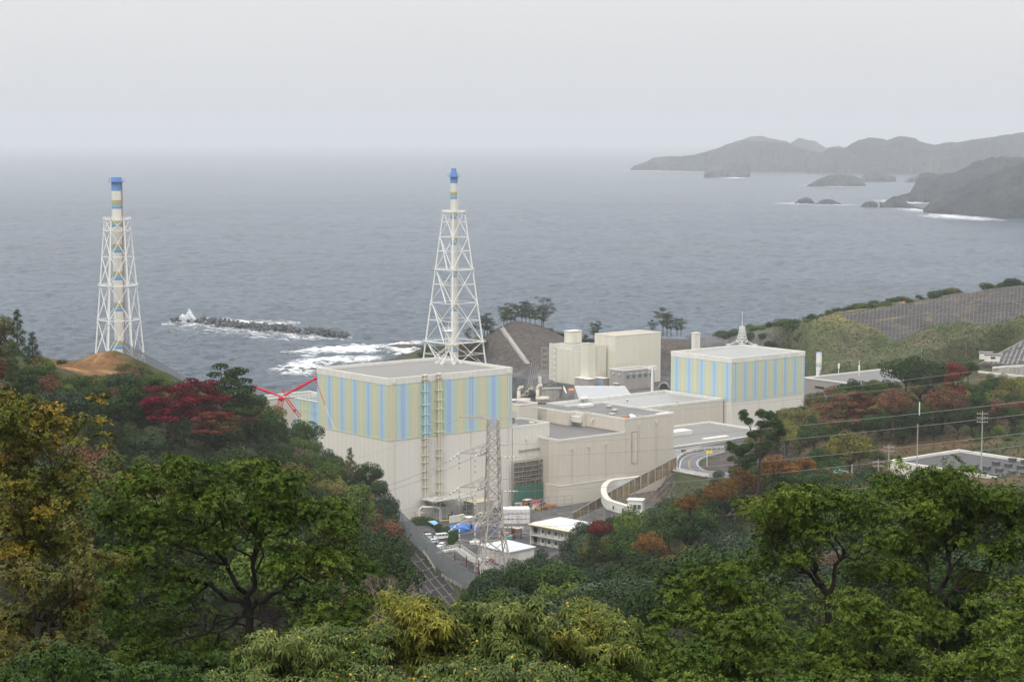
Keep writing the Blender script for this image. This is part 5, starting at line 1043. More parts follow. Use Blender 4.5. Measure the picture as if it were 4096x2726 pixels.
# --- white shed
sh = thing('white_shed', 'white walled shed with a low pitched pale roof behind the pylon legs', 'shed', (0, 0, 0))
rp = [at(*zh(1215, 880), 19.6), at(*zh(1690, 1010), 19.6), at(*zh(2135, 915), 20.4), at(*zh(1700, 808), 20.4)]
ob('roof', MB().prism(rp, .3), mat('pale_shed_roof', (.60, .62, .63), var=.04, rough=.45), sh); cx, cy = sum(p[0] for p in rp) / 4, sum(p[1] for p in rp) / 4
ob('wall', MB().prism([(cx + (p[0] - cx) * .93, cy + (p[1] - cy) * .93, p[2] - .31) for p in rp], 5.6), TRIM, sh)
a_, b_ = np.array(rp[0]), np.array(rp[1])
for k in range(6): p = a_ + (b_ - a_) * (k + .5) / 6 * .96; p = p + (np.array((cx, cy, 17)) - p) * .055; ob('wall_batten', MB().box(p[0] - .07, p[0] + .07, p[1] - .12, p[1], 14.8, 19.2), GREYW, sh)
# --- steel footbridge with stairs
fb = thing('footbridge', 'white steel footbridge with a long stair beside the wind fence', 'footbridge', (0, 0, 0))
d0, d1 = np.array(at(*zh(545, 1012), 20.4)), np.array(at(*zh(868, 952), 20.4)); e1 = np.array(at(*zh(1395, 1330), 15.4)); back = np.array((.35, .94, 0)) * 2.6
ob('deck', MB().prism([tuple(d0), tuple(d1), tuple(d1 + back), tuple(d0 + back)], .55), TRIM, fb)
sb = np.array((.75, .66, 0)) * 2.4
ob('stringer', MB().beam([tuple(d1), tuple(e1)], .16, .6), TRIM, fb); ob('stringer', MB().beam([tuple(d1 + sb), tuple(e1 + sb)], .16, .6), TRIM, fb)
for k in range(26): p = d1 + (e1 - d1) * (k + .5) / 26; ob('tread', MB().prism([tuple(p + (0, 0, .05)), tuple(p + (.34, -.1, .05)), tuple(p + sb + (.34, -.1, .05)), tuple(p + sb + (0, 0, .05))], .06), STEELW, fb)
YEL = paint('safety_yellow', (.7, .62, .2))
for o0, pa, pb in ((0, d0, d1), (back, d0, d1), (0, d1, e1), (sb, d1, e1)):
    pa, pb = pa + o0, pb + o0; n = int(np.linalg.norm(pb - pa) / 1.2)
    mb = MB().tube(pa + (0, 0, 1.1), pb + (0, 0, 1.1), .06, n=4).tube(pa + (0, 0, .6), pb + (0, 0, .6), .04, n=4)
    ob('handrail', mb, STEELW, fb); mb = MB()
    for k in range(n + 1): p = pa + (pb - pa) * k / n; mb.tube(p, p + (0, 0, 1.1), .045, n=4)
    o_ = ob('baluster', mb, STEELW, fb); o_['kind'] = 'stuff'
for f in (.35, .95):
    p = d0 + (d1 - d0) * f
    for o0 in (np.zeros(3), back): q = p + o0; ob('support_leg', MB().tube((q[0], q[1], 14.5), (q[0], q[1], 19.9), .16, n=5), GALV, fb)
p, q = d0 + (d1 - d0) * .35, d0 + (d1 - d0) * .95; ob('cross_brace', MB().tube((p[0], p[1], 15.2), (q[0], q[1], 19.7), .08, n=4), GALV, fb); ob('cross_brace', MB().tube((q[0], q[1], 15.2), (p[0], p[1], 19.7), .08, n=4), GALV, fb)
for k in (.35, .7): p = d1 + (e1 - d1) * k; ob('support_leg', MB().tube((p[0], p[1], 14.5), (p[0], p[1], p[2] - .6), .14, n=5), GALV, fb)
rfm = thing('steel_frame', 'red brown steel frame standing in front of the footbridge stair', 'frame', (0, 0, 0)); fr = [np.array(at(*zh(x, y), 15)) for x, y in ((860, 1290), (1043, 1330), (1235, 1390))]
for p in fr: ob('post', MB().tube(p - (0, 0, 1), p + (0, 0, 5.4), .26, n=4), RUST, rfm)
for h in (1.0, 3.9): ob('crossbeam', MB().path([tuple(p + (0, 0, h)) for p in fr], .15, 4), RUST, rfm)
# --- vehicles
CARW = mat('white_car_paint', (.78, .78, .77), rough=.25, var=.02, spec=.6)
def car(name, label, cat, u, v, rz, L_, W_, H_, kind, paint_, g=None, z=15.05):
    t = thing(name, label, cat, at(u, v, z), rz, g); h1 = H_ * (.52 if kind != 'van' else .5); w2 = W_ / 2; mb = MB()
    if kind == 'van': prof = [(-.5, .18), (.5, .18), (.5, .5), (.44, .58), (.36, .97), (.30, 1), (-.46, 1), (-.5, .9)]
    elif kind == 'wagon': prof = [(-.5, .2), (.5, .2), (.5, .48), (.46, .55), (.22, .60), (.10, .97), (-.40, 1), (-.48, .62), (-.5, .55)]
    else: prof = [(-.5, .2), (.5, .2), (.5, .46), (.44, .53), (.22, .60), (.06, .97), (-.22, 1), (-.36, .66), (-.5, .6)]
    n = len(prof)
    for sy, ins in ((-1, 0), (1, 0)):
        for x, z_ in prof: mb.v.append((x * L_, sy * w2 * (1 - .14 * max(0, (z_ - .55)) / .45), z_ * H_))
    mb.f.append(tuple(range(n))); mb.f.append(tuple(range(2 * n - 1, n - 1, -1)))
    for i in range(n): j = (i + 1) % n; mb.f.append((i, n + i, n + j, j))
    ob('body', mb, paint_, t)
    a, b_ = (.62, .90); xs = {'van': [(-.47, -.28), (-.24, -.02), (.02, .20), (.23, .37)], 'wagon': [(-.42, -.2), (-.17, .04), (.07, .15)], 'sedan': [(-.28, -.08), (-.05, .1)]}[kind]
    for sy in (-1, 1):
        for x0, x1 in xs:
            y0 = sy * w2 * (1 - .14 * .2) ; y1 = sy * w2 * (1 - .14 * .78)
            q = [(x0 * L_, y0 * 1.012, a * H_), (x1 * L_, y0 * 1.012, a * H_), ((x1 - .015) * L_, y1 * 1.012, b_ * H_), (x0 * L_, y1 * 1.012, b_ * H_)]
            ob('side_window', MB().poly(q if sy < 0 else q[::-1]), GLASS, t)
    xf0, xf1, z0, z1_ = {'van': (.442, .372, .6, .93), 'wagon': (.205, .115, .64, .92), 'sedan': (.205, .075, .64, .92)}[kind]
    ob('windscreen', MB().poly([(xf0 * L_ + .04, -w2 * .86, z0 * H_), (xf0 * L_ + .04, w2 * .86, z0 * H_), (xf1 * L_ + .04, w2 * .8, z1_ * H_), (xf1 * L_ + .04, -w2 * .8, z1_ * H_)]), GLASS, t)
    for sy in (-1, 1):
        for sx_ in (-.31, .31):
            w_ = ob('wheel', MB().tube((sx_ * L_, sy * (w2 - .2), .32), (sx_ * L_, sy * (w2 + .02), .32), .32, n=12), BLK, t); ob('rim', MB().tube((sx_ * L_, sy * (w2 + .021), .32), (sx_ * L_, sy * (w2 + .04), .32), .18, n=8), GALV, w_)
        ob('headlight', MB().box(L_ * .5 - .02, L_ * .5 + .03, sy * w2 * .72 - .16, sy * w2 * .72 + .16, H_ * .38, H_ * .48), STEELW, t); ob('tail_light', MB().box(-L_ * .5 - .03, -L_ * .5 + .02, sy * w2 * .85 - .1, sy * w2 * .85 + .1, H_ * .42, H_ * .58), paint('tail_red', (.5, .03, .03)), t)
    return t
G_ = 'vehicles parked in the yard'
car('parked_van', 'big white van parked beside the round topiary bushes', 'van', *zh(640, 800), radians(205), 4.8, 1.75, 2.1, 'van', CARW, G_)
car('parked_van', 'small white van seen through the wind fence, left of the big van', 'van', *zh(415, 800), radians(200), 3.6, 1.5, 1.9, 'van', CARW, G_)
bs = car('patrol_car', 'white wagon with a blue stripe parked in front of the vans', 'car', *zh(500, 865), radians(198), 4.2, 1.65, 1.6, 'wagon', CARW, G_); ob('blue_stripe', MB().box(-2.0, 2.0, .82, .86, .62, .8), BLUE, bs); ob('blue_stripe', MB().box(-2.0, 2.0, -.86, -.82, .62, .8), BLUE, bs)
car('parked_car', 'white hatchback nearest the footbridge deck', 'car', *zh(645, 925), radians(245), 3.6, 1.6, 1.5, 'wagon', CARW, G_)
car('parked_car', 'bright red car parked by the white shed under the pylon', 'car', *zh(1440, 1150), radians(165), 4.3, 1.7, 1.45, 'sedan', paint('car_red', (.5, .02, .03), rough=.25), G_)
car('parked_car', 'white car parked left of the red car behind the pylon leg', 'car', *zh(1300, 1150), radians(165), 4.0, 1.7, 1.5, 'wagon', CARW, G_)
# --- trimmed bushes, tarps, containers and pipes in the yard
HEDGE = leafmat('trimmed_hedge_leaf', (.035, .07, .018), (.06, .10, .02))
def leafcloud(centres, radii, n, size, seed, flat=1.0, shell_=(.82, 1.05), aspect=.55, up=.15):
    g = np.random.default_rng(seed); C_ = np.array(centres, float); Rr = np.array(radii, float)
    if Rr.ndim == 1: Rr = np.stack([Rr, Rr, Rr * flat], 1)
    w_ = (Rr[:, 0] * Rr[:, 2]); idx_ = g.choice(len(C_), n, p=w_ / w_.sum()); d = g.normal(size=(n, 3)); d[:, 2] += up; d /= np.linalg.norm(d, axis=1, keepdims=True)
    k = g.uniform(*shell_, (n, 1)); P_ = C_[idx_] + d * Rr[idx_] * k
    nr = d + g.normal(size=(n, 3)) * .34; nr[:, 2] += .25; nr /= np.linalg.norm(nr, axis=1, keepdims=True)
    t_ = np.cross(nr, g.normal(size=(n, 3))); t_ /= np.linalg.norm(t_, axis=1, keepdims=True); b_ = np.cross(nr, t_); s_ = size * g.uniform(.6, 1.35, (n, 1))
    return np.stack([P_ - t_ * s_, P_ - b_ * s_ * aspect, P_ + t_ * s_, P_ + b_ * s_ * aspect], 1).reshape(-1, 3)
def leafobj(name, V, m, parent=None): return link(name, npmesh(name, V, np.arange(len(V)).reshape(-1, 4), m), parent)
for k, (x, y, r_, lab) in enumerate(((608, 690, 1.45, 'leftmost round clipped bush behind the big white van'), (738, 735, 1.5, 'round clipped bush second from left behind the van'), (885, 780, 1.35, 'round clipped bush at the bend of the hedge, farthest right'), (848, 830, 1.5, 'wide round clipped bush in the middle of the row'), (806, 880, 1.45, 'round clipped bush nearest the footbridge'))):
    t = thing('clipped_bush', lab, 'bush', at(*zh(x, y), 15), 0, 'clipped round bushes by the car park'); leafobj('foliage', leafcloud([(0, 0, 1.5)], [r_], 1500, .16, k, 1.15, (.9, 1.02)), HEDGE, t); ob('trunk', MB().tube((0, 0, -.2), (0, 0, 1.2), .15), RUST, t)
hp = [np.array(at(*zh(x, y), 15)) for x, y in ((230, 590), (380, 570), (520, 600), (600, 665), (740, 740), (900, 850))]
cs = [tuple(hp[i] + (hp[i + 1] - hp[i]) * k / 5 + (0, 0, .5)) for i in range(5) for k in range(5)]; o_ = leafobj('clipped_hedge', leafcloud(cs, [1.1] * len(cs), 5000, .15, 5, .9), HEDGE); tag(o_, 'low clipped hedge curving behind the car park', 'hedge')
hp = [np.array(at(*zh(x, y), 15)) for x, y in ((210, 545), (330, 520), (480, 545), (570, 600))]
cs = [tuple(hp[i] + (hp[i + 1] - hp[i]) * k / 5 + (0, 0, .9)) for i in range(3) for k in range(5)]; o_ = leafobj('clipped_hedge', leafcloud(cs, [1.3] * len(cs), 4000, .15, 6, .9), HEDGE); tag(o_, 'upper clipped hedge below the pale blue sheet', 'hedge')
def lump(name, label, cat, u, v, z, rx, ry, rz_, m, seed, rot=0, grp=None):
    R.seed(seed); mb = MB()
    for k in range(6): mb.ball((R.uniform(-.5, .5) * rx, R.uniform(-.4, .4) * ry, rz_ * .3), (rx * R.uniform(.45, .62), ry * R.uniform(.5, .7), rz_ * R.uniform(.5, .75)), 9, 6, .12)
    o = ob(name, mb, m); o.location = at(u, v, z); o.rotation_euler[2] = rot; tag(o, label, cat, grp)
TARP = mat('blue_tarpaulin', (.07, .2, .55), rough=.5, var=.2, scale=1, bump=.15, bscale=2)
lump('blue_tarpaulin', 'bright blue tarpaulin over a heap beside the asphalt strip', 'tarpaulin', *zh(935, 680), 15, 4.6, 2.6, 3.0, TARP, 2, .2)
tag(ob('pale_blue_sheet', MB().prism([at(*zh(445, 515), 17), at(*zh(545, 505), 17), at(*zh(605, 548), 16.6), at(*zh(540, 570), 16.6)], .4), paint('pale_blue_tarp', (.3, .5, .75))), 'flat pale blue sheet on the upper hedge bank', 'tarpaulin')
lump('folded_tarpaulin', 'small violet blue tarpaulin by the grey cabin', 'tarpaulin', *zh(1200, 635), 15, 1.6, 1.2, 2.2, paint('violet_tarp', (.22, .26, .6)), 3)
lump('green_cover', 'grey green cover over a tall object by the blue tarpaulin', 'tarpaulin', *zh(1020, 600), 15, 1.7, 1.3, 4.2, paint('grey_green_cover', (.28, .36, .28)), 4)
def crate(name, label, cat, x, y, dims, m, z=15, rot=TH, extra=None, grp=None, roofm=None):
    t = thing(name, label, cat, at(*zh(x, y), z), rot, grp); a, b_, h = dims; ob('wall', MB().box(0, a, 0, b_, 0, h), m, t); ob('roof', MB().box(-.15, a + .15, -.15, b_ + .15, h, h + .18), roofm or TRIM, t)
    for k in range(1, int(a)): piece('rib', m, k - .06, k + .06, -.08, -.002, .1, h - .1, t)
    return t
OLDW = mat('stained_white_metal', (.5, .49, .45), var=.15, streak=.4)
crate('container_hut', 'long stained white container hut under the pipe runs', 'hut', 520, 505, (6.5, 9, 4.6), OLDW, roofm=mat('mossy_roof', (.3, .28, .2)))
cg = crate('grey_cabin', 'small grey cabin with a dark doorway by the asphalt strip', 'cabin', 1075, 640, (3.2, 3, 3.8), CONC); ob('doorway', MB().box(.3, 1.5, -.1, -.003, 0, 2.6), DARK, cg)
crate('machine_house', 'pale stained machine house left of the pylon', 'hut', 1160, 430, (9, 6, 4.5), OLDW, roofm=mat('rusty_cream_roof', (.5, .43, .3), var=.2))
wb = thing('wrapped_load', 'large load wrapped in white crumpled sheeting beside the pylon', 'load', at(*zh(1625, 560), 15), radians(5)); mb = MB(); mb.box(0, 9.5, 0, 6, 0, 5.2)
ob('sheeting', MB().box(0, 9.5, 0, 6, 0, 5.2), mat('white_crumpled_sheet', (.66, .64, .62), var=.15, scale=.8, bump=.5, bscale=1.2, rough=.8), wb)
for z in (1.6, 3.6): ob('rope', MB().box(-.08, 9.58, -.1, -.02, z, z + .14), RUST, wb)
for k in range(6): ob('fold', MB().tube((.8 + k * 1.6, -.05, .2), (1.1 + k * 1.5, -.05, 5.1), .16, .08, n=5), SHEET, wb)
pg = thing('pipe_bridge', 'white pipe bent up and over on a frame left of the container hut', 'pipe', at(*zh(310, 520), 15)); ob('pipe', MB().path([(0, 0, 0), (0, 0, 4.4), (.8, 0, 5.2), (6.4, 0, 5.2), (7.4, 0, 4.4), (7.4, 0, 0)], .42, 8), TRIM, pg); ob('frame', MB().tube((.6, 0, 3), (6.8, 0, 3), .1).tube((1.6, 0, 0), (2.6, 0, 5), .1).tube((4.6, 0, 0), (3.6, 0, 5), .1), GALV, pg)
for x, y, l, lab in ((150, 430, 6.5, 'horizontal white tank at the foot of the striped building, far left'),): tk = thing('steam_tank', lab, 'tank', at(*zh(x, y + 60), 15), TH); ob('tank', MB().tube((0, 0, 2.6), (l, 0, 2.6), 1.3, n=12).ball((0, 0, 2.6), 1.3, 10, 6), TRIM, tk, False); ob('saddle', MB().box(1, 1.4, -1, 1, 0, 1.5).box(l - 1.4, l - 1, -1, 1, 0, 1.5), GALV, tk)
pf = thing('pipe_platform', 'flat roofed steel platform on thin posts against the white wall', 'platform', at(*zh(530, 330), 20)[:2] + (15,), TH); ob('deck', MB().box(0, 18, 0, 8, 7.4, 7.7), OLDW, pf)
for x in range(0, 19, 3):
    for y in (0.2, 7.8): ob('post', MB().tube((x, y, 0), (x, y, 7.4), .12, n=4), GALV, pf)
for z in (2.5, 5): ob('ledger', MB().tube((0, .2, z), (18, .2, z), .07, n=4), GALV, pf)
tag(ob('yellow_pipe', MB().path([at(*zh(640, 510), 16), at(*zh(760, 498), 16), at(*zh(860, 485), 16)], .14, 5), YEL), 'thin yellow pipe along the yard left of the pylon', 'pipe'); tag(ob('orange_pipe', MB().path([at(*zh(780, 450), 17), at(*zh(1040, 425), 17)], .16, 5), paint('pipe_orange', (.65, .35, .06))), 'orange pipe on the low wall behind the pylon', 'pipe')
tag(ob('low_yard_wall', MB().beam([at(*zh(780, 440), 17.5), at(*zh(1000, 400), 17.5)], .6, 2.5), TRIM), 'low cream wall with a step in front of the platform', 'wall')
ys = thing('yard_strip', 'dark asphalt lane crossing the yard behind the pylon', 'lane', (0, 0, 0)); bpy.data.objects.remove(ys)
mb = MB().poly([at(*zh(930, 720), 15.05), at(*zh(1700, 640), 15.05), at(*zh(1960, 700), 15.05), at(*zh(1830, 760), 15.05), at(*zh(1000, 800), 15.05)]); tag(ob('lane', mb, mat('dark_wet_asphalt', (.045, .046, .052), rough=.4, var=.15)), 'dark wet lane crossing the yard behind the pylon', kind='structure')
mb = MB().poly([at(*zh(230, 640), 15.05), at(*zh(560, 700), 15.05), at(*zh(760, 830), 15.05), at(*zh(740, 1000), 15.05), at(*zh(480, 960), 15.05)]); tag(ob('car_park', mb, bpy.data.materials['dark_wet_asphalt']), 'wet asphalt car park inside the wind fence', kind='structure')
STO = [('pink_skip', 'pink skip in the storage yard by the scaffold', 2055, 290, 3.6, 2, 2.2, (.4, .09, .13)), ('red_box', 'dark red box on the storage yard ground', 1880, 340, 3, 1.5, 1.2, (.3, .04, .05)), ('red_box', 'second red box right of the first, longer', 1935, 345, 2.4, 1.2, 1, (.3, .05, .05)), ('timber_stack', 'brown timber stack behind the storage yard fence', 2120, 355, 5, 1.5, .9, (.16, .09, .06)),
       ('sign_board', 'small white board facing the yard under the green net', 1805, 290, 3, .3, 1.3, (.75, .75, .75)), ('green_bundle', 'small bright green bundle in the storage yard', 2240, 340, 1.6, 1, .7, (.15, .5, .25)), ('white_bundle', 'long white bundle lying beside the timber stack', 2065, 350, 3.4, 1, .8, (.65, .65, .6)), ('orange_rack', 'orange rack at the right end of the storage yard', 2270, 300, 4.5, 1, .9, (.5, .15, .05)),
       ('red_bundle', 'small red bundle near the white shed roof corner', 1650, 780, 1.5, 1, 1, (.45, .05, .05)), ('teal_bundle', 'small teal bundle beside the red bundle behind the shed', 1690, 800, 1.6, 1, .9, (.1, .4, .36)), ('dark_bundle', 'dark covered bundle behind the white shed roof', 1770, 795, 3, 2, 1.3, (.07, .07, .08)), ('pallet_row', 'row of pale pallets on the ground left of the lane', 1100, 890, 3.5, 2.4, .8, (.6, .6, .58))]
for i, (nm, lab, x, y, a, b_, h, c) in enumerate(STO):
    t = thing(nm, lab, nm.split('_')[-1], at(*zh(x, y), 15), .1 * (i % 5)); ob('body', MB().box(0, a, 0, b_, .12, h), paint('yard_%d' % i, c, rough=.7), t); ob('base', MB().box(.15, a - .15, .15, b_ - .15, 0, .12), GALV, t); ob('lid', MB().box(-.06, a + .06, -.06, b_ + .06, h, h + .1), paint('yard_%d' % i, c), t)
CL = [('stacked_pallets', 'pallets', 'stack of {} pallets', 1.3, 1.1, 1.0), ('tool_crate', 'crate', '{} tool crate', 1.8, 1.0, 1.1), ('site_skip', 'skip', 'open {} skip', 3.0, 1.6, 1.2), ('oil_drum', 'drum', '{} oil drum', .8, .8, 1.1), ('site_cabin', 'cabin', 'small {} site cabin', 3.2, 2.2, 2.5)]
PLC = [(1700, 330, 'below the left end of the green net'), (1760, 345, 'under the middle of the scaffold'), (1830, 300, 'beside the small white board'), (1990, 300, 'left of the pink skip'), (2140, 310, 'right of the pink skip'), (2200, 365, 'at the yard fence by the timber stack'), (1960, 375, 'in front of the dark red boxes'), (260, 470, 'under the left end of the pipe bridge'), (420, 500, 'between the pipe bridge and the container hut'), (760, 460, 'at the right end of the container hut'),
       (840, 400, 'under the steel platform'), (930, 520, 'behind the blue tarpaulin'), (1080, 470, 'left of the machine house'), (1330, 480, 'at the left leg of the pylon'), (1480, 620, 'beyond the grey cabin'), (1890, 640, 'at the corner of the wrapped load'), (1560, 760, 'behind the roof of the white shed'), (1640, 740, 'on the scrap ground near the lane'), (1740, 730, 'on the scrap ground by the lattice mast'), (1130, 860, 'beside the row of pale pallets')]
CC = (('white', (.7, .7, .68)), ('rusty', (.2, .09, .05)), ('blue', (.08, .18, .4)), ('grey', (.3, .3, .3)), ('yellow', (.6, .48, .06)), ('green', (.08, .22, .12)), ('cream', (.6, .55, .42)))
for i, (x, y, wh) in enumerate(PLC):
    nm, ct_, wd_, a, b_, h = CL[(i * 3) % 5]; cn, c = CC[(i * 5 + i // 7) % 7]; t = thing(nm, wd_.format(cn) + ' ' + wh, ct_, at(*zh(x, y), 15), .3 * i, None); m_ = paint('clutter_' + cn, c, rough=.7)
    if nm == 'oil_drum': ob('body', MB().tube((0, 0, 0), (0, 0, h), .4, n=10), m_, t); ob('rim', MB().tube((0, 0, h), (0, 0, h + .06), .43, n=10), GALV, t)
    elif nm == 'stacked_pallets':
        for k in range(5): ob('pallet', MB().box(0, a, 0, b_, k * .2, k * .2 + .06).box(0, a, 0, .1, k * .2 + .06, k * .2 + .19).box(0, a, b_ - .1, b_, k * .2 + .06, k * .2 + .19), m_, t)
    elif nm == 'site_skip': ob('body', MB().box(0, a, 0, .08, 0, h).box(0, a, b_ - .08, b_, 0, h).box(0, .08, .08, b_ - .08, 0, h).box(a - .08, a, .08, b_ - .08, 0, h).box(.08, a - .08, .08, b_ - .08, 0, .1), m_, t); ob('rubble', MB().ball((a / 2, b_ / 2, h * .6), (a * .42, b_ * .4, .4), 8, 5, .25), CONC, t)
    else: ob('body', MB().box(0, a, 0, b_, 0, h), m_, t); ob('lid', MB().box(-.08, a + .08, -.08, b_ + .08, h, h + .12), TRIM if nm == 'site_cabin' else m_, t); ob('front_panel', MB().box(a * .2, a * .5, -.04, -.003, .1, h * .8), DARK, t)
# hand rails, ducts and vents on the roofs
for k, (t_, s_, lab) in enumerate(((46, 20, 'low square roof duct in the middle of the hall roof'), (52, 30, 'low square roof duct near the back edge of the hall roof'), (37.5, 12, 'low square roof duct near the stepped wall of the hall roof'), (20, 52, 'small roof duct on the tall block of the hall'))):
    o_ = thing('roof_duct', lab, 'duct', onroof(t_, s_, 44.42 if k < 3 else 47.1), TH, 'roof ducts of the turbine hall'); ob('casing', MB().box(-.9, .9, -.7, .7, 0, .8), GALV, o_); ob('cowl', MB().box(-1.05, 1.05, -.85, .85, .8, .95), TRIM, o_)
for k in range(7): u_ = 8 + k * 14; o_ = thing('roof_vent', 'squat round vent, %s from the left along the low pale hall roof' % ('first', 'second', 'third', 'fourth', 'fifth', 'sixth', 'seventh')[k], 'vent', onroof(50 + u_, 84 + (k % 3) * 9, 33.3), TH, 'round vents on the low hall roof'); ob('pipe', MB().tube((0, 0, 0), (0, 0, .9), .35, n=8), GALV, o_); ob('cap', MB().tube((0, 0, .9), (0, 0, 1.1), .6, n=8), TRIM, o_)
for i in range(14):
    x, y = 1560 + (i * 97) % 560, 690 + (i * 53) % 90
    if x > 1900: continue
    tag(ob('scrap_pipe', MB().tube((0, 0, .2), (R.uniform(2, 4), R.uniform(-1, 1), .25), .12), GALV if i % 2 else RUST), 'loose pipe length lying on the ground behind the white shed', 'pipe', 'loose pipes behind the shed'); bpy.context.scene.collection.objects[-1].location = at(*zh(x, y), 15.1)
railing('yard_fence', 'grey post and rail fence across the yard to the office', [at(*zh(1950, 430), 15), at(*zh(2330, 330), 15), at(*zh(2700, 300), 15)], 4.5, 3.2, GALV, .12, (.35, .7, 1.0), 'fence')
lt = thing('lattice_mast', 'short galvanised lattice mast beside the office end wall', 'mast', at(*zh(1855, 800), 15)); mb = MB()
for k in range(9):
    for (a_, b_) in (((-.5, -.5), (.5, -.5)), ((.5, -.5), (.5, .5)), ((.5, .5), (-.5, .5)), ((-.5, .5), (-.5, -.5))): mb.tube((*a_, k), (*a_, k + 1), .08, n=4); mb.tube((*a_, k), (*b_, k + 1), .05, n=4)
ob('lattice', mb, GALV, lt)
# --- scaffold with green net on the annex
sc0 = P1[0] + A[0] * (La1 + .6), P1[1] + A[1] * (La1 + .6); sf = thing('scaffold', 'scaffold with brown decks and green netting round the annex foot', 'scaffold', (sc0[0] - B[0] * 2.6 - A[0] * 1.6, sc0[1] - B[1] * 2.6 - A[1] * 1.6, 15), TH); LS = tA - La1 + 1.8
TUBE_ = mat('scaffold_tube', (.34, .31, .27), rough=.5); BRN = mat('scaffold_sheet', (.17, .155, .15), var=.25, scale=1, stretch=(3, 3, .3))
nb = 10
ob('back_sheet', MB().box(1.7, LS - 2.5, 2.35, 2.42, 6.4, 16.4), BRN, sf)
for i in range(nb + 1):
    x = LS * i / nb
    for y in (0, 1.5): ob('standard', MB().tube((x, y, 0), (x, y, 17.2 - (i % 3) * .4), .09, n=4), TUBE_, sf)
for k in range(9):
    z = 1.6 + k * 1.85; ob('ledger', MB().tube((0, 0, z), (LS, 0, z), .08, n=4), TUBE_, sf); ob('deck', MB().box(.1, LS - .1, .3, 1.4, z - .06, z), mat('scaffold_deck', (.36, .33, .25)), sf); ob('guard_rail', MB().tube((0, 0, z + .9), (LS, 0, z + .9), .06, n=4), TUBE_, sf)
nm_ = bpy.data.materials.new('green_debris_net'); nm_.use_nodes = True; t = nm_.node_tree; b = t.nodes['Principled BSDF']; b.inputs['Base Color'].default_value = (.05, .17, .12, 1); b.inputs['Roughness'].default_value = .9; b.inputs['Alpha'].default_value = .72
for i in range(6): a0, a1 = LS * i / 6 - (.6 if i == 0 else 0), LS * (i + 1) / 6; ob('green_net', MB().poly([(a0, -.25 - .1 * (i % 2), .2), (a1, -.3, .2), (a1, -.22, 7.6 - .4 * (i % 2)), (a0, -.28, 7.8)]), nm_, sf)
for i in range(4): ob('diagonal', MB().tube((LS * i / 4, -.12, 8), (LS * (i + 1) / 4, -.12, 15), .06, n=4), TUBE_, sf)
# --- red crane left of the striped building
def zk(x, y): return (237.5 + x / 23.56, 370 + y / 23.56)
CR = paint('crane_red', (.55, .02, .035), rough=.35); cy_ = 680; Kp = lambda x, y, dy=0: np.array(atY(*zk(x, y), cy_ + dy))
cr = thing('red_crane', 'bright red crane with two raised booms left of the striped building', 'crane', (0, 0, 0))
for nm, p, q, r0 in (('boom', (1010, 600), (335, 368), .5), ('boom', (1095, 590), (1838, 188), .55)):
    a_, b_ = Kp(*p), Kp(*q); m_ = (a_ + b_) / 2; ob(nm, MB().tube(a_, m_, r0 * .5, r0, n=8).tube(m_, b_, r0, r0 * .6, n=8).ball(b_, r0 * 1.3, 8, 5), CR, cr)
def lat(name, p, q, w_, n):
    a_, b_ = np.array(p), np.array(q); d = (b_ - a_) / np.linalg.norm(b_ - a_); s1_ = np.cross(d, (0, 1, 0)); s1_ /= np.linalg.norm(s1_); s2 = np.array((0, 1.0, 0)); mb = MB(); cs_ = [w_ * (s1_ + s2), w_ * (s1_ - s2), w_ * (-s1_ - s2), w_ * (-s1_ + s2)]
    for k in range(4): mb.tube(a_ + cs_[k], b_ + cs_[k], .09, n=4)
    for i in range(n):
        for k in range(4): mb.tube(a_ + (b_ - a_) * i / n + cs_[k], a_ + (b_ - a_) * (i + 1) / n + cs_[(k + 1) % 4], .06, n=4)
    ob(name, mb, CR, cr)
lat('lattice_jib', Kp(1110, 620), Kp(1480, 1100), .45, 12); lat('lattice_leg', Kp(1000, 650), Kp(900, 1000), .35, 8); lat('lattice_leg', Kp(1075, 650), Kp(1010, 1000), .35, 8)
ob('head', MB().ball(Kp(1030, 660), (1.0, 1.0, .9), 8, 6).ball(Kp(1340, 945), .55, 8, 6), CR, cr); ob('strut', MB().tube(Kp(1065, 465), Kp(1250, 438), .14).tube(Kp(1065, 465), Kp(1120, 600), .14).tube(Kp(1075, 480), Kp(1235, 640), .1), CR, cr)
ob('luffing_rod', MB().tube(Kp(1838, 200), Kp(2060, 815, -2), .13), CR, cr); ob('hoist_rope', MB().tube(Kp(2060, 815, -2), Kp(2300, 1400, -4), .07), STEELW, cr); ob('hoist_rope', MB().tube(Kp(335, 390), Kp(328, 520), .13), CR, cr)
ob('pendant_line', MB().tube(Kp(335, 350), Kp(1838, 172), .035).tube(Kp(400, 380), Kp(1838, 228), .035), GALV, cr)
# buildings behind the crane
p = at(262, 398.6, 32); bw_ = thing('white_hall', 'long low white hall showing behind the red crane', 'building', (p[0], p[1], 15), TH); shell(bw_, 34, 12, 17, WHITE, ROOFG, .5)
p = at(320, 401.6, 36); bs_ = thing('striped_annex', 'small green and teal striped annex with scaffold left of the big striped building', 'building', (p[0], p[1], 15), TH); l_ = run_to(p, B, 295.2); shell(bs_, 14, l_, 21, WHITE, ROOFG, .4); stripes(bs_, 'B', l_, 2, 20.3, 1.2, .5)
for i in range(7): ob('scaffold_standard', MB().tube((-1, l_ * i / 7, 5), (-1, l_ * i / 7, 24), .08, n=4), paint('green_tube', (.2, .42, .34)), bs_)
for z in (12, 16, 20): ob('scaffold_ledger', MB().tube((-1, 0, z), (-1, l_, z), .07, n=4), paint('green_tube', (.2, .42, .34)), bs_)
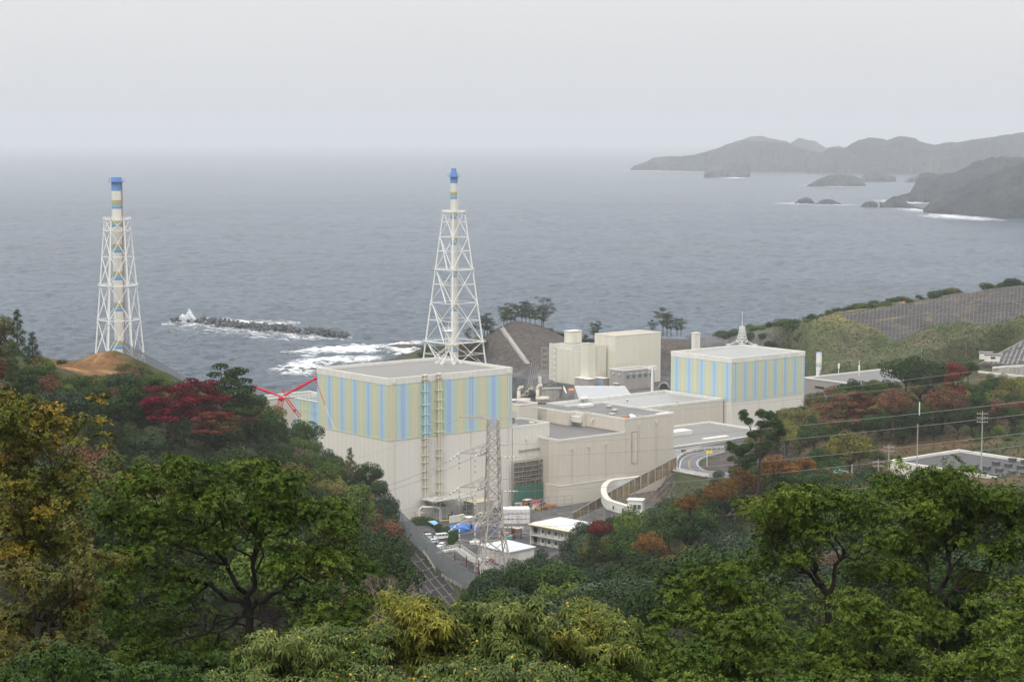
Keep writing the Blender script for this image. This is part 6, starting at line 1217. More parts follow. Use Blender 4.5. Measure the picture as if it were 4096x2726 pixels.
# --- utility poles on the right slope
def upole(label, x, yb, yt, arms, D):
    p = atY(*z8(x, yb), D); h = atY(*z8(x, yt), D)[2] - p[2]; t = thing('utility_pole', label, 'pole', p, 0, 'utility poles on the right slope'); ob('pole', MB().tube((0, 0, -8), (0, 0, h), .2, .13, n=7), CONC, t)
    for k in range(arms):
        z = h - .8 - k * 1.1; ob('cross_arm', MB().box(-1.5, 1.5, -.08, .08, z, z + .15), GALV, t)
        for j in (-1.3, -.6, .6, 1.3): ob('insulator', MB().tube((j, 0, z + .15), (j, 0, z + .45), .08, n=6), GALV, t)
    return t
upole('tall utility pole with three arms above the vent roof hall', 2070, 500, 240, 3, 520); pb = upole('plain grey pole with two strapped tubes, left of the vent roof hall', 1635, 535, 325, 0, 540); ob('strapped_tube', MB().tube((.35, 0, 11), (.35, 0, 14.6), .15), STEELW, pb)
upole('utility pole with a bunch of white insulators at the hall corner', 1442, 610, 465, 2, 520); upole('short white tipped pole among the dark shrubs', 1195, 560, 500, 0, 540); upole('low pole top with insulators right of the orange trees', 1372, 620, 565, 2, 520)
# thin poles and cones on the far hill
for x, yb, yt, lab in ((1805, 895, 745, 'thin grey pole on the hillside left of the white huts'), (1385, 950, 790, 'thin brown pole at the foot of the green hill'), (322, 495, 425, 'tiny pole on the crest of the green hill')):
    q = hit(*z7(x, yb)); 
    if q: hgt_ = atY(*z7(x, yt), q[1])[2] - q[2]; o_ = ob('thin_pole', MB().tube((0, 0, -.5), (0, 0, hgt_), .16, .1), GALV); o_.location = q; tag(o_, lab, 'pole')
for x, y, c, lab in ((1228, 372, (.7, .3, .2), 'tiny red and white marker tank on the lattice slope crest'), (1952, 235, (.7, .38, .1), 'tiny orange digger shape on the slope crest')):
    q = hit(*z7(x, y + 12)); 
    if q: o_ = ob('crest_marker', MB().box(-1.3, 1.3, -.6, .6, 0, .8).box(-.5, .9, -.5, .5, .8, 1.3), paint('marker' + str(x), c)); o_.location = q; tag(o_, lab, 'marker')
# drainage stairs on the bare hill
ds = thing('slope_stair', 'pale concrete stair and pipe run straight down the bare hill', 'stairs', (0, 0, 0))
for dx, w_, m in ((0, 1.3, GALV), (14, .6, CONC), (-16, .4, CONC)):
    pts = [hit(*z3(700 + dx + k * 10.5, 1228 + k * 14.5)) for k in range(19)]; pts = [(p[0], p[1], p[2] + .5) for p in pts if p and p[1] > 1080]
    if len(pts) > 2: ob('stair_flight' if dx == 0 else 'channel_edge', MB().beam(pts, w_, .6), m, ds)
# ------------------------------------------------------------------ vegetation
BARK = mat('tree_bark', (.055, .042, .032), var=.3, scale=3, rough=.9); BARKD = mat('dark_wet_bark', (.017, .014, .012), var=.3, scale=4, rough=.8); BARKP = mat('pale_twig_bark', (.19, .15, .12), var=.2, scale=3)
LM = {'dark green': leafmat('leaf_dark_green', (.022, .044, .010), (.04, .066, .015)), 'blue green': leafmat('leaf_blue_green', (.03, .050, .026), (.05, .074, .034)),
      'mid green': leafmat('leaf_mid_green', (.055, .09, .014), (.09, .12, .022)), 'olive': leafmat('leaf_olive', (.085, .085, .022), (.13, .11, .032)), 'yellow green': leafmat('leaf_yellow_green', (.115, .13, .022), (.17, .15, .03)),
      'orange': leafmat('leaf_orange', (.15, .070, .02), (.10, .065, .022)), 'rusty brown': leafmat('leaf_rusty', (.13, .06, .03), (.085, .055, .03)), 'red': leafmat('leaf_red', (.11, .022, .018), (.07, .035, .016)), 'crimson': leafmat('leaf_crimson', (.105, .006, .014), (.06, .014, .012)), 'grey brown': leafmat('leaf_grey_brown', (.10, .078, .055), (.075, .06, .04))}
def limbs(mb, base, tips, r0, g, n=4, wob=.12):
    base = np.array(base, float)
    for tp in tips:
        tp = np.array(tp, float); L_ = np.linalg.norm(tp - base); prev = base; rr = r0
        for k in range(1, n + 1):
            f = k / n; c_ = base + (tp - base) * f; c_[2] += L_ * .10 * sin(pi * f); c_ = c_ + g.normal(size=3) * L_ * wob * .35 * (1 if k < n else 0); r2 = r0 * (1 - f * .8); mb.tube(prev, c_, rr, r2, n=5, caps=False); prev, rr = c_, r2
PROTO = {}
def proto(kind, seed):
    g = np.random.default_rng(seed * 17 + len(kind)); tr = MB(); up = .15; size = .17; n = 5200; asp = .55
    if kind == 'round':
        k = 16; d = g.normal(size=(k, 3)); d[:, 2] = np.abs(d[:, 2]) * .9 - .25; d /= np.linalg.norm(d, axis=1, keepdims=True); C_ = d * np.array([2.9, 2.9, 2.3]) * g.uniform(.75, 1.1, (k, 1)) + (0, 0, 4.6); C_ = np.r_[C_, [[0, 0, 4.4]]]; Rr = g.uniform(.8, 1.6, k + 1); Rr[-1] = 2.1; flat = .8; H = 7.6
    elif kind == 'tall':
        k = 16; z = g.uniform(2.2, 8.8, k); rr = 2.2 * np.sin(np.clip((z - .8) / 9.2, 0, 1) * pi) ** .6; a = g.uniform(0, 6.28, k); C_ = np.c_[rr * np.cos(a) * .8, rr * np.sin(a) * .8, z]; Rr = g.uniform(.9, 1.4, k); flat = .85; H = 10; n = 5200
    elif kind == 'cone':
        k = 26; z = np.linspace(1.2, 9.2, k); rr = 2.2 * (1 - (z - 1) / 9.2) ** .9; a = np.arange(k) * 2.4; C_ = np.c_[rr * np.cos(a) * .7, rr * np.sin(a) * .7, z]; Rr = .35 + .5 * (1 - (z - 1) / 9); flat = .9; H = 10; n = 4200; size = .15; asp = .35; up = .3
    elif kind == 'spread':
        k = 34; a = g.uniform(0, 6.28, k); rad_ = 3.6 * np.sqrt(g.uniform(0, 1, k)); z = 1.2 + 5.6 * g.uniform(0, 1, k) * (1 - (rad_ / 4.6) ** 2); C_ = np.c_[rad_ * np.cos(a), rad_ * np.sin(a), z]; Rr = g.uniform(.9, 1.5, k); flat = .32; H = 6.8; n = 6500; up = .5
    elif kind == 'pine':
        k = 28; z = g.uniform(2.6, 9.2, k); rad_ = 3.9 * np.sqrt(np.clip(1 - ((z - 6.4) / 3.6) ** 2 + .08, 0, 1)) * g.uniform(.2, 1, k); a = g.uniform(0, 6.28, k); C_ = np.c_[rad_ * np.cos(a), rad_ * np.sin(a), z]; Rr = g.uniform(.7, 1.2, k); flat = .5; H = 9.6; n = 4400; size = .16; asp = .3; up = .6
    elif kind == 'bush':
        k = 7; a = g.uniform(0, 6.28, k); C_ = np.c_[.8 * np.cos(a), .8 * np.sin(a), g.uniform(.7, 1.4, k)]; Rr = g.uniform(.6, 1.0, k); flat = .85; H = 2.2; n = 1100; size = .14
    else:                                  # thin, half bare crown
        k = 18; d = g.normal(size=(k, 3)); d[:, 2] = np.abs(d[:, 2]); d /= np.linalg.norm(d, axis=1, keepdims=True); C_ = d * (2.9, 2.9, 3.0) * g.uniform(.5, 1, (k, 1)) + (0, 0, 2.6); Rr = g.uniform(.7, 1.3, k); flat = .8; H = 6.6; n = 3000; size = .15
    V = leafcloud(C_, Rr, n, size, seed, flat, (.8, 1.06) if kind != 'cone' else (.4, 1.15), asp, up)
    tk = .2 if kind != 'bush' else .07; top = H * .55
    tr.tube((0, 0, -1.2), (g.normal() * .15, g.normal() * .15, H * .3), tk * 1.15, tk * .8, n=6); b0 = (0, 0, H * .28)
    if kind in ('cone',): tr.tube(b0, (0, 0, H * .95), tk * .8, .03, n=5)
    else: limbs(tr, b0, C_[:9 if kind != 'bare' else 18], tk * .7, g, 3)
    crown = npmesh(kind + '_crown', V, np.arange(len(V)).reshape(-1, 4), LM['dark green']); trunk = tr.mesh(kind + '_trunk', BARK)
    return crown, trunk, H
VAR = {'round': 4, 'tall': 2, 'cone': 3, 'spread': 3, 'pine': 4, 'bush': 3, 'bare': 3}
for k_, n_v in VAR.items(): PROTO[k_] = [proto(k_, i + 1) for i in range(n_v)]
NAME = {'round': 'broadleaf_tree', 'tall': 'tall_tree', 'cone': 'cedar_tree', 'spread': 'maple_tree', 'pine': 'pine_tree', 'bush': 'shrub', 'bare': 'thin_tree'}
WORD = {'round': 'round crowned tree', 'tall': 'tall tree', 'cone': 'pointed cedar', 'spread': 'layered tree', 'pine': 'shore pine', 'bush': 'shrub', 'bare': 'thin half bare tree'}
LAND = [(120, 365, 'the earth mound'), (185, 390, 'the red maple'), (228, 390, 'the spreading tree by the maple'), (283, 395, 'the red crane'), (30, 345, 'the left edge cedars'), (330, 470, 'the striped building corner'), (420, 575, 'the dark lattice slope'), (490, 560, 'the pylon foot'), (555, 535, 'the site office'),
        (630, 505, 'the white corridor'), (700, 480, 'the road bend'), (765, 430, 'the big pine'), (835, 395, 'the grey store roof'), (900, 400, 'the red tree on the slope'), (880, 470, 'the corner of the vent roof hall'), (980, 450, 'the tall utility pole'), (1000, 365, 'the upper guard rails'), (900, 320, 'the big lattice slope'), (690, 330, 'the cream tall block'),
        (520, 325, 'the bare hill'), (455, 360, 'the centre chimney'), (60, 450, 'the golden leaved tree'), (210, 480, 'the big glossy tree top'), (740, 325, 'the white spire'), (800, 520, 'the umbrella crowned tree'), (620, 590, 'the pale shrubs'), (380, 540, 'the wind fence')]
def nth(i):
    return ORD[i] if i < 20 else '%dth nearest' % (i + 1) if (i + 1) % 10 not in (1, 2, 3) else '%d%s nearest' % (i + 1, {1: 'st', 2: 'nd', 3: 'rd'}[(i + 1) % 10])
ORD = ['nearest', 'second', 'third', 'fourth', 'fifth', 'sixth', 'seventh', 'eighth', 'ninth', 'tenth', 'eleventh', 'twelfth', 'thirteenth', 'fourteenth', 'fifteenth', 'sixteenth', 'seventeenth', 'eighteenth', 'nineteenth', 'twentieth']
TREES = []
def plant(kind, p, s, colour, wide=1.0, group=None):
    cr_, tk_, H = R.choice(PROTO[kind]); t = bpy.data.objects.new({'dark green': 'evergreen_tree', 'blue green': 'evergreen_tree', 'mid green': 'broadleaf_tree'}.get(colour, 'autumn_tree') if kind == 'round' else NAME[kind], None); COL.objects.link(t); t.location = p; t.rotation_euler = (R.uniform(-.05, .05), R.uniform(-.05, .05), R.uniform(0, 6.28)); t.scale = (s * wide, s * wide, s)
    a = link('crown', cr_, t); a.material_slots[0].link = 'OBJECT'; a.material_slots[0].material = LM[colour]; link('trunk', tk_, t)
    TREES.append((t, kind, colour, proj((p[0], p[1], p[2] + H * s * .6)), group)); return t
GRID = {}
def free(p, sp):
    k = (int(p[0] // 8), int(p[1] // 8))
    for i in range(-2, 3):
        for j in range(-2, 3):
            for q in GRID.get((k[0] + i, k[1] + j), ()):
                if (q[0] - p[0]) ** 2 + (q[1] - p[1]) ** 2 < (sp * .5 + q[2] * .5) ** 2: return False
    return True
def claim(p, sp): GRID.setdefault((int(p[0] // 8), int(p[1] // 8)), []).append((p[0], p[1], sp))
def in_poly(u, v, poly):
    c = False; n = len(poly)
    for i in range(n):
        x0, y0 = poly[i]; x1, y1 = poly[(i + 1) % n]
        if (y0 > v) != (y1 > v) and u < (x1 - x0) * (v - y0) / (y1 - y0) + x0: c = not c
    return c
HK = {'round': 7.6, 'tall': 10, 'cone': 10, 'spread': 6.8, 'pine': 9.6, 'bush': 2.2, 'bare': 7.2}
def forest(poly, mix, sp, tries, smin, smax, group, ymin=60, ymax=1300, wide=1.0, minz=17, avoid=(), cap=None):
    us = [p[0] for p in poly]; vs_ = [p[1] for p in poly]; n = 0
    kinds = [m[:2] for m in mix]; ws = [m[2] for m in mix]
    for _ in range(tries):
        u, v = R.uniform(min(us), max(us)), R.uniform(min(vs_), max(vs_))
        if not in_poly(u, v, poly) or any(in_poly(u, v, a) for a in avoid): continue
        p = hit(u, v)
        if not p or not (ymin < p[1] < ymax) or p[2] < minz: continue
        kind, colr_ = R.choices(kinds, ws)[0]; s = R.uniform(smin, smax)
        if cap:                                 # crowns stay under the tree line the hill has in the photograph
            lim = float(np.interp(u, [c[0] for c in cap], [c[1] for c in cap])) + R.uniform(0, 5)
            while s > .45 and proj((p[0], p[1], p[2] + HK[kind] * s))[1] < lim: s *= .9
            if s <= .45: continue
        d = sp * s
        if kind in ('cone', 'tall'): d *= .7
        if not free(p, d): continue
        claim(p, d); plant(kind, (p[0], p[1], p[2] - .3), s, colr_, wide * R.uniform(.9, 1.15), group); n += 1
    return n
def one(kind, u, v, s, colour, D=None, wide=1.0, group=None, vb=None):
    p = atY(u, v, D) if D else hit(u, v)
    if p: claim(p, 6 * s); return plant(kind, (p[0], p[1], (min(p[2], Hf(p[0], p[1])) if D else p[2]) - .3), s, colour, wide, group)
R.seed(99)
# named single trees first
def special(kind, u, v, D, s, col_, wide, lab, cat='tree', vt=None):
    p = atY(u, v, D); z = p[2]; t = plant(kind, (p[0], p[1], z), s, col_, wide); TREES.pop(); tag(t, lab, cat); claim(p, 7 * s); return t
special('spread', 172, 428, 470, 1.9, 'crimson', .95, 'bright crimson maple left half, standing before the wind fence'); special('spread', 200, 424, 476, 1.75, 'crimson', .95, 'bright crimson maple right half, beside the dark spreading tree')
special('spread', 212, 436, 450, 1.0, 'red', 1.3, 'low dark red maple at the foot of the crimson pair')
special('spread', 226, 422, 520, 2.4, 'dark green', .85, 'dark spreading tree with open limbs rising right of the crimson maples')
special('round', 252, 425, 540, 1.2, 'dark green', 1.0, 'rounded dark tree below the left boom of the red crane')
special('cone', 18, 372, 520, 1.75, 'dark green', 1.0, 'tall pointed cedar near the left edge beside the earth mound'); special('cone', 34, 378, 500, 1.25, 'dark green', 1.2, 'shorter cedar just left of the earth mound'); special('tall', -2, 392, 480, 2.0, 'olive', 1.0, 'tall dark tree cut by the left edge')
special('spread', 4, 385, 470, 1.0, 'red', .8, 'small red leaved tree at the left edge below the tall tree')
special('round', 369, 495, 560, 1.35, 'dark green', .8, 'dark windswept tree against the lower white wall'); special('round', 386, 528, 570, 1.4, 'blue green', .8, 'rounded tree at the wall end of the left ridge')
special('bush', 96, 361, 640, 1.5, 'dark green', 1.0, 'small dark bush on the crest beside the left chimney', 'bush'); special('bush', 62, 366, 600, 1.1, 'dark green', 1.0, 'lone bush on the flat left of the earth mound', 'bush')
special('bush', 110, 363, 640, 1.9, 'mid green', 1.2, 'leafy bush in front of the left chimney legs', 'bush')
pn = special('cone', 771, 455, 640, 1.5, 'blue green', .95, 'upright pointed fir right of the big pine')
special('spread', 845, 428, 640, 1.9, 'rusty brown', .95, 'broad rusty red cherry tree in the middle of the right slope'); special('spread', 862, 420, 640, 1.5, 'red', .9, 'deep red tree behind the rusty cherry'); special('round', 893, 425, 630, 1.6, 'rusty brown', 1.0, 'round rust coloured tree right of the red one'); special('round', 945, 425, 630, 1.7, 'rusty brown', 1.0, 'round rusty tree right of centre on the slope')
special('tall', 955, 405, 690, 1.6, 'red', 1.0, 'narrow red tree below the white huts'); special('round', 968, 382, 740, 1.1, 'dark green', 1.0, 'dark bushy tree in front of the dark lattice slope'); special('round', 905, 395, 720, 2.0, 'dark green', 1.2, 'huge dark green tree on the right hill top'); special('round', 930, 400, 700, 1.9, 'dark green', 1.1, 'second huge dark tree right of the biggest one')
for u, v, D, s, c_, lab in ((745, 500, 440, 1.1, 'orange', 'orange brown tree in front of the pine foot'), (775, 488, 450, 1.2, 'orange', 'orange tree right of the pine foot'), (805, 482, 470, .95, 'orange', 'orange leaved tree left of the brown one'), (722, 510, 420, 1.0, 'orange', 'sparse orange tree below the turquoise roof'), (690, 520, 430, .9, 'orange', 'small orange tree low on the slope left of the turquoise roof'), (850, 478, 490, 1.3, 'olive', 'wide brownish green tree before the vent roof hall'), (650, 560, 380, .8, 'orange', 'light orange tree above the pale shrubs'), (742, 600, 300, .75, 'orange', 'orange tree glimpsed through the umbrella tree'), (600, 545, 420, .6, 'red', 'small red tree in the dark forest right of the pylon')):
    special('bare' if c_ == 'orange' else 'round', u, v, D, s * 1.25, c_, 1.0, lab)
# forests
LG, RG, HG_ = 'trees of the left ridge forest', 'trees of the forest right of the pylon', 'trees of the right hill forest'
CAPL = [(-20, 318), (0, 322), (20, 338), (40, 364), (60, 379), (118, 379), (122, 368), (140, 363), (160, 370), (180, 378), (200, 382), (225, 385), (245, 392), (262, 398), (290, 404), (310, 412), (335, 425), (350, 440), (365, 450), (385, 472), (395, 500), (408, 540), (412, 600)]
CAPR = [(470, 592), (478, 580), (500, 562), (520, 550), (560, 542), (578, 520), (600, 513), (621, 511), (640, 499), (678, 491), (700, 482), (740, 472), (790, 464), (850, 462), (885, 468), (920, 482), (1024, 494)]
CAPH = [(730, 450), (745, 440), (765, 422), (790, 402), (805, 393), (830, 378), (860, 373), (880, 366), (905, 361), (930, 362), (950, 368), (1040, 371)]
forest([(0, 372), (44, 380), (118, 382), (150, 378), (200, 396), (262, 424), (302, 450), (343, 480), (368, 508), (386, 528), (394, 548), (391, 590), (378, 650), (300, 655), (150, 655), (0, 655)],
       [('round', 'dark green', 5), ('round', 'olive', 4), ('round', 'blue green', 3), ('round', 'mid green', 3), ('cone', 'dark green', 3), ('bare', 'grey brown', 3), ('spread', 'dark green', 2), ('round', 'rusty brown', 1.3), ('round', 'yellow green', 1.2), ('tall', 'mid green', 1), ('tall', 'dark green', 1)], 5.5, 3800, 1.1, 1.95, LG, ymin=150, ymax=660, cap=CAPL,
       avoid=([(40, 350), (128, 350), (132, 378), (60, 384), (40, 380)],))
forest([(330, 470), (368, 508), (384, 540), (382, 590), (350, 600), (320, 520)], [('tall', 'yellow green', 2), ('round', 'yellow green', 3), ('round', 'mid green', 2), ('round', 'olive', 1)], 4.4, 500, 1.0, 1.5, LG, ymin=400, ymax=660, cap=CAPL)
n_r = forest([(474, 606), (480, 596), (500, 588), (520, 582), (556, 578), (576, 560), (612, 548), (645, 530), (690, 520), (740, 512), (800, 505), (880, 508), (1024, 505), (1024, 660), (474, 660)],
       [('round', 'blue green', 7), ('round', 'dark green', 4), ('round', 'mid green', 2), ('bare', 'grey brown', .8), ('bare', 'rusty brown', .8), ('round', 'olive', 1), ('cone', 'dark green', .7)], 5.3, 3400, 1.15, 1.85, RG, ymin=150, ymax=600, cap=CAPR)
forest([(740, 440), (790, 428), (815, 412), (850, 405), (1024, 392), (1024, 424), (960, 440), (880, 446), (830, 452), (800, 462), (760, 462)],
       [('round', 'dark green', 5), ('round', 'olive', 3), ('round', 'mid green', 2), ('round', 'rusty brown', 1.5), ('bare', 'grey brown', 1), ('tall', 'dark green', 1), ('round', 'yellow green', .7)], 5.2, 2200, 1.1, 1.8, HG_, ymin=480, ymax=900, cap=CAPH)
forest([(730, 450), (800, 455), (880, 448), (1024, 424), (1024, 470), (880, 478), (780, 500), (700, 500)], [('bush', 'dark green', 4), ('bush', 'blue green', 2), ('bush', 'mid green', 2), ('round', 'dark green', .5)], 3.4, 1500, 1.0, 1.9, 'dark shrubs on the brown right slope', ymin=400, ymax=760, avoid=([z8(0, 480), z8(300, 480), z8(420, 640), z8(100, 720), z8(0, 720)], [(885, 445), (1030, 440), (1030, 500), (885, 470)]))
forest([(700, 500), (740, 492), (800, 486), (880, 490), (1024, 490), (1024, 510), (700, 530)], [('round', 'dark green', 3), ('round', 'olive', 2), ('bare', 'orange', 2), ('round', 'blue green', 2)], 4.8, 500, .9, 1.3, RG, ymin=300, ymax=600, cap=CAPR)
# trees and shrubs along the coast
for k in range(95):
    u = R.uniform(804, 1036); q = hit(u, ti(u) + .8 if u > 836 else 314 + (836 - u) * .35)
    if q:
        yy = q[1] + R.uniform(6, 26); s = R.uniform(1.2, 2.1) * (.8 + .5 * (u > 930)); p = (q[0] * yy / q[1], yy, Hf(q[0] * yy / q[1], yy) - .4)
        plant('bush', p, s, R.choice(('dark green', 'dark green', 'mid green', 'olive')), 1.2, 'shrubs along the crest behind the lattice slope')
for k in range(90):
    u = R.uniform(682, 800); q = hit(u, 336.5 - (u - 690) * .02)
    if q: yy = q[1] + R.uniform(-25, 22); plant('bush', (q[0], yy, Hf(q[0], yy) - .4), R.uniform(1.3, 2.4), R.choice(('dark green', 'dark green', 'mid green', 'grey brown')), 1.2, 'shore scrub behind the right striped building')
for k in range(60):
    u, v = R.uniform(418, 486), R.uniform(340, 364); q = hit(u, v)
    if q and q[2] > 3: plant('bush', (q[0], q[1], q[2] - .4), R.uniform(1.2, 2.6), R.choice(('dark green', 'mid green', 'olive', 'grey brown')), 1.2, 'shore scrub left of the bare hill')
for u, v, D, s in ((476, 337, 1225, .95), (484, 335, 1228, 1.3), (487.5, 335, 1232, 1.35), (491, 336, 1225, 1.1), (504, 325.5, 1228, 1.2), (507, 325, 1234, 1.35), (511, 324.5, 1240, 1.25), (514, 324, 1246, 1.0), (522, 322.5, 1240, 1.3), (526, 322.5, 1246, 1.4), (530, 323, 1240, 1.25), (535, 324, 1238, 1.2), (541.5, 326, 1232, 1.75), (543.5, 326, 1236, 1.3), (469, 341, 1230, .8)):
    p = atY(u, v, D); plant('pine', (p[0], p[1], p[2] - .6), s * 1.12, 'dark green', .95, 'pines on the crest of the bare hill')
for u, v, s in ((652, 333, 1.0), (663, 332, 1.75), (667, 332.5, 1.3), (671, 333, 1.2), (677, 333, 1.1), (681, 333, 1.0), (593, 337, 1.0), (597, 337, 1.15), (601, 337, .9), (586, 339, .8), (573, 337, .7), (580, 338, .6)):
    p = atY(u, v, 1225); plant('pine' if s > .9 else 'round', (p[0], p[1], p[2] - .6), s * (1.0 if s > .9 else .6), 'dark green', 1.0, 'pines on the shore strip behind the cream block')
for k in range(26):
    u = R.uniform(548, 600); v = np.interp(u, (545, 566, 600), (329, 338, 343)); p = atY(u, v, 1232); plant('bush', (p[0], p[1], p[2] - 1), R.uniform(1.0, 1.8), 'dark green', 1.2, 'scrub on the right shoulder of the bare hill')
forest([(125, 372), (150, 368), (200, 388), (262, 416), (302, 440), (343, 468), (368, 495), (380, 520), (380, 545), (360, 540), (300, 480), (200, 420), (128, 400)], [('round', 'dark green', 3), ('round', 'olive', 4), ('bush', 'mid green', 3), ('bush', 'olive', 2), ('bare', 'grey brown', 2), ('round', 'mid green', 2)], 3.6, 1500, .5, 1.0, LG, ymin=400, ymax=640, cap=CAPL)
forest([(30, 362), (44, 366), (60, 378), (120, 380), (126, 366), (150, 376), (190, 398), (190, 412), (120, 400), (40, 392), (26, 378)], [('bush', 'mid green', 3), ('bush', 'olive', 3), ('bush', 'dark green', 3), ('bush', 'grey brown', 1)], 2.6, 900, .9, 1.7, 'bushes round the earth mound', ymin=400, ymax=660, avoid=([(44, 350), (120, 346), (124, 366), (110, 372), (60, 372), (44, 366)],))
# labels: each is told apart by the landmark it stands next to
buck = {}
for t, kind, colour, (u, v), grp in TREES:
    d, L0 = min((((u - a) ** 2 + (v - b_) ** 2), (a, b_, nm)) for a, b_, nm in LAND); dx, dy = u - L0[0], v - L0[1]
    side = ('right of' if dx > 0 else 'left of') if abs(dx) > abs(dy) else ('below' if dy > 0 else 'above'); buck.setdefault((kind, colour, side, L0[2]), []).append((d, t.name, t, grp))
for (kind, colour, side, nm), L_ in buck.items():
    L_.sort(key=lambda x: x[:2])
    for i, (_, _, t, grp) in enumerate(L_):
        lab = '%s %s %s %s' % (colour, WORD[kind], side, nm); lab = lab if len(L_) == 1 else '%s %s' % (nth(i), lab)
        tag(t, lab, 'shrub' if kind == 'bush' else 'tree', grp)
# ------------------------------------------------------------------ the big trees close to the camera
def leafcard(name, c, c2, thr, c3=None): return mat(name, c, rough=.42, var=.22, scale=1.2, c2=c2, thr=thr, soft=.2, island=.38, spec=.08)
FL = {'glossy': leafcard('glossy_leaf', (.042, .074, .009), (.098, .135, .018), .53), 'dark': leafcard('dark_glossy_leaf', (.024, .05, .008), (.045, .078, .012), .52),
      'pale': leafcard('pale_long_leaf', (.055, .082, .018), (.115, .14, .035), .53), 'yellowing': leafcard('yellowing_long_leaf', (.07, .095, .018), (.18, .165, .025), .56),
      'golden': leafcard('golden_oak_leaf', (.075, .085, .013), (.22, .125, .015), .58), 'bronze': leafcard('bronze_olive_leaf', (.05, .062, .013), (.11, .085, .016), .53)}
def fg_tree(name, label, cat, D, base, pads, L_, leafm, fork=None, m_leaf=8, dens=1.0, droop=0.0, asp=.33, seed=1, trunk_r=.16, bark=None, clumps=20, spread=1.0, buds=None, depth=1.0, flatc=.62, inner=.5, K_=.43463):
    g = np.random.default_rng(seed); k_ = D / F; bp_ = np.array(atY(base[0] * K_, base[1] * K_, D)); gz = Hf(bp_[0], bp_[1]); O = np.array((bp_[0], bp_[1], gz)); root = thing(name, label, cat, tuple(O))
    C_, Rr, cen = [], [], []
    for (x, y, ru, rv) in pads:
        dy = g.uniform(-1, 1) * depth * 1.8; c_ = np.array(atY(x * K_, y * K_, D + dy)); rx, rz = ru * K_ * k_, rv * K_ * k_; cen.append(c_)
        for _ in range(max(4, int(clumps * rx * rz / .6))):
            o = g.normal(size=3); o *= g.uniform(.35, 1) / np.linalg.norm(o); C_.append(c_ + o * (rx * .92, max(rx, rz) * .8, rz * .8)); Rr.append(g.uniform(.24, .5) * spread)
    cen = np.array(cen); ni = int(len(C_) * inner)
    for _ in range(ni):                  # looser foliage between and behind the pads
        a_, b_ = cen[g.integers(len(cen))], cen[g.integers(len(cen))]
        if np.linalg.norm((a_ - b_)[[0, 2]]) > 3.2: b_ = a_
        f = g.random(); C_.append(a_ * (1 - f) + b_ * f + g.normal(size=3) * (.5, .9, .3) + (0, .9 * depth, -.35)); Rr.append(g.uniform(.22, .42) * spread)
    C_ = np.array(C_); Rr = np.array(Rr); nt_ = (26 * dens * (Rr / .4) ** 2 / (L_ / .13) ** 1.4).astype(int) + 4; ix = np.repeat(np.arange(len(C_)), nt_); n = len(ix)
    d = g.normal(size=(n, 3)); d[:, 2] += .6; d /= np.linalg.norm(d, axis=1, keepdims=True); T_ = C_[ix] + d * Rr[ix][:, None] * (1, 1, flatc) * g.uniform(.7, 1.12, (n, 1)); Nn = d.copy()
    Nn[:, 2] += .5; Nn += g.normal(size=Nn.shape) * .25; Nn /= np.linalg.norm(Nn, axis=1, keepdims=True)
    a1 = np.cross(Nn, g.normal(size=(n, 3))); a1 /= np.linalg.norm(a1, axis=1, keepdims=True); a2 = np.cross(Nn, a1); V = []
    for j in range(m_leaf):
        th_ = 2 * pi * j / m_leaf + g.uniform(-.3, .3, (n, 1)); el = g.uniform(.15, .75, (n, 1)) - droop; dr = (a1 * np.cos(th_) + a2 * np.sin(th_)) * np.cos(el) + Nn * np.sin(el); sd_ = np.cross(dr, Nn); sd_ /= np.linalg.norm(sd_, axis=1, keepdims=True) + 1e-9
        ln = L_ * g.uniform(.5, 1.35, (n, 1)); p0 = T_ + dr * ln * .08; p1 = T_ + dr * ln; mid = T_ + dr * ln * .58 + Nn * ln * .06; p1 = p1 - np.array((0, 0, 1)) * ln * (.12 + droop * .5); V.append(np.stack([p0, mid - sd_ * ln * asp * .5, p1, mid + sd_ * ln * asp * .5], 1))
    V = np.concatenate(V).reshape(-1, 3) - O; leafobj('crown', V, FL[leafm], root)
    if buds:
        pk = T_[g.random(n) < buds] - O; q = len(pk); s_ = .035; dd = g.normal(size=(q, 3)); dd /= np.linalg.norm(dd, axis=1, keepdims=True); ee = np.cross(dd, g.normal(size=(q, 3))); ee /= np.linalg.norm(ee, axis=1, keepdims=True)
        VB = np.stack([pk - dd * s_, pk - ee * s_, pk + dd * s_, pk + ee * s_], 1).reshape(-1, 3) + (0, 0, .03); o_ = leafobj('flower_buds', VB, mat('yellow_bud', (.5, .32, .03)), root); o_['kind'] = 'stuff'
    fk = np.array(atY((fork or base)[0] * K_, (fork or (base[0], base[1] - 60))[1] * K_, D)) - O; mb = MB(); p0 = np.array((0, 0, -.8)); mid = fk * .5 + (g.normal() * .15, 0, 0)
    mb.tube(p0, mid, trunk_r * 1.2, trunk_r, n=8, caps=False); mb.tube(mid, fk, trunk_r, trunk_r * .85, n=8, caps=False)
    def bough(p, q, r0, r1, seg=7, wob=.07, sag=.1):
        L0 = np.linalg.norm(q - p); pts = [p + (q - p) * k / seg + (g.normal(size=3) * L0 * wob * .5 if 0 < k < seg else 0) + np.array((0, 0, L0 * sag * sin(pi * k / seg))) for k in range(seg + 1)]
        for k in range(seg): mb.tube(pts[k], pts[k + 1], r0 + (r1 - r0) * k / seg, r0 + (r1 - r0) * (k + 1) / seg, n=6, caps=False)
        return pts
    loc_ = cen - O; nk = max(2, min(5, len(pads) // 4 + 1)); order = np.argsort(np.arctan2(loc_[:, 2] - fk[2], loc_[:, 0] - fk[0])); groups = np.array_split(order, nk)
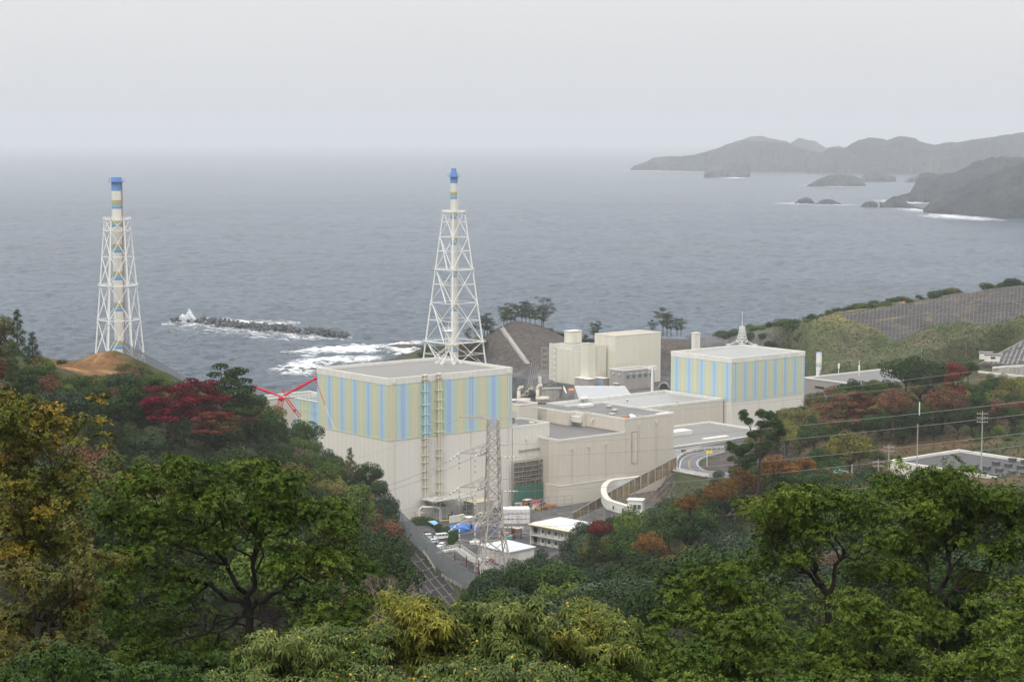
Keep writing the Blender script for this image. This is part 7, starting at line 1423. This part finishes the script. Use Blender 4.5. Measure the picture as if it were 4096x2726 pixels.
    for gr in groups:
        if not len(gr): continue
        tgt = loc_[gr].mean(0); tgt = fk + (tgt - fk) * .62; pts = bough(fk, tgt, trunk_r * .6, trunk_r * .3)
        for i_ in gr:
            q0 = pts[int(g.integers(3, 7))]; pp = bough(q0, loc_[i_], trunk_r * .26, trunk_r * .09, 5, .1, -.04)
            for _ in range(4): q1 = loc_[i_] + g.uniform(-1, 1, 3) * (.8, .6, .3) + (0, 0, .1); bough(pp[int(g.integers(2, 5))], q1, trunk_r * .1, .008, 3, .1, .05)
    ob('trunk', mb, bark or BARKD, root); return root
fg_tree('glossy_tree', 'big spreading glossy green tree filling the lower left, forked dark trunk', 'tree', 62, (520, 1600), [(430, 1080, 85, 36), (330, 1115, 100, 40), (560, 1085, 100, 34), (640, 1120, 85, 36), (725, 1180, 85, 40), (785, 1225, 60, 32), (480, 1150, 105, 38), (265, 1190, 60, 42), (350, 1205, 100, 40), (600, 1190, 95, 36), (470, 1240, 80, 24), (720, 1280, 110, 34), (805, 1300, 50, 34), (655, 1310, 55, 22), (300, 1290, 80, 40), (255, 1370, 75, 42), (370, 1430, 80, 40), (330, 1500, 90, 44), (480, 1480, 70, 26), (630, 1470, 80, 30), (740, 1440, 90, 44), (815, 1400, 50, 42), (400, 1330, 50, 26)], .118, 'glossy', (575, 1400), seed=3, trunk_r=.16, dens=1.0)
fg_tree('golden_tree', 'golden and orange leaved oak with bare twigs at the left edge', 'tree', 54, (60, 1640), [(35, 925, 50, 32), (120, 965, 80, 32), (185, 975, 35, 22), (20, 1010, 50, 34), (55, 1050, 50, 26), (30, 1120, 60, 40), (100, 1110, 50, 24), (60, 1200, 80, 40), (130, 1180, 45, 26), (170, 1090, 26, 14), (30, 1270, 60, 34), (150, 1250, 40, 24), (10, 960, 40, 40), (90, 1010, 60, 30), (20, 1180, 60, 40), (100, 1260, 60, 40), (10, 1060, 40, 50), (150, 1140, 40, 24)], .13, 'golden', (50, 1300), m_leaf=6, dens=.8, asp=.42, seed=5, trunk_r=.11, bark=BARK)
fg_tree('bronze_tree', 'bronze green tree low at the left edge under the golden oak', 'tree', 46, (90, 1680), [(60, 1330, 90, 44), (160, 1340, 60, 40), (40, 1420, 80, 46), (140, 1410, 80, 44), (60, 1500, 100, 46), (180, 1490, 60, 50), (200, 1290, 30, 24)], .12, 'bronze', (90, 1480), seed=6, dens=.9, droop=.2)
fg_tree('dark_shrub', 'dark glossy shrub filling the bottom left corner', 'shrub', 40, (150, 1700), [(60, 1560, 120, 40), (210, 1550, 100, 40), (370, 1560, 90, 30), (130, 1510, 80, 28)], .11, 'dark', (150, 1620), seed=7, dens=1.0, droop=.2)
def lq(lab, pads, sd, lm='pale', D=45, buds=.16, L_=.17): fg_tree('long_leaved_shrub', lab, 'shrub', D, (pads[0][0], 1660), pads, L_, lm, (pads[0][0], pads[0][1] + 60), m_leaf=9, droop=.38, asp=.26, seed=sd, trunk_r=.07, bark=BARK, buds=buds, dens=1.35, depth=.6)
lq('pale long leaved shrub with yellow buds, leftmost of the bottom row', [(690, 1480, 95, 38), (620, 1530, 80, 34), (760, 1520, 90, 40), (850, 1490, 75, 40), (700, 1560, 120, 34)], 11)
lq('long leaved shrub with yellowing tips below the lattice slope', [(960, 1400, 75, 34), (895, 1450, 60, 34), (1010, 1450, 90, 40), (950, 1510, 110, 44)], 12, 'yellowing', 47)
lq('dense grey green shrub in the middle of the bottom row', [(1130, 1425, 90, 40), (1205, 1415, 80, 36), (1150, 1490, 120, 50), (1050, 1540, 90, 40)], 13, 'pale', 46)
lq('long leaved shrub with golden tips right of the bottom middle', [(1330, 1425, 85, 36), (1410, 1430, 75, 34), (1270, 1470, 80, 42), (1380, 1490, 110, 50)], 14, 'yellowing', 48)
fg_tree('dark_shrub', 'dense dark green shrub between the long leaved shrubs and the right trees', 'shrub', 50, (1490, 1680), [(1470, 1480, 90, 44), (1540, 1540, 100, 44), (1400, 1550, 90, 40), (1290, 1560, 90, 34), (1610, 1500, 60, 40)], .11, 'glossy', (1490, 1600), seed=15, dens=1.1, trunk_r=.08)
fg_tree('glossy_tree', 'round glossy crown left of the umbrella tree trunk', 'tree', 58, (1690, 1640), [(1650, 1320, 85, 36), (1570, 1365, 60, 34), (1710, 1365, 80, 38), (1600, 1420, 95, 38), (1735, 1430, 75, 38), (1660, 1490, 100, 42), (1760, 1500, 70, 40), (1680, 1555, 110, 36)], .118, 'glossy', (1690, 1500), seed=21, dens=1.05)
fg_tree('umbrella_tree', 'umbrella crowned tree with a bare forked trunk in the right foreground', 'tree', 60, (1905, 1640), [(1750, 1165, 60, 20), (1830, 1150, 85, 30), (1930, 1155, 90, 32), (1800, 1195, 85, 24), (1900, 1205, 100, 26), (2000, 1185, 70, 32), (1770, 1245, 50, 18), (1850, 1290, 50, 16), (2030, 1240, 50, 30), (1760, 1300, 36, 20)], .118, 'glossy', (1905, 1370), seed=22, dens=1.1, trunk_r=.13)
fg_tree('glossy_tree', 'tall dense glossy tree at the upper right of the foreground', 'tree', 64, (2210, 1660), [(2065, 1120, 80, 30), (2135, 1105, 75, 30), (2205, 1105, 75, 32), (2120, 1170, 95, 36), (2225, 1165, 85, 40), (2300, 1150, 60, 38), (2345, 1190, 60, 50), (2060, 1245, 75, 36), (2180, 1235, 95, 34), (2320, 1270, 60, 42), (2000, 1300, 60, 30), (2080, 1320, 60, 30), (2110, 1385, 60, 32), (2250, 1350, 60, 30), (2170, 1440, 50, 26)], .118, 'glossy', (2150, 1400), seed=23, dens=1.1, trunk_r=.15)
fg_tree('glossy_tree', 'glossy tree low in the right foreground between the two trunks', 'tree', 56, (2000, 1680), [(1975, 1390, 80, 34), (2040, 1440, 95, 40), (1930, 1470, 80, 40), (2060, 1515, 105, 40), (1850, 1540, 95, 34), (1960, 1550, 90, 34)], .118, 'glossy', (2000, 1560), seed=24, dens=1.1)
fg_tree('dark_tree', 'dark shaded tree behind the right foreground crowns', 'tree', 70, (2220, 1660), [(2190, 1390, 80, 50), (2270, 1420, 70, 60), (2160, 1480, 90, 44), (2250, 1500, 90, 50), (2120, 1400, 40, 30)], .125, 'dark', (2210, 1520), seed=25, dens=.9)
fg_tree('glossy_tree', 'narrow strip of glossy crown at the right edge', 'tree', 54, (2350, 1660), [(2340, 1360, 45, 40), (2320, 1430, 45, 34), (2350, 1480, 40, 40)], .118, 'glossy', (2340, 1520), seed=26)
fg_tree('dark_shrub', 'mid green shrub in the bottom right corner', 'shrub', 42, (2250, 1700), [(2180, 1550, 80, 30), (2270, 1525, 75, 34), (2340, 1510, 50, 40)], .12, 'glossy', (2250, 1620), seed=27, trunk_r=.07, dens=1.1)
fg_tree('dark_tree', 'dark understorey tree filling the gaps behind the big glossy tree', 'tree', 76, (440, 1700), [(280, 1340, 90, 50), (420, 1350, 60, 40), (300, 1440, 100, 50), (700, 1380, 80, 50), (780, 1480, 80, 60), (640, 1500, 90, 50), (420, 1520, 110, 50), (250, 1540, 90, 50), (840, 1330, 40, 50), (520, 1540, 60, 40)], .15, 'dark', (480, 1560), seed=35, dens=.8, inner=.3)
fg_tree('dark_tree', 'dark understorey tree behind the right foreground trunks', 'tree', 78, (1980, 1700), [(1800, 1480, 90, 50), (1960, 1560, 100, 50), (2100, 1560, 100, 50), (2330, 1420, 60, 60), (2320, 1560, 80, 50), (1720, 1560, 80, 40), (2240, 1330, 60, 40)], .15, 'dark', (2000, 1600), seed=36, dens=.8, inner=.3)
lq('pale long leaved shrub cut by the bottom edge, second from left', [(560, 1575, 90, 30), (700, 1590, 100, 30), (850, 1570, 90, 36)], 31, 'pale', 42)
lq('grey green long leaved shrub cut by the bottom edge in the middle', [(980, 1575, 110, 36), (1120, 1570, 110, 40), (1240, 1560, 70, 36)], 32, 'pale', 42)
fg_tree('dark_shrub', 'dark green shrub cut by the bottom edge under the big glossy tree', 'shrub', 44, (420, 1720), [(330, 1600, 100, 40), (450, 1580, 80, 34), (240, 1600, 80, 40)], .13, 'dark', (420, 1650), seed=33, trunk_r=.07, dens=1.1)
fg_tree('dark_shrub', 'glossy shrub cut by the bottom edge right of the middle', 'shrub', 45, (1500, 1720), [(1350, 1590, 90, 30), (1470, 1600, 90, 34), (1590, 1590, 90, 34), (1700, 1600, 80, 30), (1820, 1600, 90, 34), (1960, 1600, 90, 34), (2090, 1590, 80, 34)], .13, 'glossy', (1600, 1660), seed=34, trunk_r=.07, dens=1.1)
FL['needles'] = leafcard('pine_needles', (.026, .05, .010), (.045, .075, .015), .5)
zo = lambda x, y: ((525 + x / 6.97), (300 + y / 6.97))
fg_tree('big_pine', 'big dark irregular pine rising in front of the right white wall and road', 'tree', 430, zo(1600, 1300), [(*zo(x, y), a / 6.97, b / 6.97) for x, y, a, b in ((1520, 790, 26, 30), (1560, 840, 34, 20), (1645, 780, 30, 22), (1700, 800, 36, 26), (1770, 860, 50, 36), (1650, 860, 55, 24), (1600, 925, 60, 30), (1720, 950, 65, 36), (1790, 920, 40, 30), (1680, 1005, 55, 28), (1560, 1015, 60, 24), (1450, 1010, 55, 20), (1490, 1055, 55, 22), (1580, 1095, 55, 24), (1540, 1150, 45, 22), (1640, 1060, 45, 24))], .5, 'needles', zo(1640, 1080), m_leaf=8, asp=.2, seed=41, trunk_r=.3, clumps=3.6, spread=1.3, inner=.9, depth=1.2, dens=4.5, flatc=.4, bark=BARK, K_=1.0)
# bare sapling in front of the lattice slope
bt = atY(386, 640, 75); g0 = np.random.default_rng(4); t = thing('bare_tree', 'leafless pale twiggy sapling in front of the dark lattice slope', 'tree', (bt[0], bt[1], Hf(bt[0], bt[1]))); bz = Hf(bt[0], bt[1]); mb = MB(); k0 = np.array(atY(385, 618, 75)) - (bt[0], bt[1], bz); mb.tube((0, 0, -.5), k0, .07, .05, n=6)
def tw(p, d, l, r, dep):
    q = p + d * l; mb.tube(p, q, r, r * .65, n=4, caps=False)
    if dep:
        for _ in range(3): d2 = d + g0.normal(size=3) * .42; d2[2] += .1; tw(q, d2 / np.linalg.norm(d2), l * .72, r * .62, dep - 1)
for dx in (-.55, -.15, .2, .6): d = np.array((dx, g0.normal() * .2, 1)); tw(k0, d / np.linalg.norm(d), .62, .028, 4)
ob('branches', mb, BARKP, t)
# undergrowth that nobody could count
UG = []; g1 = np.random.default_rng(8)
for _ in range(9000):
    u, v = R.uniform(-20, 1044), R.uniform(395, 720); h = hit(u, v, 25)
    if not h or h[2] < 20 or h[1] > 760: continue
    if in_poly(u, v, [(385, 520), (480, 596), (470, 640), (330, 660), (370, 560)]) or in_poly(u, v, [(672, 440), (760, 430), (775, 480), (672, 495)]) or in_poly(u, v, [(640, 480), (676, 455), (676, 500), (620, 512)]): continue
    UG.append(h)
UG = np.array(UG); rep_ = 9; Q = np.repeat(UG, rep_, 0); sc_ = np.clip(Q[:, 1:2] / 300, .25, 1.6); Q = Q + g1.normal(size=Q.shape) * (1.6, 1.6, .5) * sc_ + (0, 0, .5) * sc_
nr = g1.normal(size=Q.shape); nr[:, 2] += 1.2; nr /= np.linalg.norm(nr, axis=1, keepdims=True); t_ = np.cross(nr, g1.normal(size=Q.shape)); t_ /= np.linalg.norm(t_, axis=1, keepdims=True); b_ = np.cross(nr, t_); s_ = .30 * sc_ * g1.uniform(.6, 1.3, (len(Q), 1))
V = np.stack([Q - t_ * s_, Q - b_ * s_ * .6, Q + t_ * s_, Q + b_ * s_ * .6], 1).reshape(-1, 3)
tag(leafobj('undergrowth', V, leafmat('undergrowth_leaf', (.03, .05, .016), (.075, .07, .03), .5)), 'low mixed undergrowth covering the hillsides', kind='stuff')
GR = []
for _ in range(7000):
    u, v = R.uniform(775, 1044), R.uniform(308, 372); h = hit(u, v)
    if h and h[1] > 930 and h[2] > 20 and not in_poly(u, v, top + bot[::-1]): GR.append(h)
GR = np.array(GR); Q = np.repeat(GR, 5, 0) + g1.normal(size=(len(GR) * 5, 3)) * (2.5, 2.5, .15) + (0, 0, .25); nr = g1.normal(size=Q.shape); nr[:, 2] += 1.5; nr /= np.linalg.norm(nr, axis=1, keepdims=True); t_ = np.cross(nr, g1.normal(size=Q.shape)); t_ /= np.linalg.norm(t_, axis=1, keepdims=True); b_ = np.cross(nr, t_); s_ = .42 * g1.uniform(.5, 1.5, (len(Q), 1))
V = np.stack([Q - t_ * s_, Q - b_ * s_ * .6, Q + t_ * s_, Q + b_ * s_ * .6], 1).reshape(-1, 3); tag(leafobj('hill_grass', V, leafmat('hill_grass_leaf', (.055, .085, .03), (.11, .095, .05), .52)), 'rough grass and weeds on the green hill', kind='stuff')
print('TREES', len(TREES), 'tris', sum(len(m.polygons) for m in bpy.data.meshes))
